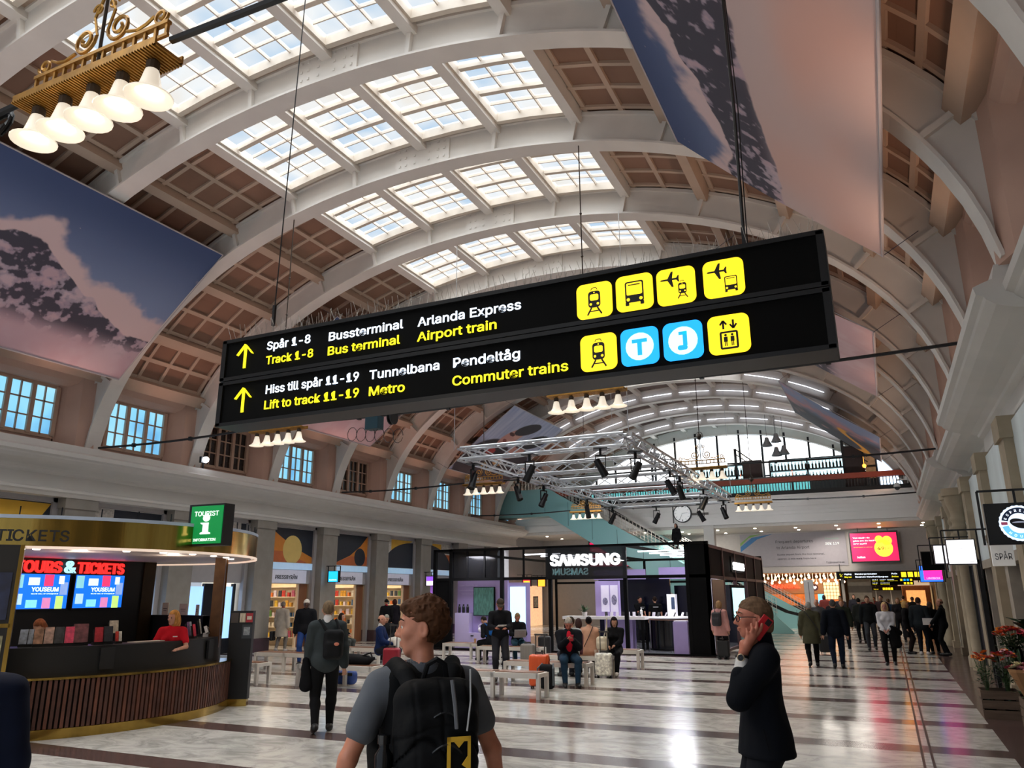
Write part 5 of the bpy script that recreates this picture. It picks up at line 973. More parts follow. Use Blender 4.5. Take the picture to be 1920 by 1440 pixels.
o = thing('side_sign', 'white glowing letters on the right flank of the pavilion', 'sign', (-5.0, 30.6, 2.72), pi/2); text('SAMSUNG', .36, em('#ffffff', 2.6), o, (0, 0, 0), bold=0.020, align='CENTER', width=2.4, depth=.05); MB().bx(-1.3, 1.3, .05, .08, -.1, .46).build('backing', PF, o)
MB().bx(X(-15), X(-5.15), .2, 11.8, .0, .03).build('platform', mt('#4a4c52', .25, var=.05), PV)
b = MB()
for x in (-15.1, -10.5, -5.1): b.bx(X(x)-.05, X(x)+.05, 11.8, 11.9, 0, HT)
for x in (-15.1, -10.5, -7.8): b.bx(X(x)-.04, X(x)+.04, 0, 11.8, HT-.1, HT)
b.bx(X(-15.1), X(-5.1), 11.8, 11.9, HT-.1, HT).bx(X(-15.1), X(-5.1), 11.8, 11.9, HM-.05, HM+.05); b.build('rear_frame', PF, PV)
for k in range(4):
    MB().bx(X(-7.7), X(-5.4), 1.2+1.5*k, 1.24+1.5*k, 3.28, 3.32).build('tube_light', em('#f3f6ff', 7), PV); MB().bx(X(-12.0), X(-10.6), 1.2+1.5*k, 1.24+1.5*k, 3.28, 3.32).build('tube_light', em('#f3f6ff', 7), PV)
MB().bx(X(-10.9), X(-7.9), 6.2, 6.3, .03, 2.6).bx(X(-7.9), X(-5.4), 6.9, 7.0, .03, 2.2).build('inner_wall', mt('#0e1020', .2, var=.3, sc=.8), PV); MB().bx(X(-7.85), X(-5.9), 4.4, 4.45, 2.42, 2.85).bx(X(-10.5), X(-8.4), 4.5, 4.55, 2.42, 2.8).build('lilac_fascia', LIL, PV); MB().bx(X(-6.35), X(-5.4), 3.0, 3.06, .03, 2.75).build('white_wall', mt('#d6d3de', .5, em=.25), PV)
o = thing('pavilion_letters', 'large white glowing letters across the front of the pavilion', 'sign', (-9.18, 25.16, 2.83)); text('SAMSUNG', .5, em('#ffffff', 2.6), o, (0, 0, 0), bold=0.022, align='CENTER', width=2.62, depth=.1); MB().bx(-1.45, 1.45, .05, .08, -.45, .6).build('smoked_backing', mt('#181a1e', .2, alpha=.8), o)
o = thing('pavilion_letters', 'small bluish letters seen mirrored from behind at the back of the pavilion', 'sign', (-13.4, 34.5, 2.75)); tx = text('SAMSUNG', .42, em('#bfeef2', 2.5), o, (0, 0, 0), bold=0.012, align='CENTER', width=2.0, depth=.08); tx.rotation_euler.z = pi; MB().bx(-1.1, 1.1, -.02, .0, -.15, -.1).build('rail', PF, o)
o = thing('lilac_display_wall', 'lilac display wall at the pavilion left with a printed headline', 'wall panel', (-13.4, 25.75, 0)); MB().bx(-1.0, 1.05, 0, .1, .05, HM).build('wall', LIL, o); text('Upplev Galaxy hos oss', .09, LIL2, o, (-.92, -.02, 2.18), width=.75); MB().bx(-.92, .1, -.01, 0, 2.02, 2.03).build('rule', LIL2, o); text('Samsung.se', .05, LIL2, o, (-.82, -.02, 1.9), width=.5)
o = thing('television', 'dark forest picture on a television on the lilac wall', 'television', (-13.25, 25.68, 1.65)); MB().bx(-.42, .42, -.05, .05, -.5, .5).build('housing', PF, o); MB().bx(-.4, .4, -.055, -.05, -.48, .48).build('screen', mt('#38564f', .3, em=.5, var=.75, sc=9, sx=(4, 1, .7)), o)
o = thing('pedestal', 'tall lilac pedestal below the three black bottles', 'pedestal', (-14.05, 25.6, .05)); MB().bx(-.28, .3, -.15, .12, 0, 1.2).build('body', LIL2, o)
for k in range(3): o = MB().lathe([(.001, 0), (.05, 0), (.05, .2), (.03, .24), (.03, .3), (.001, .3)], n=10).build('speaker_bottle', BLACK, loc=(-14.2+.17*k, 25.55, 1.25)); tag(o, 'slim black bottle on the tall lilac pedestal', 'bottle', 'black bottles on the pedestal')
o = thing('display_cube', 'low pale lilac display cube carrying a white kettle bell', 'pedestal', (-13.45, 25.25, .05)); MB().bx(-.38, .3, -.05, .2, 0, .52).build('body', LIL2, o); MB().bx(-.2, -.08, -.06, -.05, .4, .44).build('handle_slot', BLACK, o); o.location.y = 25.45
o = MB().ball((0, 0, .1), .1, 10).tube([(-.07, 0, .16), (-.09, 0, .24), (0, 0, .3), (.09, 0, .24), (.07, 0, .16)], .018, 6).build('kettle_bell', mt('#e9e4ee', .4), loc=(-13.3, 25.5, .57), smooth=True); tag(o, 'white kettle bell on the low lilac cube', 'kettle bell')
o = thing('vertical_screen', 'upright pale blue phone screen on a lilac plinth behind the capped man', 'screen', (-12.25, 26.2, .05)); MB().bx(-.36, .45, 0, .3, 0, 2.25).build('plinth', LIL, o); MB().bx(-.2, .4, -.04, 0, .55, 2.1).build('screen', em('#bfe0f2', 1.2), o); MB().lathe([(.001, -.05), (.09, -.05), (.09, -.04)], n=14).xf(Matrix.Translation((.1, 0, 1.75)) @ Matrix.Rotation(pi/2, 4, 'X')).build('logo', mt('#2b6a72', .4), o)
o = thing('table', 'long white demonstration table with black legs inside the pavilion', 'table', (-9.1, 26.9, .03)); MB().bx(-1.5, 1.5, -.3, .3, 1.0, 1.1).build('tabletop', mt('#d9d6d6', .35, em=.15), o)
for x in (-1.4, 1.4):
    for y in (-.25, .25): MB().bx(x-.04, x+.04, y-.04, y+.04, 0, 1.0).build('leg', PF, o)
o = thing('lilac_plinth', 'lilac plinth under the demonstration table', 'plinth', (-8.6, 27.0, .03)); MB().bx(-.5, .5, -.2, .2, 0, .98).build('body', LIL, o)
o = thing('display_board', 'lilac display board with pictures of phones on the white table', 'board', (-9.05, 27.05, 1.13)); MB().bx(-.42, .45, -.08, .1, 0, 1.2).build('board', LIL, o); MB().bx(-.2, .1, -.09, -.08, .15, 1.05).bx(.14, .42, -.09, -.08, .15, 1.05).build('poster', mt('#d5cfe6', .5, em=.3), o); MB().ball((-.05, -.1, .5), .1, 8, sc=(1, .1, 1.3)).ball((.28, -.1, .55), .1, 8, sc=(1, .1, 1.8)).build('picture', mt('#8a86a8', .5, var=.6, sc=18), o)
PH = mt('#cfcbd6', .3)
for k in range(7):
    x = -9.0+.2*k; o = thing('demo_phone', 'small demo phone standing on the white table, %s from the left' % ('first', 'second', 'third', 'fourth', 'fifth', 'sixth', 'seventh')[k], 'phone', (x, 26.72, 1.13), 0, 'demo phones on the white table'); MB().box((0, 0, .08), (.1, .02, .15), random.uniform(-.5, .5), 0, R(-20)).build('body', PH if k % 3 else BLACK, o); MB().bx(-.06, .06, -.04, .06, 0, .02).build('stand', mt('#e4e0ea', .4), o)
o = thing('sanitizer_bottle', 'white pump bottle at the right end of the white table', 'bottle', (-7.75, 26.75, 1.13)); MB().lathe([(.001, 0), (.045, 0), (.045, .2), (.015, .23), (.015, .3), (.001, .3)], n=10).build('body', mt('#e3e3e3', .4), o)
o = thing('potted_plant', 'small green plant at the left end of the white table', 'plant', (-9.85, 26.85, 1.13)); MB().lathe([(.001, 0), (.08, 0), (.1, .14), (.09, .14), (.07, .02)], n=12).build('pot', mt('#cfcbc6', .5), o)
lf = MB()
for k in range(26):
    a, e_ = random.uniform(0, 6.28), random.uniform(.3, 1.3); L_ = random.uniform(.15, .36); d = Vector((cos(a)*cos(e_), sin(a)*cos(e_), sin(e_))); p0 = Vector((0, 0, .12)); p1 = p0+d*L_; s = d.cross(Vector((0, 0, 1))).normalized()*.035; lf.poly([p0, p0+d*L_*.5+s, p1, p0+d*L_*.5-s])
lf.build('leaves', mt('#2f4a2a', .5, var=.3, sc=20), o)
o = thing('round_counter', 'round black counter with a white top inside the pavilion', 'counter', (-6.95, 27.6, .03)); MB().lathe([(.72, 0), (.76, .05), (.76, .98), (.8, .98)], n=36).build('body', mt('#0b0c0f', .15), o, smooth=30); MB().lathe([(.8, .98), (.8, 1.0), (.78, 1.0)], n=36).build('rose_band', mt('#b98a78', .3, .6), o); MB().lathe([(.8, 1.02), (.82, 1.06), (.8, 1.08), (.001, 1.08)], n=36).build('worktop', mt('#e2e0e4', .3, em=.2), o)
for k in range(6):
    a = -2.6+.5*k; o = thing('demo_phone', 'phone on the edge of the round counter, %s from the left' % ('first', 'second', 'third', 'fourth', 'fifth', 'sixth')[k], 'phone', (-6.95+.6*cos(a), 27.6+.6*sin(a), 1.11), a, 'demo phones on the round counter'); MB().box((0, 0, .08), (.1, .02, .15), 0, 0, R(-25)).build('body', BLACK if k % 2 else PH, o); MB().bx(-.06, .06, -.05, .06, 0, .02).build('stand', mt('#e4e0ea', .4), o)
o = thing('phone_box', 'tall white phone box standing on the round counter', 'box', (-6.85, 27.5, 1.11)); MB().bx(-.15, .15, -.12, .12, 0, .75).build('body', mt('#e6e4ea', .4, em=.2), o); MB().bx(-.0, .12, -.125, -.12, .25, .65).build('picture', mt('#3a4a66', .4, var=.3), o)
o = thing('lilac_pedestal', 'narrow lilac pedestal beside the round counter at the pavilion corner', 'pedestal', (-6.1, 25.5, .03)); MB().bx(-.22, .24, -.2, .2, 0, .98).build('body', LIL, o); MB().bx(-.2, .2, -.15, .15, .98, 1.02).build('tray', mt('#e2e0e4', .3), o)
o = thing('screen_stand', 'slim pale blue screens on the wall side of the pavilion corner', 'screen', (-5.95, 28.1, .03)); MB().bx(-.05, .05, -.1, .1, 0, 1.1).build('post', PF, o); MB().bx(-.22, .0, -.05, .0, 1.1, 1.75).build('screen', em('#7fb6e8', 1.0), o); MB().bx(.02, .12, -.05, 0, 1.1, 1.6).build('screen', em('#b7a6ea', 1.0), o)
for x, y, z in ((-13.4, 24.9, 3.2), (-9.2, 27, 3.2), (-6.8, 27.3, 3.2), (-6.2, 25.6, 3.2)): lamp('AREA', (x, y, z), 45, (.93, .92, 1), .8, (x, y+.2, 0))
# ================================================================ RIGHT WALL: SIGNS, CAMERA
t, h = blade('black lit coffee shop sign with a round white and blue badge on the right wall', 1.72, 12.6, 2.5, 3.06, .78, BLACK)
b = MB(); N_ = 26
b.poly([(.235*(1+.035*(k % 2))*cos(2*pi*k/(2*N_)), -.062, .28+.235*(1+.035*(k % 2))*sin(2*pi*k/(2*N_))) for k in range(2*N_)], (0, -.004, 0)); b.build('badge', em('#cfe0f6', 1.2), t)
ring = lambda r0, r1, a, e, y, n=30: [(r1*cos(R(a+(e-a)*k/n)), y, .28+r1*sin(R(a+(e-a)*k/n))) for k in range(n+1)]+[(r0*cos(R(e+(a-e)*k/n)), y, .28+r0*sin(R(e+(a-e)*k/n))) for k in range(n+1)]
MB().poly(ring(.135, .21, 12, 168, -.068), (0, -.003, 0)).build('dark_arc', mt('#1c2740', .4, em=.3), t); MB().poly(ring(.135, .21, 192, 348, -.068), (0, -.003, 0)).build('blue_arc', em('#67b7dd', .95), t)
MB().bx(-.215, -.14, -.072, -.068, .26, .3).bx(.14, .215, -.072, -.068, .26, .3).build('red_tab', em('#8a3a52', .7), t)
MB().poly([(.115*cos(2*pi*k/28), -.07, .275+.062*sin(2*pi*k/28)) for k in range(28)], (0, -.003, 0)).xf(Matrix.Translation((0, 0, .28)) @ Matrix.Rotation(R(20), 4, 'Y') @ Matrix.Translation((0, 0, -.28))).build('bean', mt('#17131a', .4), t)
MB().poly([(.085*cos(pi*k/14), -.076, .285+.02*sin(pi*k/14)) for k in range(15)]+[(-.085+.17*k/6, -.076, .283) for k in range(7)], (0, -.002, 0)).build('highlight', em('#8f93a5', .6), t)
for s, a0, st, up in (('ESPRESSO', 158, -19.5, 1), ('HOUSE', 226, 21.5, -1)):
    for k, chh in enumerate(s):
        a = R(a0+st*k); r_ = .155 if up > 0 else .193; o = text(chh, .046, em('#e8f0fa', 1.2), t, (r_*cos(a), -.074, .28+r_*sin(a)), bold=.01, align='CENTER', depth=.002); o.rotation_euler.y = (pi/2-a) if up > 0 else -(a-R(270))
t, h = blade('plain white lit square sign with faint grey lines on the right wall', 1.4, 18., 2.4, 2.9, .52, em('#f4f2f4', 1.25), fr=.25)
text('Världsberömda', .045, mt('#a9a9b2', .5), t, (0, -.066, .3), align='CENTER', width=.36); text('blommor', .045, mt('#a9a9b2', .5), t, (0, -.066, .22), align='CENTER', width=.26); MB().bx(.12, .2, -.066, -.062, .05, .06).build('small_mark', mt('#b0a8b0', .5), t)
t, h = blade('small pale grey lit square sign beyond the plain white one', 1.35, 22.4, 2.55, 3.02, .45, em('#e9e9f2', 1.1))
t, h = blade('black unlit square sign behind the small pale one', 1.3, 26.5, 2.5, 3.05, .62, SBLK)
t, h = blade('pink and blue glowing shop sign below the black square sign', 1.35, 30, 2.2, 2.75, .7, em('#2f6ff0', 1.4)); MB().bx(-.22, .33, -.066, -.06, .08, .53).build('pink_square', em('#ff2a9a', 1.5), t); text('UNIBOX', .08, em('#ffd0ee', 1.5), t, (-.15, -.07, .1), width=.4)
t = thing('wall_sign', 'small white wall sign with black letters under a ribbed cap on the right wall', 'sign', (1.72, 14.9, 2.28)); MB().bx(-.14, .17, -.05, .05, 0, .33).build('panel', mt('#d8d6d2', .5, em=.2), t); text('SPÅR', .14, mt('#26242a', .5), t, (.02, -.055, .1), align='CENTER', width=.24)
cp = MB().bx(-.2, .2, -.2, .2, .42, .48)
for k in range(9): cp.bx(-.2+.045*k, -.18+.045*k, -.22, -.2, .36, .48)
cp.bx(-.16, .16, -.16, .16, .34, .42).build('ribbed_cap', mt('#8d8577', .6), t)
q = ony(1682, 913, 40); t = thing('security_camera', 'white dome security camera on a bracket arm from the right cornice', 'camera', q); MB().ball((0, 0, -.02), .13, 10).build('dome', mt('#3a3d42', .2), t, smooth=True); MB().lathe([(.001, .2), (.09, .18), (.14, .06), (.14, .0)], n=14).build('housing', mt('#dcdcda', .4), t, smooth=True); MB().tube([(0, 0, .15), (0, 0, .32), (1.0, 0, .34)], .035, 6).bx(.35, .45, -.06, .06, .3, .46).build('arm', mt('#d2d2d0', .4), t)
t = thing('dark_door', 'tall dark framed open door leaf on the right wall beyond the flowers', 'door', (1.95, 22.0, 0)); MB().bx(-.05, .05, -1.0, -.92, 0, 2.6).bx(-.05, .05, .9, 1.0, 0, 2.6).bx(-.05, .05, -1, 1, 2.5, 2.6).bx(-.04, .04, -.15, -.05, 0, 2.6).build('frame', BLACK, t); MB().bx(-.01, .01, -.95, .95, .05, 2.5).build('pane', mt('#4b4750', .12, var=.2), t)
# ================================================================ FLOWER STALL
CRATE = mt('#6a5a4e', .75, var=.25, sc=6, sx=(.4, 3, 3), bump=.2)
def crate(label, x, y, w, d, rz=0):
    t = thing('wooden_crate', label, 'crate', (x, y, 0), rz, 'wooden flower crates'); b = []
    for z0, z1 in ((.0, .13), (.15, .27), (.29, .41)):
        MB().bx(-w/2, w/2, -d/2, -d/2+.02, z0, z1).build('slat', CRATE, t); MB().bx(-w/2, w/2, d/2-.02, d/2, z0, z1).build('slat', CRATE, t)
        MB().bx(-w/2, -w/2+.02, -d/2+.02, d/2-.02, z0, z1).build('slat', CRATE, t); MB().bx(w/2-.02, w/2, -d/2+.02, d/2-.02, z0, z1).build('slat', CRATE, t)
    MB().bx(-w/2+.02, w/2-.02, -d/2+.02, d/2-.02, .02, .05).build('bottom', CRATE, t)
    return t
ca = onz(1876, 1337); c1 = Vector((ca.x+.05, ca.y+.35, 0)); crate('nearer-left grey wooden crate holding two glass vases at the flower stall', 1.36, 14.85, .52, .5); crate('wooden crate at the right edge holding a wrapped bouquet', 1.78, 13.75, .5, .5)
PET = {c: mt(c, .5, var=.25, sc=40) for c in ('#d9552a', '#e88a2e', '#c83a4a', '#e6a9b0', '#e9dfb8', '#8e1f3c', '#e8c23a')}; STEM = mt('#3f5a2c', .6, var=.3, sc=20); LEAF = mt('#2c4424', .55, var=.35, sc=12); VG = glass_mat('#cfdcd4')
def flower_mesh(c):
    b = MB()
    for ring_, (n, r, e) in enumerate(((9, .05, .25), (7, .036, .7))):
        for k in range(n):
            a = 2*pi*k/n+ring_*.3; d = Vector((cos(a)*cos(e), sin(a)*cos(e), sin(e))); s = Vector((-sin(a), cos(a), 0))*r*.38; b.poly([(0, 0, 0), d*r*.6+s, d*r, d*r*.6-s])
    b.ball((0, 0, .012), .014, 6, 1); return b.mesh('flower', [PET[c], mt('#5a2f1a', .6)])
FM = {c: flower_mesh(c) for c in PET}
def bouquet(label, x, y, z, rad, h, cols, n, vase=None, wrap=None, spread=.8, big=1.):
    t = thing('bouquet', label, 'flowers', (x, y, z), 0, 'bouquets at the flower stall'); st, lf = MB(), MB()
    for k in range(n):
        a = 2.4*k; rr = rad*math.sqrt((k+.5)/n); p = Vector((rr*cos(a), rr*sin(a), h+.06*cos(rr/rad*1.4)*1.5+random.uniform(-.03, .03)-rr*.12)); st.tube([(rr*.25*cos(a+2.5), rr*.25*sin(a+2.5), .02), (rr*.2*cos(a), rr*.2*sin(a), h*.5), p], .004, 4, cap=False)
        o = bpy.data.objects.new('flower', FM[cols[k % len(cols)]]); COL.objects.link(o); o.parent = t; o.location = p; o.rotation_euler = (random.uniform(-.4, .4)-rr*sin(a)*1.5, random.uniform(-.4, .4)+rr*cos(a)*1.5, a); s_ = random.uniform(1., 1.5)*big; o.scale = (s_, s_, s_)
        for j in range(6):
            q = Vector((rr*cos(a)*.8, rr*sin(a)*.8, h*random.uniform(.5, .92))); d = Vector((cos(a+j*2), sin(a+j*2), random.uniform(-.2, .6))).normalized()*random.uniform(.07, .14); s = d.cross(Vector((0, 0, 1))).normalized()*.02; lf.poly([q, q+d*.5+s, q+d, q+d*.5-s])
    st.build('stems', STEM, t); lf.build('leaves', LEAF, t)
    if wrap: MB().lathe([(.03, h*.25), (.07, h*.45), (rad*.8, h*.8), (rad*1.08, h*.98), (rad*1.12, h*1.04)], n=11).build('paper_wrap', mt('#9a7452', .75, var=.15, sc=5, bump=.3), t)
    if vase: o = MB().lathe([(.001, .0), (vase*.8, 0), (vase, .1), (vase*.9, .24), (vase*.75, .3), (vase*.7, .3), (vase*.85, .22), (vase*.93, .1), (vase*.72, .015), (.001, .015)], n=20).build('vase', VG, loc=(x, y, z), smooth=50); tag(o, 'clear glass vase of the '+' '.join(label.split()[:10]), 'vase', 'glass vases at the flower stall')
bouquet('round bouquet of orange gerberas high on the black bench', 1.74, 15.55, .72, .25, .5, ['#d9552a', '#d9552a', '#e88a2e', '#c83a4a'], 44, .13)
bouquet('mixed orange and pink bunch in the left of the crate', 1.22, 14.85, .06, .17, .78, ['#e88a2e', '#d9552a', '#e88a2e'], 16, .09)
bouquet('orange and pink bunch with tall pink tulips, right in the crate', 1.5, 14.85, .06, .18, .82, ['#e88a2e', '#c83a4a', '#e6a9b0', '#d9552a'], 18, .09)
bouquet('brown paper wrapped bouquet with a cream rose and dark red roses', 1.66, 13.75, .06, .22, .72, ['#e9dfb8', '#8e1f3c', '#c83a4a', '#e6a9b0'], 20, None, 1, big=1.4)
bouquet('second paper wrapped bouquet cut by the right frame edge', 1.93, 13.7, .06, .2, .7, ['#c83a4a', '#8e1f3c', '#e6a9b0', '#e9dfb8'], 16, None, 1, big=1.3)
t = thing('flower_bench', 'low black display bench behind the flower crates', 'bench', (1.9, 15.5, 0)); MB().bx(-.42, .1, -.5, .55, .66, .72).build('top', BLACK, t); MB().bx(-.42, -.36, -.5, -.44, 0, .66).build('leg', BLACK, t); MB().bx(-.42, -.36, .49, .55, 0, .66).build('leg', BLACK, t); MB().bx(-.42, .1, -.46, -.44, .3, .34).build('rail', BLACK, t)
def leafy(label, x, y, z, h, n, rr, L0, wd, c='#1f3a22'):
    t = thing('leafy_plant', label, 'plant', (x, y, z)); b = MB()
    for k in range(n):
        a = 2.4*k; e_ = random.uniform(.2, 1.2); p0 = Vector((0, 0, h*random.uniform(.3, .9))); d = Vector((cos(a)*cos(e_), sin(a)*cos(e_), sin(e_))); L_ = L0*random.uniform(.7, 1.2); s = d.cross(Vector((0, 0, 1))).normalized()*wd; dr_ = Vector((0, 0, -L_*.25)); b.poly([p0, p0+d*L_*.3+s*.8, p0+d*L_*.6+s+dr_*.3, p0+d*L_+dr_, p0+d*L_*.6-s+dr_*.3, p0+d*L_*.3-s*.8])
    b.build('leaves', mt(c, .45, var=.3, sc=8), t); MB().tube([(0, 0, 0), (0, 0, h)], .02, 6).build('stem', STEM, t); MB().lathe([(.001, 0), (.12, 0), (.16, .22), (.14, .22), (.001, .2)], n=14).build('pot', mt('#2b2a2c', .5), t)
leafy('dark broad-leaved green plant behind the orange gerberas', 2.02, 15.75, .72, .75, 16, .3, .42, .12)
leafy('low dark bushy green plant right of the gerbera vase', 2.05, 15.1, .72, .35, 30, .3, .25, .05, '#24402a')
leafy('small green plant on the floor behind the right crate', 2.1, 14.2, 0, .6, 24, .3, .3, .06, '#2a4628')
# ================================================================ BENCHES, LUGGAGE
BWH = mt('#cfcac2', .5, var=.04); BWD = mt('#7d5640', .5, var=.25, sc=4, sx=(.6, 4, 4)); 
def bench0():
    t = thing('bench', '', 'bench'); L_ = 1.9
    for x in (-L_/2, 0, L_/2-.0):
        MB().bx(x-.035, x+.035, -.23, -.16, 0, .45).build('leg', BWH, t); MB().bx(x-.035, x+.035, .16, .23, 0, .45).build('leg', BWH, t); MB().bx(x-.035, x+.035, -.16, .16, .38, .45).build('crossbar', BWH, t)
    MB().bx(-L_/2, L_/2, -.23, -.18, .36, .455).bx(-L_/2, L_/2, .18, .23, .36, .455).build('rails', BWH, t); MB().bx(-L_/2+.04, -.04, -.18, .18, .43, .468).build('seat_board', BWD, t); MB().bx(.04, L_/2-.04, -.18, .18, .43, .468).build('seat_board', BWD, t); return t
B0 = bench0(); nb = 0
def bench(label, pa, pb=None, ang=None, ends=None):
    global nb
    # pa: pixel of the right-hand front leg's foot
    p = onz(*pa); a = R(ang if ang is not None else 0); c = p-Vector((cos(a)*.93-sin(a)*-.195, sin(a)*.93+cos(a)*-.195, 0)); o = B0 if nb == 0 else dup(B0); nb += 1; o.location = c; o.rotation_euler.z = a; o['label'] = label; o['group'] = 'white benches with wooden seats'; return o
bench('white bench nearest the camera, right end beside the black backpack', (1008, 1312))
bench('white bench the man in the red shirt sits on', (1098, 1287))
bench('white bench on which the long-haired girl in black sits', (1140, 1270))
bench('white bench at right against the pavilion front, mostly empty', (1196, 1254))
bench('white bench at far left beside the kiosk end panel', (478, 1285))
bench('white bench carrying black and blue bags right of the walking man', (693, 1294))
bench('white bench in front of the two shoppers at the first newsagent', (585, 1262))
bench('white bench beyond the bags, left of the man in a navy jumper', (708, 1248))
bench('white bench before the lilac display with a paper cup on it', (935, 1238))
bench('white bench behind the capped man, by the laptop user', (1010, 1247))
def suitcase(label, p, w, h, d, c, rz=0, handle=0, group='suitcases'):
    t = thing('suitcase', label, 'suitcase', p, rz, group); fn = lambda P: rbox(P, (0, 0, h/2+.05), (w, d, h), .06)-.004*np.cos(P[:, 0]*2*pi/(w/5.))*(np.abs(P[:, 1]) > d*.3); V, Q = snet(fn, (-w/2, -d/2, .04), (w/2, d/2, h+.06), .022); np_obj('shell', V, Q, c, t)
    wl_ = MB()
    for x in (-w*.36, w*.36):
        for y in (-d*.3, d*.3): MB().lathe([(.001, -.012), (.03, -.012), (.03, .012), (.001, .012)], n=10).xf(Matrix.Translation((x, y, .03)) @ Matrix.Rotation(pi/2, 4, 'Y')).build('wheel', BLACK, t)
    hb = MB()
    if handle: hb.bx(-w*.25, -w*.2, d*.3, d*.36, h, h+handle).bx(w*.2, w*.25, d*.3, d*.36, h, h+handle).bx(-w*.28, w*.28, d*.26, d*.4, h+handle, h+handle+.035)
    hb.bx(-.09, .09, -.02, .02, h+.06, h+.1).bx(-.09, -.07, -.02, .02, h+.02, h+.08).bx(.07, .09, -.02, .02, h+.02, h+.08).build('handle', mt('#4a4744', .4, .4), t)
    MB().bx(-w/2-.003, w/2+.003, -.006, .006, .1, h).build('seam', BLACK, t); return t
suitcase('bright orange hard suitcase with raised handle beside the seated man in red', onz(1012, 1291), .42, .62, .26, mt('#d9551e', .35, var=.05), R(10), .42)
suitcase('grey hard suitcase standing before the laptop user', onz(990, 1248), .4, .52, .24, mt('#77726c', .4), R(8))
suitcase('white suitcase printed with black doodles in front of the girl in black', onz(1133, 1271), .4, .5, .24, mt('#d9d0c4', .5, var=.55, sc=16), R(6), .5)
suitcase('tall dark suitcase standing right of the laptop user', onz(985, 1243)+Vector((.35, .6, 0)), .36, .66, .24, mt('#1b1a1d', .5), R(10))
suitcase('black cabin suitcase rolled by the man in the dark suit', onz(1550, 1226), .4, .52, .22, mt('#131317', .5), R(5), .35)
suitcase('black suitcase behind the woman in the pink coat', onz(1358, 1236), .36, .5, .22, mt('#121214', .5), R(0), .3)
suitcase('dark red suitcase with white handle left of the boy\'s face', onz(733, 1268), .4, .6, .25, mt('#8e1a2c', .4), R(10), .55)
def softbag(label, name, cat, p, c, prims, vox=.02, parts=(), rz=0):
    t = thing(name, label, cat, p, rz); ks = []
    def fn(P):
        d = None
        for a in prims: e = a(P); d = e if d is None else smin(d, e, .04)
        return d+.006*(fnoise(P, 14, 2, 2)-.5)
    lo, hi = parts; V, Q = snet(fn, lo, hi, vox); np_obj('body', V, Q, c, t); return t
BB = mt('#16171a', .7, var=.15)
t = softbag('black backpack on the floor between the orange suitcase and the seated man', 'backpack', 'backpack', onz(1026, 1294), BB, [lambda P: rbox(P, (0, 0, .26), (.32, .18, .48), .08), lambda P: rbox(P, (0, -.1, .18), (.26, .1, .26), .05)], .02, ((-.2, -.2, -.02), (.2, .15, .54))); MB().tube([(-.12, .05, .5), (-.17, -.08, .42), (-.18, -.1, .2)], .02, 6).build('strap', mt('#4a5258', .6), t); MB().tube([(.12, .05, .5), (.17, -.08, .42), (.18, -.1, .1)], .02, 6).build('strap', mt('#4a5258', .6), t)
t = softbag('big black sports bag lying on the bench right of the walking man', 'sports_bag', 'bag', Vector((-10.45, 14.22, .44)), BB, [lambda P: cap(P, (-.35, 0, .13), (.3, .05, .12), .13, .1), lambda P: cap(P, (.3, .05, .1), (.5, 0, .16), .08, .04)], .022, ((-.55, -.2, -.02), (.6, .25, .3))); MB().tube([(.2, .0, .2), (.42, .0, .27), (.5, .0, .12)], .018, 6).build('strap', BB, t)
t = softbag('dark blue bag under the sports bag beside the bench', 'blue_bag', 'bag', Vector((-10.95, 14.65, 0)), mt('#1f3f86', .6, var=.2), [lambda P: rbox(P, (0, 0, .16), (.5, .26, .3), .1)], .022, ((-.3, -.2, -.02), (.3, .2, .34))); MB().bx(-.26, .26, -.145, -.135, .2, .26).build('black_band', BLACK, t)
t = thing('newspaper', 'white open newspaper draped over the bags on the bench', 'newspaper', Vector((-11.05, 14.15, .5))); MB().poly([(-.35, -.1, -.02), (.1, -.16, .06), (.42, -.1, .12), (.3, .2, .12), (-.25, .18, .02)], (0, 0, .012)).build('sheet', mt('#cfcdd2', .6, var=.25, sc=16), t)
t = softbag('cream backpack resting on the doodled white suitcase', 'backpack', 'backpack', onz(1133, 1268)+Vector((-.02, -.0, .58)), mt('#cfc3ac', .7, var=.1), [lambda P: rbox(P, (0, 0, .16), (.3, .16, .32), .08), lambda P: rbox(P, (0, -.08, .1), (.22, .08, .18), .04)], .02, ((-.2, -.16, -.02), (.2, .14, .36))); MB().tube([(.06, -.06, .3), (.14, -.1, .5), (.15, -.05, .75), (.12, .0, .3)], .014, 5).build('strap', mt('#d8ccb8', .6), t)
t = softbag('crumpled white jacket lying on the dark red suitcase', 'white_jacket', 'jacket', onz(736, 1262)+Vector((.06, -.02, .67)), mt('#d3d0c9', .8, var=.15), [lambda P: cap(P, (-.12, 0, .08), (.14, 0, .14), .1, .09), lambda P: cap(P, (.1, -.1, .1), (.16, -.16, -.2), .08, .05)], .022, ((-.25, -.25, -.28), (.3, .15, .26)))
o = MB().lathe([(.001, 0), (.028, 0), (.04, .12), (.036, .12), (.025, .01)], n=12).build('paper_cup', mt('#c89a72', .6), loc=(onz(935, 1238).x-.9, onz(935, 1238).y+.2, .468)); tag(o, 'brown paper cup standing on the bench by the lilac display', 'cup')
o = MB().lathe([(.001, 0), (.028, 0), (.04, .12), (.036, .12), (.025, .01)], n=12).build('paper_cup', mt('#d8c6b4', .6), loc=(onz(1140, 1270).x-.35, onz(1140, 1270).y+.2, .468)); tag(o, 'pale paper cup on the bench right of the pink coat', 'cup')
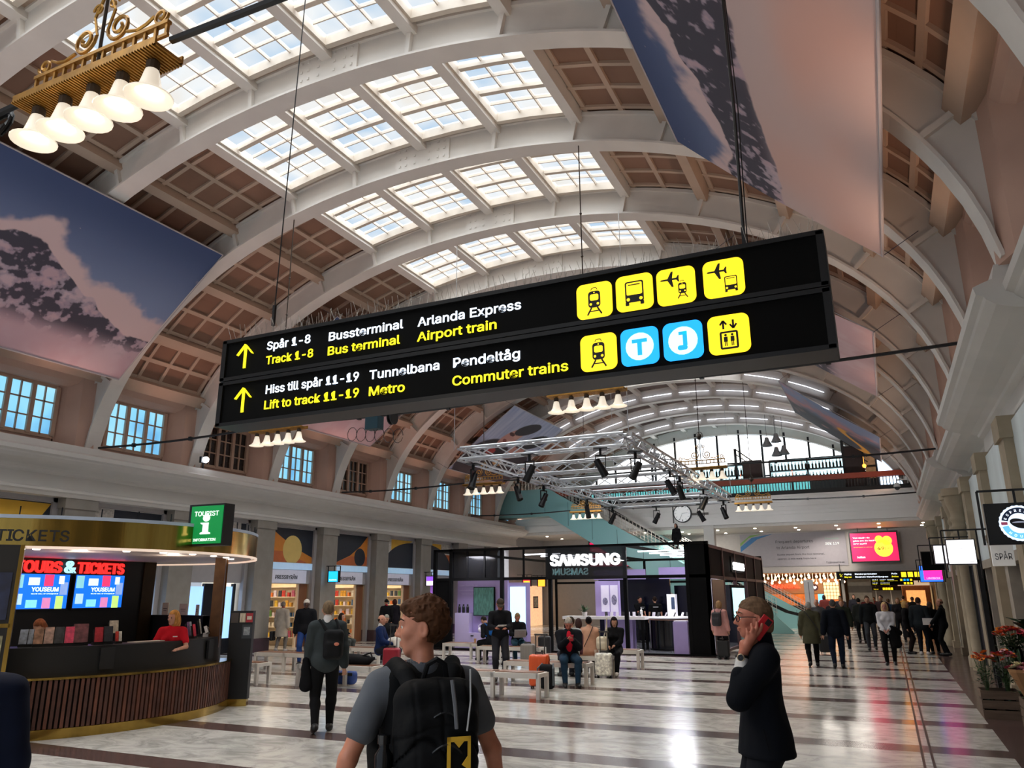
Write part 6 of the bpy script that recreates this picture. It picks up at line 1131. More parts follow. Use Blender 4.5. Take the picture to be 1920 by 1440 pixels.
# ================================================================ PEOPLE
def az(px): return 25.22-math.degrees(math.atan((px-960)/F))
def ik(a, c, l1, l2, pole):
    a, c, pole = np.array(a, float), np.array(c, float), np.array(pole, float); d = c-a; L = np.linalg.norm(d); mx_ = (l1+l2)*.995
    if L > mx_: c = a+d*mx_/L; d = c-a; L = mx_
    u = d/L; x = (l1*l1-l2*l2+L*L)/(2*L); h = math.sqrt(max(0, l1*l1-x*x)); p = pole-u*(pole@u); n = np.linalg.norm(p); p = p/n if n > 1e-6 else np.array([0, 1, 0]); return a+u*x+p*h, c
SKINM = {}
def skin(h): return mt(h, .5, var=.08, sc=25)
def head_sdf(Q, det, fem=False):
    k = .018; d = smin(ell(Q, (0, -.012, .03), (.075, .095, .09)), ell(Q, (0, .02, -.025), (.061, .072, .094)), .03)
    d = smin(d, cap(Q, (0, .05, -.09), (0, .052, -.098), .026, .022), .03)
    for s in (-1, 1): d = smin(d, cap(Q, (s*.054, -.005, -.045), (s*.02, .055, -.097), .016, .016), .025); d = smin(d, ell(Q, (s*.04, .058, -.022), (.022, .024, .02)), .02)
    d = smin(d, cap(Q, (-.034, .079, .022), (.034, .079, .022), .013, .013), .015)
    for s in (-1, 1): d = smax(d, -(np.linalg.norm(Q-np.array([s*.031, .098, .003]), axis=1)-.017), .012)
    d = smin(d, cap(Q, (0, .085, .012), (0, .108, -.028), .008, .0115), .012)
    for s in (-1, 1):
        d = smin(d, cap(Q, (s*.011, .09, -.034), (s*.011, .098, -.033), .008, .008), .008)
        e = ell(Q-np.array([s*.079, -.014, -.012])+np.stack([s*.35*(Q[:, 1]+.014), Q[:, 1]*0, Q[:, 1]*0], 1), (0, 0, 0), (.0115, .022, .034))
        if det: e = smax(e, -ell(Q, (s*.0895, -.011, -.008), (.0085, .0125, .021)), .004); d = smin(d, cap(Q, (s*.018, .085, .0115), (s*.044, .076, .0115), .0045, .004), .006); d = smin(d, cap(Q, (s*.019, .084, -.008), (s*.042, .076, -.007), .0035, .0035), .006)
        d = smin(d, e, .008)
    if det: d = smin(d, ell(Q, (0, .087, -.0615), (.023, .012, .0065)), .006); d = smin(d, ell(Q, (0, .085, -.0735), (.02, .012, .007)), .006); d = smax(d, -cap(Q, (-.022, .1, -.0675), (.022, .1, -.0675), .0016, .0016), .003)
    return d
def hair_sdf(Q, kind):
    cutp = lambda o_=.005, sl=.83: -(Q[:, 2]-sl*Q[:, 1]+o_)*.77
    if kind == 'curly':
        n = .6*(np.abs(fnoise(Q, 46, 4, 2)-.5)*2-.25)+.4*(fnoise(Q, 24, 9, 1)-.5); d = ell(Q, (0, -.016, .028), (.086, .108, .106))+.03*n; d = smin(d, ell(Q, (0, .062, .083), (.055, .032, .022))+.02*n, .02); d = smax(d, np.where(Q[:, 1] > -.005, -(Q[:, 2]-.012-.55*Q[:, 1])*.85-.02*n, -(Q[:, 2]+.085+.25*(Q[:, 1]+.09))*.95), .012); return smax(d, -np.minimum(ell(Q, (.088, -.008, -.022), (.03, .032, .05)), ell(Q, (-.088, -.008, -.022), (.03, .032, .05))), .008)
    if kind == 'swept':
        w_ = .012*(fnoise(Q*np.array([1, .25, 1])@np.array([[1, 0, 0], [0, .9, -.45], [0, .45, .9]]), 60, 3, 2)-.5); d = ell(Q, (0, -.022, .024), (.083, .112, .108))+w_; d = smin(d, ell(Q, (0, -.085, -.045), (.07, .045, .055))+w_, .03); return smax(d, np.where(Q[:, 1] > -.02, -(Q[:, 2]-.045-.45*(Q[:, 1]-.04))*.8, -(Q[:, 2]+.1)), .012)
    d = ell(Q, (0, -.013, .02), (.083, .102, .108))
    if kind == 'short': return smax(d, cutp(), .01)
    if kind == 'bald': return smax(smax(d, cutp(-.0, .4), .01), Q[:, 2]-.03, .01)
    if kind == 'bob': e = ell(Q, (0, -.025, -.03), (.095, .1, .13)); return smax(smin(d, e, .02), np.minimum(-(Q[:, 2]-.055), Q[:, 1]-.045)+.0, .01)
    if kind == 'long': e = smin(ell(Q, (0, -.03, -.04), (.095, .1, .15)), cap(Q, (0, -.055, -.1), (0, -.075, -.27), .085, .07, .6), .04); return smax(smin(d, e, .02), np.minimum(-(Q[:, 2]-.055), Q[:, 1]-.042), .01)
    if kind == 'bun': return smin(smax(d, cutp(), .01), np.linalg.norm(Q-np.array([0, -.11, .06]), axis=1)-.045, .02)
    if kind == 'beanie': return smax(ell(Q, (0, -.012, .035), (.09, .108, .115)), -(Q[:, 2]-.02-.2*Q[:, 1]), .01)
    if kind == 'cap': return smin(smax(ell(Q, (0, -.01, .03), (.086, .106, .095)), -(Q[:, 2]-.03), .008), smax(ell(Q, (0, .1, .035), (.072, .075, .02)), -(Q[:, 1]-.04), .01), .01)
def person(label, pos, rel, px, H=1.75, sit=None, hands=None, head=(0, 0), lean=0, stride=0, w=1., top=None, bottom='#17181b', shoes='#121214', hair=('short', '#4a3a2c'), sk='#c08e74', vox=.018, fem=False, coat=None, extra=None, det=False, cat='person', group=None, fingers=None, bend=None, hat=None, legs=True, sleeve=1.0, pole=None, feet=None, dz=0, neck=None, top_vox=None, fae=None):
    s = H/1.75; rz_ = R(rel+az(px)); pos = Vector(pos)+(Vector((sin(rz_), -cos(rz_), 0))*.42 if sit else Vector()); t = thing('person', label, cat, pos, rz_, group); pz = (.47+.085)/s if sit else .93
    A = lambda *p: np.array(p, float); up = lambda p: p
    cl, sl_ = cos(R(lean)), sin(R(lean)); b0 = A(0, 0, pz)
    def U(x, y, z): q = A(x, y, z)-A(0, 0, .93); return b0+A(q[0], q[1]*cl+q[2]*sl_, q[2]*cl-q[1]*sl_)
    sw = .185*w*(.93 if fem else 1); J = {'pel': U(0, 0, .96), 'wa': U(0, -.005, 1.09), 'ch': U(0, 0, 1.29), 'nk': U(0, -.015, 1.47), 'nt': U(0, .01, 1.56), 'hc': U(0, .02, 1.635)}
    if fingers is None: fingers = vox < .013
    SG = {}
    SG['torso'] = [(U(0, 0, .98), U(0, -.005, 1.1), .15*w, .135*w, .7), (U(0, -.005, 1.1), U(0, 0, 1.3), .135*w, .155*w, .7), (U(-sw+.06, -.01, 1.405), U(sw-.06, -.01, 1.405), .068, .068, 1), (U(0, -.01, 1.36), U(0, -.01, 1.44), .11*w, .07, .8)]
    if fem: SG['torso'] += [(U(-.075, .075, 1.275), U(-.075, .085, 1.27), .06, .055, 1), (U(.075, .075, 1.275), U(.075, .085, 1.27), .06, .055, 1)]
    SG['pelvis'] = [(U(-.045*w, 0, .955), U(.045*w, 0, .955), .125*w, .125*w, .85), (b0+A(-.05, -.02, .0), b0+A(.05, -.02, .0), .11*w, .11*w, .9)]
    SG['neck'] = [(J['nk'], J['nt'], .055*(.9 if fem else 1), .05, 1)]
    hd = hands or {}
    for i, sg in ((0, -1), (1, 1)):
        sh = U(sg*sw, -.01, 1.405); tg = hd.get(i); tg = A(*tg)/1.0 if tg is not None else U(sg*(.255*w+.01), .03+(-1)**i*stride*.25, .80)
        if sit and hd.get(i) is None: tg = A(sg*.1, .33, pz+.13)
        el, wr = ik(sh, tg, .29, .255, (pole[i] if pole and pole.get(i) else (sg*.5, -.7, -.5))); fd = (wr-el)/max(1e-6, np.linalg.norm(wr-el)); SG['ua%d' % i] = [(sh, el, .054*w, .043, 1)]; SG['fa%d' % i] = [(el, wr, .043, .029, 1)]; J['wr%d' % i] = wr; J['el%d' % i] = el
        side = np.cross(fd, A(0, -sg*.3, 1)); side = side/max(1e-6, np.linalg.norm(side)); nr = np.cross(side, fd)
        hs = [(wr, wr+fd*.075, .028, .032, 1)]
        if fingers is not False and fingers != 'custom':
            if fingers: hs += [(wr+fd*.07+side*o_, wr+fd*(.07+.045)+side*o_*1.1-nr*.006, .0115, .0105, 1) for o_ in (-.028, -.0095, .0095, .028)]+[(wr+fd*.112+side*o_*1.1-nr*.006, wr+fd*(.14+.012*(abs(o_) < .01))+side*o_*1.1-nr*.03, .0105, .009, 1) for o_ in (-.028, -.0095, .0095, .028)]+[(wr+fd*.02+side*.03*sg, wr+fd*.075+side*.055*sg-nr*.02, .013, .0105, 1)]
        if fingers is False: hs += [(wr+fd*.08, wr+fd*.145-nr*.03, .03, .02, .7), (wr+fd*.03+side*.02*sg, wr+fd*.085+side*.05*sg, .015, .012, 1)]
        SG['hd%d' % i] = hs
        hp = b0+A(sg*.09*w, 0, 0 if sit else -.01)
        if sit: an = A(sg*(.13 if not fem else .09), .42+(sit if isinstance(sit, float) else 0), .085/s)
        else: an = A(sg*.1, sg*stride*.5, .085+(.06*abs(stride)*2 if (sg < 0) == (stride > 0) and stride else 0))
        if feet and feet.get(i): an = A(*feet[i])
        kn, an = ik(hp, an, .44, .435, (sg*.12, 1, .25 if sit else 0)); SG['th%d' % i] = [(hp, kn, .088*w, .06*w, 1)]; SG['ca%d' % i] = [(kn, kn*.7+an*.3+A(0, -.012, 0), .057, .057, 1), (kn*.7+an*.3+A(0, -.012, 0), an, .057, .038, 1)]
        rl = .35 if an[2] > .1 else 0; SG['ft%d' % i] = [(an+A(0, -.045, -.035+.02*rl), an+A(sg*.015, .15, -.048-.1*rl), .046, .036, 1), (an, an+A(0, -.01, -.02), .042, .042, 1)]
    hy, hp_ = R(head[0]), R(head[1]); cz, sz, cx, sx_ = cos(hy), sin(hy), cos(hp_), sin(hp_)
    RH = np.array([[cz, -sz, 0], [sz, cz, 0], [0, 0, 1]]) @ np.array([[1, 0, 0], [0, cx, -sx_], [0, sx_, cx]]); hc = J['hc']+A(0, .03*sin(R(-head[1]))*2, -.02*abs(sin(hp_)))
    toh = lambda P: (P-hc) @ RH; hw = lambda q: hc+RH @ np.array(q, float)
    def part(segs, inf, k=.02):
        pr = []
        for sgm in segs:
            nm, t0, t1, ex = (sgm+(0, 1, 0))[:4] if isinstance(sgm, tuple) and len(sgm) < 4 else (sgm if isinstance(sgm, tuple) else (sgm, 0, 1, 0))
            L_ = SG.get(nm, []); n = len(L_)
            for (a, b, ra, rb, fy) in L_:
                if nm[:2] in ('ua', 'fa', 'th') or n == 1: a, b, ra, rb = a+(b-a)*t0, a+(b-a)*t1, ra+(rb-ra)*t0, ra+(rb-ra)*t1
                pr.append((a, b, ra+inf+ex, rb+inf+ex, fy))
        return pr
    def fnp(pr, k, zmin=None, fold=0):
        def f(P):
            d = None
            for a, b, ra, rb, fy in pr: e = cap(P, a, b, ra, rb, fy); d = e if d is None else smin(d, e, k)
            if fold: d = d+fold*(fnoise(P*np.array([1, 1, .55]), 11/s, 5, 2)-.5)
            if zmin is not None: d = np.maximum(d, zmin-P[:, 2])
            return d
        lo = np.min([np.minimum(a, b)-max(ra, rb) for a, b, ra, rb, fy in pr], 0); hi = np.max([np.maximum(a, b)+max(ra, rb) for a, b, ra, rb, fy in pr], 0); return f, lo, hi
    def emit(name, f, lo, hi, m, v=vox, par=t):
        V, Q = snet(f, lo, hi, v/s)
        if len(Q): return np_obj(name, V*s, Q, m, par)
    # body: one continuous skin surface
    bp = part(['torso', 'pelvis', 'neck', 'ua0', 'ua1', 'fa0', 'fa1', 'hd0', 'hd1']+(['th0', 'th1', 'ca0', 'ca1', 'ft0', 'ft1'] if legs else []), -.006)
    bf, lo, hi = fnp(bp, .016); hx = hd.get('hand_sdf')
    def body(P):
        d = bf(P); Q = toh(P); m = np.linalg.norm(Q, axis=1) < .3
        if m.any(): d[m] = smin(d[m], head_sdf(Q[m], det, fem), .02)
        if hx: d = smin(d, hx(P, J, hw), .008)
        return d
    emit('body', body, np.minimum(lo, hc-.16), np.maximum(hi, hc+.16), skin(sk))
    if hair[0] != 'none':
        def hf(P): return hair_sdf(toh(P), hair[0])
        emit('hat' if hair[0] in ('beanie', 'cap') else 'hair', hf, hc-.3 if hair[0] == 'long' else hc-.19, hc+.19, mt(hair[1], .72, var=.35, sc=40, sx=(1, 1, .3)) , vox*.8)
    if hat: emit('hat', lambda P: hair_sdf(toh(P), hat[0])-.006, hc-.19, hc+.2, mt(hat[1], .7, var=.1), vox*.8)
    if not det:
        eb = MB()
        for sg in (-1, 1): eb.ball(tuple(hw((sg*.031, .079, .004))*s), .012*s, 6)
        eb.build('eyes', mt('#2a1c16', .4, var=0), t); mb = MB().ball(tuple(hw((0, .087, -.066))*s), .02*s, 6, sc=(1, .5, .3)); mb.build('mouth', mt('#8a4a42', .5, var=0), t)
    # clothes
    if legs and bottom:
        ts = ['pelvis', 'th0', 'th1', 'ca0', 'ca1'] if bend != 'bare' else ['pelvis']
        f, lo, hi = fnp(part(ts, .014), .03, None, .012); emit('trousers' if bend != 'bare' else 'skirt', f, lo, hi, mt(bottom, .8, var=.12, sc=5))
    if legs:
        for i in (0, 1): f, lo, hi = fnp(part(['ft%d' % i], .006), .02); emit('shoe', f, lo, hi, mt(shoes, .45, var=.05))
    if top:
        c, inf = top if isinstance(top, tuple) else (top, .016); ts = ['torso', ('pelvis', 0, 1, .004), ('ua0', 0, min(1, sleeve*1.0), .004), ('ua1', 0, min(1, sleeve), .004)]
        if sleeve >= 1: ts += [('fa0', 0, (fae or {}).get(0, .94), .006), ('fa1', 0, .94, .006)]
        pr = part(ts, inf)
        if coat: zc = coat if not sit else max(coat, pz-.03); pr.append((U(0, 0, 1.0), A(0, .0, zc+.02), .165*w+inf, .2*w+inf, .72)); pr.append((SG['neck'][0][0], SG['neck'][0][0]+A(0, 0, .02), .07, .066, 1))
        f, lo, hi = fnp(pr, .03, (coat if coat and not sit else None), .014 if vox > .012 else .02); emit('coat' if coat else ('shirt' if sleeve < 1 or inf < .015 else 'jacket'), f, lo, hi, c if not isinstance(c, str) else mt(c, .8, var=.12, sc=6), top_vox or vox)
    if neck: f, lo, hi = fnp([(J['nk']+A(0, 0, -.01), J['nk']+A(0, .005, .045), .07, .062, 1)], .02); emit('collar', f, lo, hi, mt(neck, .7), vox*.8)
    t['s'] = s; t.pop('s', None); J['hw'] = lambda q: Vector(hw(q)*s); J['s'] = s; J['SG'] = SG; J['hc'] = hc; J['RH'] = RH; J['toh'] = toh; J['emit'] = emit; J['U'] = U; return t, J
def bpack(t, J, c, wx=.3, hz=.42, dy=.18, off=0., z=1.22, strapc=None, vox=.018):
    s = J['s']; ctr = J['U'](off, -.13-dy/2-.02, z); f = lambda P: smin(rbox(P, ctr, (wx, dy, hz), .07), rbox(P, ctr+np.array([0, -dy*.45, -hz*.16]), (wx*.8, dy*.5, hz*.55), .05), .03)+.008*(fnoise(P, 12, 6, 2)-.5)
    o = J['emit']('backpack', f, ctr-np.array([wx/2, dy, hz/2]), ctr+np.array([wx/2, dy/2, hz/2]), mt(c, .7, var=.15), vox)
    b = MB(); U = J['U']
    for sg in (-1, 1): b.tube([Vector(U(sg*.09+off, -.14, z+hz*.42)*s), Vector(U(sg*.115, -.05, 1.49)*s), Vector(U(sg*.12, .085, 1.42)*s), Vector(U(sg*.15, .12, 1.25)*s), Vector(U(sg*.17, -.02, 1.08)*s)], .022*s, 6)
    b.build('strap', mt(strapc or c, .7), t); return o
Z0 = lambda px, py, dx=0, dy=0: onz(px, py)+Vector((dx, dy, 0))
# --- nearer walkers and people on the benches
t, J = person('man in a dark grey jumper walking away with a black backpack on his shoulder', Z0(603, 1374), 0, 603, 1.8, stride=.34, top=('#343a3c', .02), bottom='#101012', hair=('short', '#6f5d48'), neck='#d8d6d6', vox=.012, w=1.03, hands={0: (-.25, .12, .82), 1: (.27, -.06, .8)}); bpack(t, J, '#17181a', .28, .4, .17, .09, 1.17, vox=.014); MB().ball(tuple(Vector(J['U'](.13, -.36, 1.18)*J['s'])), .03, 10, sc=(1.2, .3, .8)).build('badge', mt('#c9785f', .5), t)
J['emit']('jacket_over_arm', lambda P: cap(P, (-.27, .02, .95), (-.25, .0, .62), .05, .09, .6)+.01*(fnoise(P, 12, 3, 2)-.5), np.array([-.4, -.12, .5]), np.array([-.12, .14, 1.05]), mt('#0f0f12', .8), .014)
t, J = person('grey-haired person in a long pale cape coat entering the shop with a black bag', Z0(525, 1222), -25, 525, 1.68, top=('#b3a797', .035), coat=.52, stride=.3, hair=('short', '#7d7268'), bottom='#77706a', shoes='#a59f9a', neck='#8a2226', fem=True); J['emit']('handbag', lambda P: rbox(P, (-.33, .0, .55), (.14, .3, .34), .05), np.array([-.45, -.2, .35]), np.array([-.2, .2, .75]), mt('#121214', .6), .018)
person('person in a white beanie, black puffer jacket and blue jeans walking this way', Z0(568, 1246), 172, 568, 1.76, stride=.2, top=('#15161b', .04), bottom='#26407a', hair=('beanie', '#cfc9c0'), sk='#4a3026', w=1.05)
person('woman in a black turtleneck sitting at the shop fronts, seen from the side', Z0(650, 1235, 0, .2), 235, 650, 1.68, sit=True, top='#101013', bottom='#4a4e4c', hair=('bob', '#2c211c'), fem=True, neck='#101013', sk='#c08a72', hands={0: (-.06, .3, .72), 1: (.06, .32, .72)})
person('balding man in a navy jumper and white collar sitting behind the boy\'s face', Z0(742, 1262), 255, 742, 1.78, sit=True, top='#16264e', bottom='#20232c', hair=('bald', '#2f2722'), neck='#d6d6da', sk='#b9836c')
person('grey-haired seated person in dark clothes left of the man in navy', Z0(722, 1243), 180, 722, 1.66, sit=True, top='#1a1a1e', hair=('short', '#9a978c'), head=(0, -25))
person('person in a black hat and red scarf standing at the third shop door', Z0(722, 1205), 20, 722, 1.7, top=('#141417', .03), hair=('beanie', '#141416'), neck='#b01e34')
person('person in a dark coat and red scarf beside the black hat, by the shop door', Z0(738, 1203), 40, 738, 1.72, top=('#1b1820', .03), coat=.55, hair=('bob', '#4a2a26'), neck='#b01e34', fem=True)
t, J = person('man in a dark cap reading a booklet held in both hands, all in black', Z0(938, 1277), 184, 938, 1.8, top='#141418', bottom='#2a2b31', hair=('cap', '#3d342c'), head=(0, -35), hands={0: (-.1, .34, 1.12), 1: (.12, .3, 1.12)}, vox=.012, sk='#b56f58', sleeve=1, shoes='#2b211d'); s = J['s']; MB().box((0, .4*s, 1.17*s), (.2, .13, .012), .3, 0, .3).build('booklet', mt('#d2cec8', .6, var=.3, sc=20), t); MB().box(tuple(J['hw']((0, .09, .0))), (.12, .02, .012)).build('glasses', BLACK, t)
t, J = person('seated person with a bright blue backpack facing the lilac display', Z0(905, 1238), 40, 905, 1.7, sit=True, top='#1a1b20', hair=('short', '#2a2420'), head=(0, -40), lean=28); bpack(t, J, '#1f5fa8', .32, .36, .16, 0, 1.2)
t, J = person('bearded person in black working on a laptop on the knees', Z0(975, 1243), 190, 975, 1.72, sit=True, top='#111114', bottom='#2b4a5a', hair=('short', '#8a7050'), head=(0, -30), hands={0: (-.1, .36, .78), 1: (.1, .36, .78)}, neck='#111114', sk='#b9765e'); MB().box((0, .36, .7), (.34, .24, .02)).box((0, .5, .8), (.34, .02, .22), 0, 0, R(-20)).build('laptop', mt('#9a9a9c', .35, .6), t)
t, J = person('grey-haired man in a black jacket and red shirt sitting with a red phone', Z0(1068, 1290, 0, .12), 186, 1068, 1.8, sit=True, top=('#14161c', .026), bottom='#22384c', hair=('short', '#9a948c'), head=(-4, -38), hands={0: (-.07, .3, .9), 1: (.05, .33, .92)}, vox=.012, sk='#b5705c', w=1.1, neck='#b01c30'); J['emit']('red_shirt', lambda P: ell(P, J['U'](0, .075, 1.24), (.085, .085, .24)), J['U'](0, .1, 1.24)-.28, J['U'](0, .1, 1.24)+.28, mt('#b8182e', .7, var=.1), .012); MB().box((-.02, .4, .98), (.08, .012, .15), .1, 0, R(-30)).build('phone', mt('#c21f34', .4), t)
person('person in a pale grey shirt sitting back to back behind the man in red', Z0(1062, 1268), 20, 1062, 1.72, sit=True, top='#a9b0b0', bottom='#2a2c33', hair=('short', '#33291f'))
t, J = person('woman in a peach coat sitting with her back to us, thin shoulder strap', Z0(1107, 1262), 0, 1107, 1.68, sit=True, top=('#c79c84', .03), bottom='#2a2024', hair=('bun', '#141012'), fem=True, coat=.3); MB().tube([Vector(J['U'](-.13, -.16, 1.0)), Vector(J['U'](.0, -.17, 1.25)), Vector(J['U'](.1, -.09, 1.47))], .01, 5).build('strap', mt('#3b2722', .6), t)
person('girl in black with long dark hair sitting behind the doodled suitcase', Z0(1150, 1268), 170, 1150, 1.68, sit=True, top='#0f0f12', bottom='#121215', shoes='#d8d2ca', hair=('long', '#1d1613'), head=(14, -25), fem=True, hands={0: (-.05, .34, .72), 1: (.1, .34, .7)})
person('person in mauve sitting between the red-shirted man and the peach coat', Z0(1082, 1262), 10, 1086, 1.6, sit=True, top='#6a4450', hair=('bob', '#3a2826'), fem=True)
# --- pavilion staff
t, J = person('bearded pavilion assistant in a black T-shirt with white letters, hands folded', Z0(1203, 1206), 215, 1203, 1.74, top='#0e0e10', sleeve=.62, hair=('short', '#1c1512'), hands={0: (-.04, .3, 1.04), 1: (.05, .3, 1.02)}, sk='#a87058', dz=.03); MB().bx(-.1, .1, .185, .19, 1.33, 1.345).bx(-.06, .06, .185, .19, 1.29, 1.305).build('shirt_letters', mt('#d2d2d2', .5), t); t.location.z = .03
t, J = person('second pavilion assistant in black seen from behind with a white back print', Z0(1232, 1207), 10, 1232, 1.74, top='#0e0e10', sleeve=.62, hair=('short', '#2a1d17')); MB().bx(-.1, .1, -.15, -.14, 1.33, 1.36).build('shirt_letters', mt('#d2d2d2', .5), t); t.location.z = .03
t, J = person('woman in a pink coat with a grey backpack and blond hair at the pavilion screen', Z0(1355, 1236), -25, 1355, 1.66, top=('#c4908a', .03), coat=.7, bottom='#1a1a1e', hair=('bob', '#9a7a58'), fem=True); bpack(t, J, '#3d3b3e', .3, .42, .16, 0, 1.2)
t, J = person('person in a white top with a black shoulder bag walking behind the capped man', Z0(962, 1212), 10, 962, 1.7, top='#b9b6b0', bottom='#4a3c38', hair=('bob', '#6a4a2c'), fem=True, stride=.2); J['emit']('bag', lambda P: rbox(P, (.28, -.02, .98), (.1, .28, .3), .05), np.array([.2, -.2, .8]), np.array([.36, .16, 1.16]), mt('#151517', .6), .018)
# --- right-hand crowd
t, J = person('grey-haired person in a long olive coat walking away with a black shoulder strap', Z0(1527, 1250), 4, 1527, 1.64, stride=.3, top=('#4a4836', .035), coat=.62, bottom='#0f0f11', hair=('short', '#9c9a94'), vox=.014, w=1.05); MB().tube([Vector(J['U'](-.13, -.14, 1.42)), Vector(J['U'](.05, -.19, 1.15)), Vector(J['U'](.19, -.16, .92))], .012, 5).build('strap', BLACK, t)
person('grey-haired man in a dark jacket and blue jeans walking away with a cabin case', Z0(1574, 1253), 2, 1574, 1.7, stride=.22, top=('#0f131c', .035), bottom='#161e2e', hair=('short', '#4d4a48'), vox=.014, w=1.12, hands={0: (-.34, -.12, .72)})
person('bald man in a grey blazer and white shirt coming towards us', Z0(1540, 1221), 178, 1540, 1.66, stride=.2, top=('#4a4a4e', .025), hair=('none', ''), neck='#d8d6d4', sk='#b5806a')
person('fair-haired man in a dark green jacket and white trainers coming towards us', Z0(1588, 1223), 176, 1588, 1.66, stride=.2, top=('#22271f', .03), bottom='#1a1d26', shoes='#d2d0cc', hair=('short', '#8a5f3c'), neck='#8a8c90')
person('tall man in an open black leather jacket and grey jeans striding towards us', Z0(1637, 1219), 182, 1637, 1.76, stride=.3, top=('#15171a', .028), bottom='#3a3c42', hair=('short', '#4d3626'), sk='#b08068')
t, J = person('blonde woman in a white shirt holding a black coat, walking towards us', Z0(1672, 1247), 180, 1672, 1.62, stride=.2, top=('#c9c8cc', .016), bottom='#0f0f11', hair=('long', '#c7a878'), fem=True, w=1.08, vox=.014, hands={0: (-.05, .26, 1.0), 1: (.08, .25, .98)}, sk='#b98070'); J['emit']('black_coat', lambda P: smin(cap(P, (-.12, .2, 1.02), (-.22, .16, .6), .09, .13, .8), cap(P, (-.2, .1, 1.0), (-.3, .05, .9), .08, .09), .05)+.012*(fnoise(P, 10, 4, 2)-.5), np.array([-.45, -.1, .4]), np.array([.02, .38, 1.15]), mt('#0d0d0f', .8), .016)
t, J = person('blonde woman in a short black coat and tights standing in profile', Z0(1708, 1226), 262, 1708, 1.6, top=('#131114', .03), coat=.55, bottom='#231a1a', hair=('bob', '#b08c58'), fem=True)
person('man in a black leather jacket and dark jeans seen from behind at the wall group', Z0(1735, 1228), -14, 1735, 1.72, top=('#1c2126', .03), bottom='#14161e', shoes='#b9b4b4', hair=('short', '#3d2a24'), w=1.1, vox=.014)
person('person in a long black coat standing right of the leather jacket man', Z0(1756, 1227), 20, 1756, 1.58, top=('#0f0f12', .03), coat=.5, hair=('bob', '#4a382e'), fem=True, bottom='#0e0e10')
t, J = person('bald man in a black polo neck holding white papers at the right wall', Z0(1777, 1230), 82, 1777, 1.68, top='#101114', bottom='#0f0f11', hair=('bald', '#5a463a'), neck='#101114', sk='#b07a62', hands={0: (-.12, .32, .98), 1: (.1, .3, .95)}, vox=.014, stride=.12); MB().box((-.05, .4, 1.0), (.02, .3, .2), .25).build('papers', mt('#d6d6d8', .5), t)
crowd = [(1562, 1200, 33, '#2a2226', 'short', '#2a201c', 'in black beside the stone pillar'), (1612, 1210, 34, '#2b2d2a', 'short', '#1c1714', 'with a striped jacket hem by the pillar'), (1628, 1200, 40, '#5a2222', 'beanie', '#1a1416', 'in dark red with a black hood'), (1655, 1204, 36, '#3a2a2c', 'short', '#2c211c', 'in brown behind the striding man'), (1668, 1200, 38, '#2f4a66', 'short', '#5a4636', 'in a blue denim jacket behind the blonde'), (1686, 1202, 35, '#1d1b1e', 'long', '#8a6a48', 'with long fair hair and a black top'), (1697, 1200, 44, '#c98a3a', 'short', '#3a2a20', 'in a mustard yellow top far back'), (1604, 1196, 48, '#23242c', 'bob', '#2a1f1a', 'in navy far back left'), (1642, 1196, 52, '#6a3036', 'short', '#2a201c', 'in a maroon coat far back'), (1714, 1200, 42, '#22201f', 'short', '#4a3a30', 'in charcoal near the wooden kiosk'), (1578, 1198, 44, '#3a3a40', 'short', '#4a3a2e', 'in grey at the food court edge'), (1548, 1198, 46, '#7a3a36', 'bob', '#3a2a24', 'in a rust coat at the food court')]
for k, (px, py, Y, c, hk, hcx, lb) in enumerate(crowd):
    q = ony(px, 1150, Y); person('distant passer-by '+lb, (q.x, Y, 0), (175, 5, 185, 160, 20)[k % 5], px, 1.62+.05*(k % 4), stride=.2, top=(c, .03), hair=(hk, hcx), vox=.032, fingers=False, fem=hk in ('bob', 'long'), group='people in the far passage')
# --- escalator riders, kiosk clerks
q = ony(1268, 1000, 41.1); t, J = person('dark silhouette of a long-haired rider on the escalator', (q.x, 41.1, q.z-1.15), 150, 1268, 1.66, top='#121214', hair=('long', '#1a1412'), fem=True, vox=.022)
q = ony(1314, 1022, 41.2); t, J = person('second dark rider lower on the escalator behind the pavilion corner', (q.x, 41.2, q.z-1.45), 200, 1314, 1.66, top='#151518', hair=('bob', '#1a1412'), fem=True, vox=.022)
d = _ray(325, 1170); q = Vector(d*(14.3/math.hypot(d[0], d[1]))); t, J = person('fair long-haired clerk in a red polo shirt behind the kiosk counter', (q.x, q.y, 0), 165, 325, 1.66, top='#c01a28', sleeve=.62, bottom='#1a1a1e', hair=('long', '#b98448'), fem=True, vox=.012, head=(-28, -6), hands={0: (-.2, .34, 1.13), 1: (.2, .3, 1.1)}, sk='#c08a72', neck='#c01a28'); MB().bx(-.13, -.06, .185, .19, 1.25, 1.265).build('name_badge', mt('#e0dede', .4), t)
d = _ray(95, 1165); q = Vector(d*(14.5/math.hypot(d[0], d[1]))); person('second clerk with red-brown hair bent low behind the brochure rack', (q.x, q.y, 0), 150, 95, 1.62, sit=None, top='#a81826', sleeve=.62, hair=('long', '#8a5236'), fem=True, lean=22, head=(0, -35), vox=.014)
d = _ray(-78, 1300); q = Vector(d*(4.5/math.hypot(d[0], d[1]))); person('person in a dark navy jacket cut off by the left frame edge', (q.x, q.y, 0), 10, -78, 1.8, top=('#131a2e', .03), vox=.014, hair=('short', '#2a221e'))
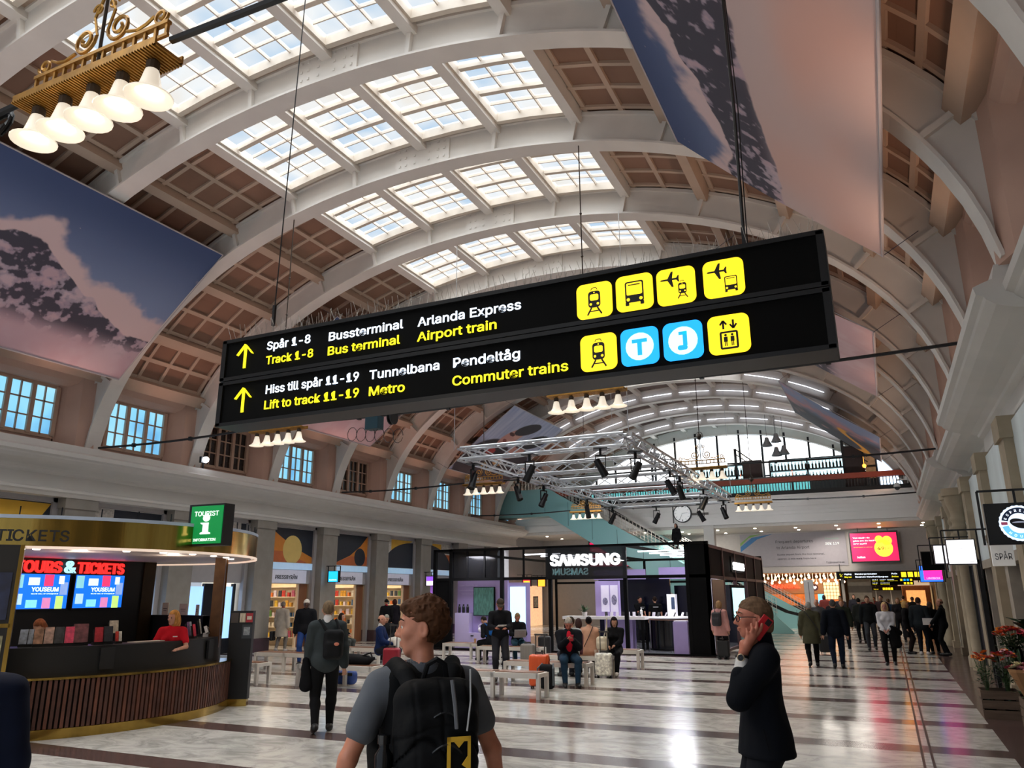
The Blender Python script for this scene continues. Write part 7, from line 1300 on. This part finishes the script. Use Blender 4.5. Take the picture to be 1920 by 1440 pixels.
# ================================================================ THE TWO PEOPLE IN FRONT
def eyes_det(t, J):
    s = J['s']
    for sg in (-1, 1):
        c = J['hw']((sg*.031, .0735, .0025)); o = MB().ball(tuple(c), .0128*s, 16).build('eye', mt('#d9d2cb', .2, var=0), t, smooth=True); c2 = J['hw']((sg*.032, .0822, .0022)); MB().ball(tuple(c2), .0058*s, 12, sc=(1, 1, 1)).build('iris', mt('#3a2a1e', .15, var=0), o, smooth=True)
    bf = lambda P: np.minimum(*[smin(cap(J['toh'](P), (sg*.014, .091, .03), (sg*.034, .088, .036), .0045, .0045), cap(J['toh'](P), (sg*.034, .088, .036), (sg*.052, .072, .03), .0045, .003), .004)+.002*(fnoise(P, 90, 2, 1)-.5) for sg in (-1, 1)])
    return bf
# --- man on the phone
pd = _ray(1416, 1158)*5.15; HZ = CH+pd[2]; Hm = HZ*1.75/1.637
HB = [((-.1, .094, -.205), (-.115, .075, -.16), .03, .031), ((-.115, .075, -.16), (-.12, .035, -.105), .031, .026), ((-.115, .075, -.16), (-.122, .058, -.115), .03, .022)]
for ch in ([(-.119, .012, -.1), (-.13, -.014, -.064), (-.116, -.03, -.034)], [(-.125, .03, -.094), (-.138, .01, -.056), (-.122, .002, -.024)], [(-.125, .05, -.1), (-.136, .036, -.064), (-.12, .036, -.034)], [(-.118, .068, -.116), (-.126, .066, -.086), (-.11, .066, -.062)]):
    HB += [(ch[0], ch[1], .0118, .0108), (ch[1], ch[2], .0105, .0088)]
HB += [((-.105, .05, -.17), (-.088, .012, -.135), .015, .012), ((-.088, .012, -.135), (-.084, -.02, -.118), .0118, .0095)]
def man_hand(P, J, hw):
    Q = J['toh'](P) if 'toh' in J else None; d = np.full(len(P), .2); m = np.linalg.norm(Q-np.array([-.1, .04, -.12]), axis=1) < .2
    if m.any():
        e = None
        for a, b, ra, rb in HB: x = cap(Q[m], a, b, ra, rb); e = x if e is None else smin(e, x, .006)
        d[m] = e
    return d
class _J(dict): pass
hd0 = np.array([0, .02, 1.635])
def man():
    hyw = 4; RHm = np.array([[cos(R(hyw)), -sin(R(hyw)), 0], [sin(R(hyw)), cos(R(hyw)), 0], [0, 0, 1]]); wr = hd0+RHm @ np.array([-.096, .1, -.222])
    sk_ = '#b06d58'; store = {}
    def hx(P, J, hw): Q = (P-hd0) @ RHm; return man_hand(P, {'toh': lambda p: Q}, hw)
    t, J = person('grey-haired man in glasses and a dark navy coat holding a red phone to his ear', (pd[0], pd[1], 0), 101, 1416, Hm, hands={0: tuple(wr), 'hand_sdf': hx}, head=(hyw, 0), pole={0: (-.35, .1, -1)}, top=('#090d15', .02), coat=.84, bottom='#15171d', hair=('swept', '#6b5542'), sk=sk_, vox=.0062, det=True, fingers='custom', fae={0: .5}, w=1.04, top_vox=.012)
    s = J['s']; hw = lambda q: J['hw'](q); bf = eyes_det(t, J); c = J['hc']; J['emit']('eyebrows', bf, c-.12, c+.12, mt('#5a483a', .7), .0035)
    a, b, ra, rb, _ = J['SG']['fa0'][0]; f = lambda P: smax(cap(P, a+(b-a)*.5, a+(b-a)*.88, .05, .043), -cap(P, a+(b-a)*.4, b+(b-a)*.4, .036, .032), .004)+.004*(fnoise(P, 26, 3, 1)-.5); J['emit']('shirt_cuff', f, np.minimum(a, b)-.08, np.maximum(a, b)+.08, mt('#cfcfd0', .7), .006)
    f = lambda P: cap(P, a+(b-a)*.35, a+(b-a)*.52, .06, .064)+.02*(fnoise(P*np.array([1, 1, .6]), 16, 8, 2)-.5); J['emit']('coat_cuff', f, np.minimum(a, b)-.12, np.maximum(a, b)+.1, mt('#090d15', .8, var=.12, sc=6), .009)
    u = (b-a)/np.linalg.norm(b-a); wc = a+(b-a)*.965; u3 = Vector(u); n1 = u3.cross(Vector((0, 1, 0))).normalized(); n2 = u3.cross(n1); o3 = Vector(wc)*s
    MB().tube([o3+(n1*cos(2*pi*k/20)+n2*sin(2*pi*k/20))*.039*s for k in range(21)], .0085*s, 6).build('watch_strap', BLACK, t, smooth=True)
    fd = Vector((-.92, .38, .05)).normalized(); M_ = Matrix.Translation(o3+fd*.041*s) @ fd.to_track_quat('Z', 'Y').to_matrix().to_4x4(); wt = MB().lathe([(.001, 0), (.021*s, 0), (.023*s, .004), (.023*s, .01*s), (.018*s, .012*s)], n=24).xf(M_).build('watch_case', mt('#c9b79a', .25, .9, var=0), t, smooth=30); MB().lathe([(.001, .0125*s), (.0185*s, .0125*s)], n=24).xf(M_).build('watch_dial', mt('#16181c', .25, var=0), wt)
    q = lambda *v: J['hw'](v)
    ph = Matrix.Translation((-.1, -.03, -.055)) @ Matrix.Rotation(R(40), 4, 'X'); V = []
    for nm, dims, cen, m in (('phone', (.009, .074, .156), (0, 0, 0), mt('#c2202c', .3, var=0)),):
        fb = lambda P: rbox((np.c_[J['toh'](P), np.ones(len(P))] @ np.array(ph.inverted()).T)[:, :3], (0, 0, 0), dims, .004); ctr = J['hc']+J['RH'] @ np.array([-.1, -.03, -.055]); po = J['emit'](nm, fb, ctr-.1, ctr+.1, m, .0035)
    MB().bx(-.0075, -.004, -.03, .002, .03, .068).xf(ph).xf(Matrix([list(J['RH'][i]*s)+[J['hc'][i]*s] for i in range(3)]+[[0, 0, 0, 1]])).build('phone_camera', BLACK, t)
    g = MB()
    for sg in (-1, 1):
        cx = sg*.034; pts = [Vector(q(cx+.0245*cos(2*pi*k/24)*(1 if abs(cos(2*pi*k/24)) < .99 else 1), .103-.35*max(0, abs(cx+.0245*cos(2*pi*k/24))-.03), -.002+.0195*sin(2*pi*k/24))) for k in range(25)]; g.tube(pts, .0026*s, 5)
        g.tube([Vector(q(sg*.058, .094, .006)), Vector(q(sg*.078, .05, .008)), Vector(q(sg*.081, -.02, .006)), Vector(q(sg*.079, -.035, -.012))], .0026*s, 5)
    g.tube([Vector(q(-.01, .1055, .002)), Vector(q(0, .108, .005)), Vector(q(.01, .1055, .002))], .0024*s, 5); g.build('glasses', mt('#18120f', .3, var=0), t, smooth=True)
    cf = lambda P: smax(cap(P, (0, -.02, 1.44), (0, -.012, 1.535), .088, .082, .95), -cap(P, (0, -.01, 1.4), (0, .01, 1.62), .07, .072), .006)+.006*(fnoise(P, 14, 5, 2)-.5); J['emit']('coat_collar', lambda P: np.maximum(cf(P), (P[:, 2]-1.53-.25*(-P[:, 1]))*.9), np.array([-.14, -.14, 1.36]), np.array([.14, .12, 1.6]), mt('#0b0f18', .8, var=.1), .008)
    pk = MB().tube([Vector((-.235, .05, 1.02))*s, Vector((-.25, .03, .9))*s], .004, 4).build('pocket_seam', mt('#05070b', .8), t)
    return t
man()
# --- curly-haired boy with the backpack
pb = _ray(794, 1174)*3.5; HZ = CH+pb[2]; Hb = HZ*1.75/1.637
def boy():
    t, J = person('curly-haired young man in a grey T-shirt with a black backpack, looking left', (pb[0], pb[1], 0), 14, 794, Hb, head=(70, -2), hands={0: (-.37, .02, .9), 1: (.36, .02, .9)}, pole={0: (-.5, -.8, .1), 1: (.5, -.8, .1)}, top=('#585c63', .012), sleeve=.58, bottom='#22242a', hair=('curly', '#4d3221'), sk='#b5765c', vox=.0062, det=True, fingers=True, top_vox=.009, w=.97)
    s = J['s']; U = J['U']; bf = eyes_det(t, J); c = J['hc']; J['emit']('eyebrows', bf, c-.12, c+.12, mt('#3a281c', .7), .0035)
    J['emit']('shirt_collar', lambda P: smax(cap(P, (0, -.015, 1.445), (0, -.005, 1.475), .08, .072, .95), -cap(P, (0, -.01, 1.4), (0, 0, 1.6), .062, .06), .006), np.array([-.12, -.12, 1.38]), np.array([.12, .12, 1.54]), mt('#4a4e55', .8, var=.1), .007)
    vf = lambda P: np.minimum(smin(smin(cap(P, U(0, 0, 1.0), U(0, 0, 1.3), .158, .176, .72), cap(P, U(-.115, -.01, 1.405), U(.115, -.01, 1.405), .088, .088), .04), cap(P, U(0, 0, .9), U(0, 0, 1.0), .16, .158, .8), .04), 9)+.006*(fnoise(P, 12, 5, 2)-.5)
    J['emit']('black_vest', vf, U(-.25, -.2, .78), U(.25, .2, 1.5), mt('#0d0e10', .8, var=.1), .009)
    B = lambda *v: np.array(U(*v)); BK = mt('#0e0f11', .8, var=.3, sc=9, bump=.5); BK2 = mt('#131416', .8, var=.3, sc=9, bump=.5)
    def pack(P):
        d = rbox(P, B(0, -.235, 1.2), (.335, .17, .5), .085); d = smin(d, rbox(P, B(0, -.3, 1.16), (.29, .12, .4), .06), .03); d = smin(d, rbox(P, B(0, -.335, 1.1), (.25, .1, .28), .05), .02); x, z = P[:, 0], P[:, 2]
        for sg in (-1, 1): d = d+.008*np.exp(-((z-1.25+1.9*(np.abs(x)-.07)**2*6)/.008)**2)*(P[:, 1] < -.25)
        wv = np.abs(np.mod(P[:, 2]*9+P[:, 0]*3*np.sign(P[:, 0])+.9*fnoise(P, 7, 5, 2), 1)-.5)
        for xs in (.0, .105): d = d+.006*np.exp(-((np.abs(P[:, 0])-xs)/.006)**2)*(P[:, 1] < -.26)
        for zs in (1.02, 1.29): d = d+.007*np.exp(-((P[:, 2]-zs+.5*P[:, 0]**2*4)/.007)**2)*(P[:, 1] < -.24)
        return d+.016*(fnoise(P*np.array([1, 1, .6]), 13, 3, 3)-.5)+.006*(wv-.25)
    po = J['emit']('backpack', pack, B(-.2, -.42, .92), B(.2, -.1, 1.48), BK, .0072)
    J['emit']('side_pocket', lambda P: smax(rbox(P, B(-.175, -.23, 1.04), (.07, .13, .24), .03), -rbox(P, B(-.18, -.23, 1.14), (.05, .1, .12), .02), .006), B(-.24, -.32, .9), B(-.12, -.14, 1.2), BK2, .007, po)
    bt = MB().lathe([(.001, -.12), (.035, -.12), (.036, .06), (.02, .085), (.02, .1), (.026, .102), (.026, .135), (.001, .137)], n=16).xf(Matrix.Translation(Vector(B(-.2, -.23, 1.13))*s)).build('bottle', mt('#0c0d10', .12, var=0), po, smooth=40)
    MB().tube([Vector(B(-.05, -.2, 1.435))*s, Vector(B(-.035, -.22, 1.5))*s, Vector(B(.0, -.225, 1.52))*s, Vector(B(.035, -.22, 1.5))*s, Vector(B(.05, -.2, 1.435))*s], .011*s, 8).build('grab_handle', BK2, po, smooth=True)
    for sg in (-1, 1):
        st = [(.075, -.16, 1.4), (.1, -.115, 1.46), (.12, -.03, 1.485), (.13, .06, 1.45), (.15, .115, 1.33), (.17, .09, 1.15), (.18, -.06, 1.0)]; f = lambda P, sg=sg: np.min([cap(P/np.array([1, 1, 1]), B(sg*a[0], a[1], a[2]), B(sg*b[0], b[1], b[2]), (.036, .036)[0], .036) for a, b in zip(st, st[1:])], 0)
        g = lambda P, f=f: smax(f(P), -cap(P, B(0, -.01, 1.0), B(0, -.012, 1.36), .145, .16, .74)+.0, .01); J['emit']('shoulder_strap', f, B(min(.05*sg, .24*sg), -.22, .94), B(max(.05*sg, .24*sg), .18, 1.54), BK2, .011, po)
    lm = Matrix.Translation(Vector(B(.045, -.398, 1.175))*s); Ye = mt('#d2a72c', .5, var=.06)
    fr = MB().bx(-.048, .048, 0, .004, .072, .09).bx(-.048, -.034, 0, .004, -.1, .09).bx(.036, .048, 0, .004, -.1, .09).bx(-.048, .048, 0, .004, -.1, -.068).poly([(.022, 0, .074), (.0, 0, .05), (-.022, 0, .074)], (0, .004, 0)).poly([(.038, 0, -.03), (.012, 0, -.012), (.038, 0, .02)], (0, .004, 0)).poly([(-.014, 0, -.07), (-.004, 0, -.03), (.012, 0, -.07)], (0, .004, 0)).xf(lm).build('yellow_emblem', Ye, po)
    tx = text('RESCUE', .02, BLACK, po, lm @ Vector((0, -.003, -.093)), align='CENTER', width=.078)
    MB().tube([lm @ Vector((.04, -.01, .34)), lm @ Vector((.042, -.012, .22)), lm @ Vector((.03, -.006, .11))], .0035, 6).build('white_zip_cord', mt('#a9abae', .5), po)
    MB().tube([lm @ Vector((-.03, 0.01, .3)), lm @ Vector((-.02, -.006, .2)), lm @ Vector((-.012, -.004, .12))], .008, 6).build('zip_pull', mt('#5a5d63', .4), po)
    z = MB()
    for r_ in (.0, .035): z.tube([Vector(B(-.13-.0*r_+.26*k/16, -.30-.06*sin(pi*k/16)-r_, 1.2-r_*3+.14*sin(pi*k/16)))*s for k in range(17)], .004, 5)
    z.build('zip_line', mt('#26282b', .35, .4), po)
    return t
boy()
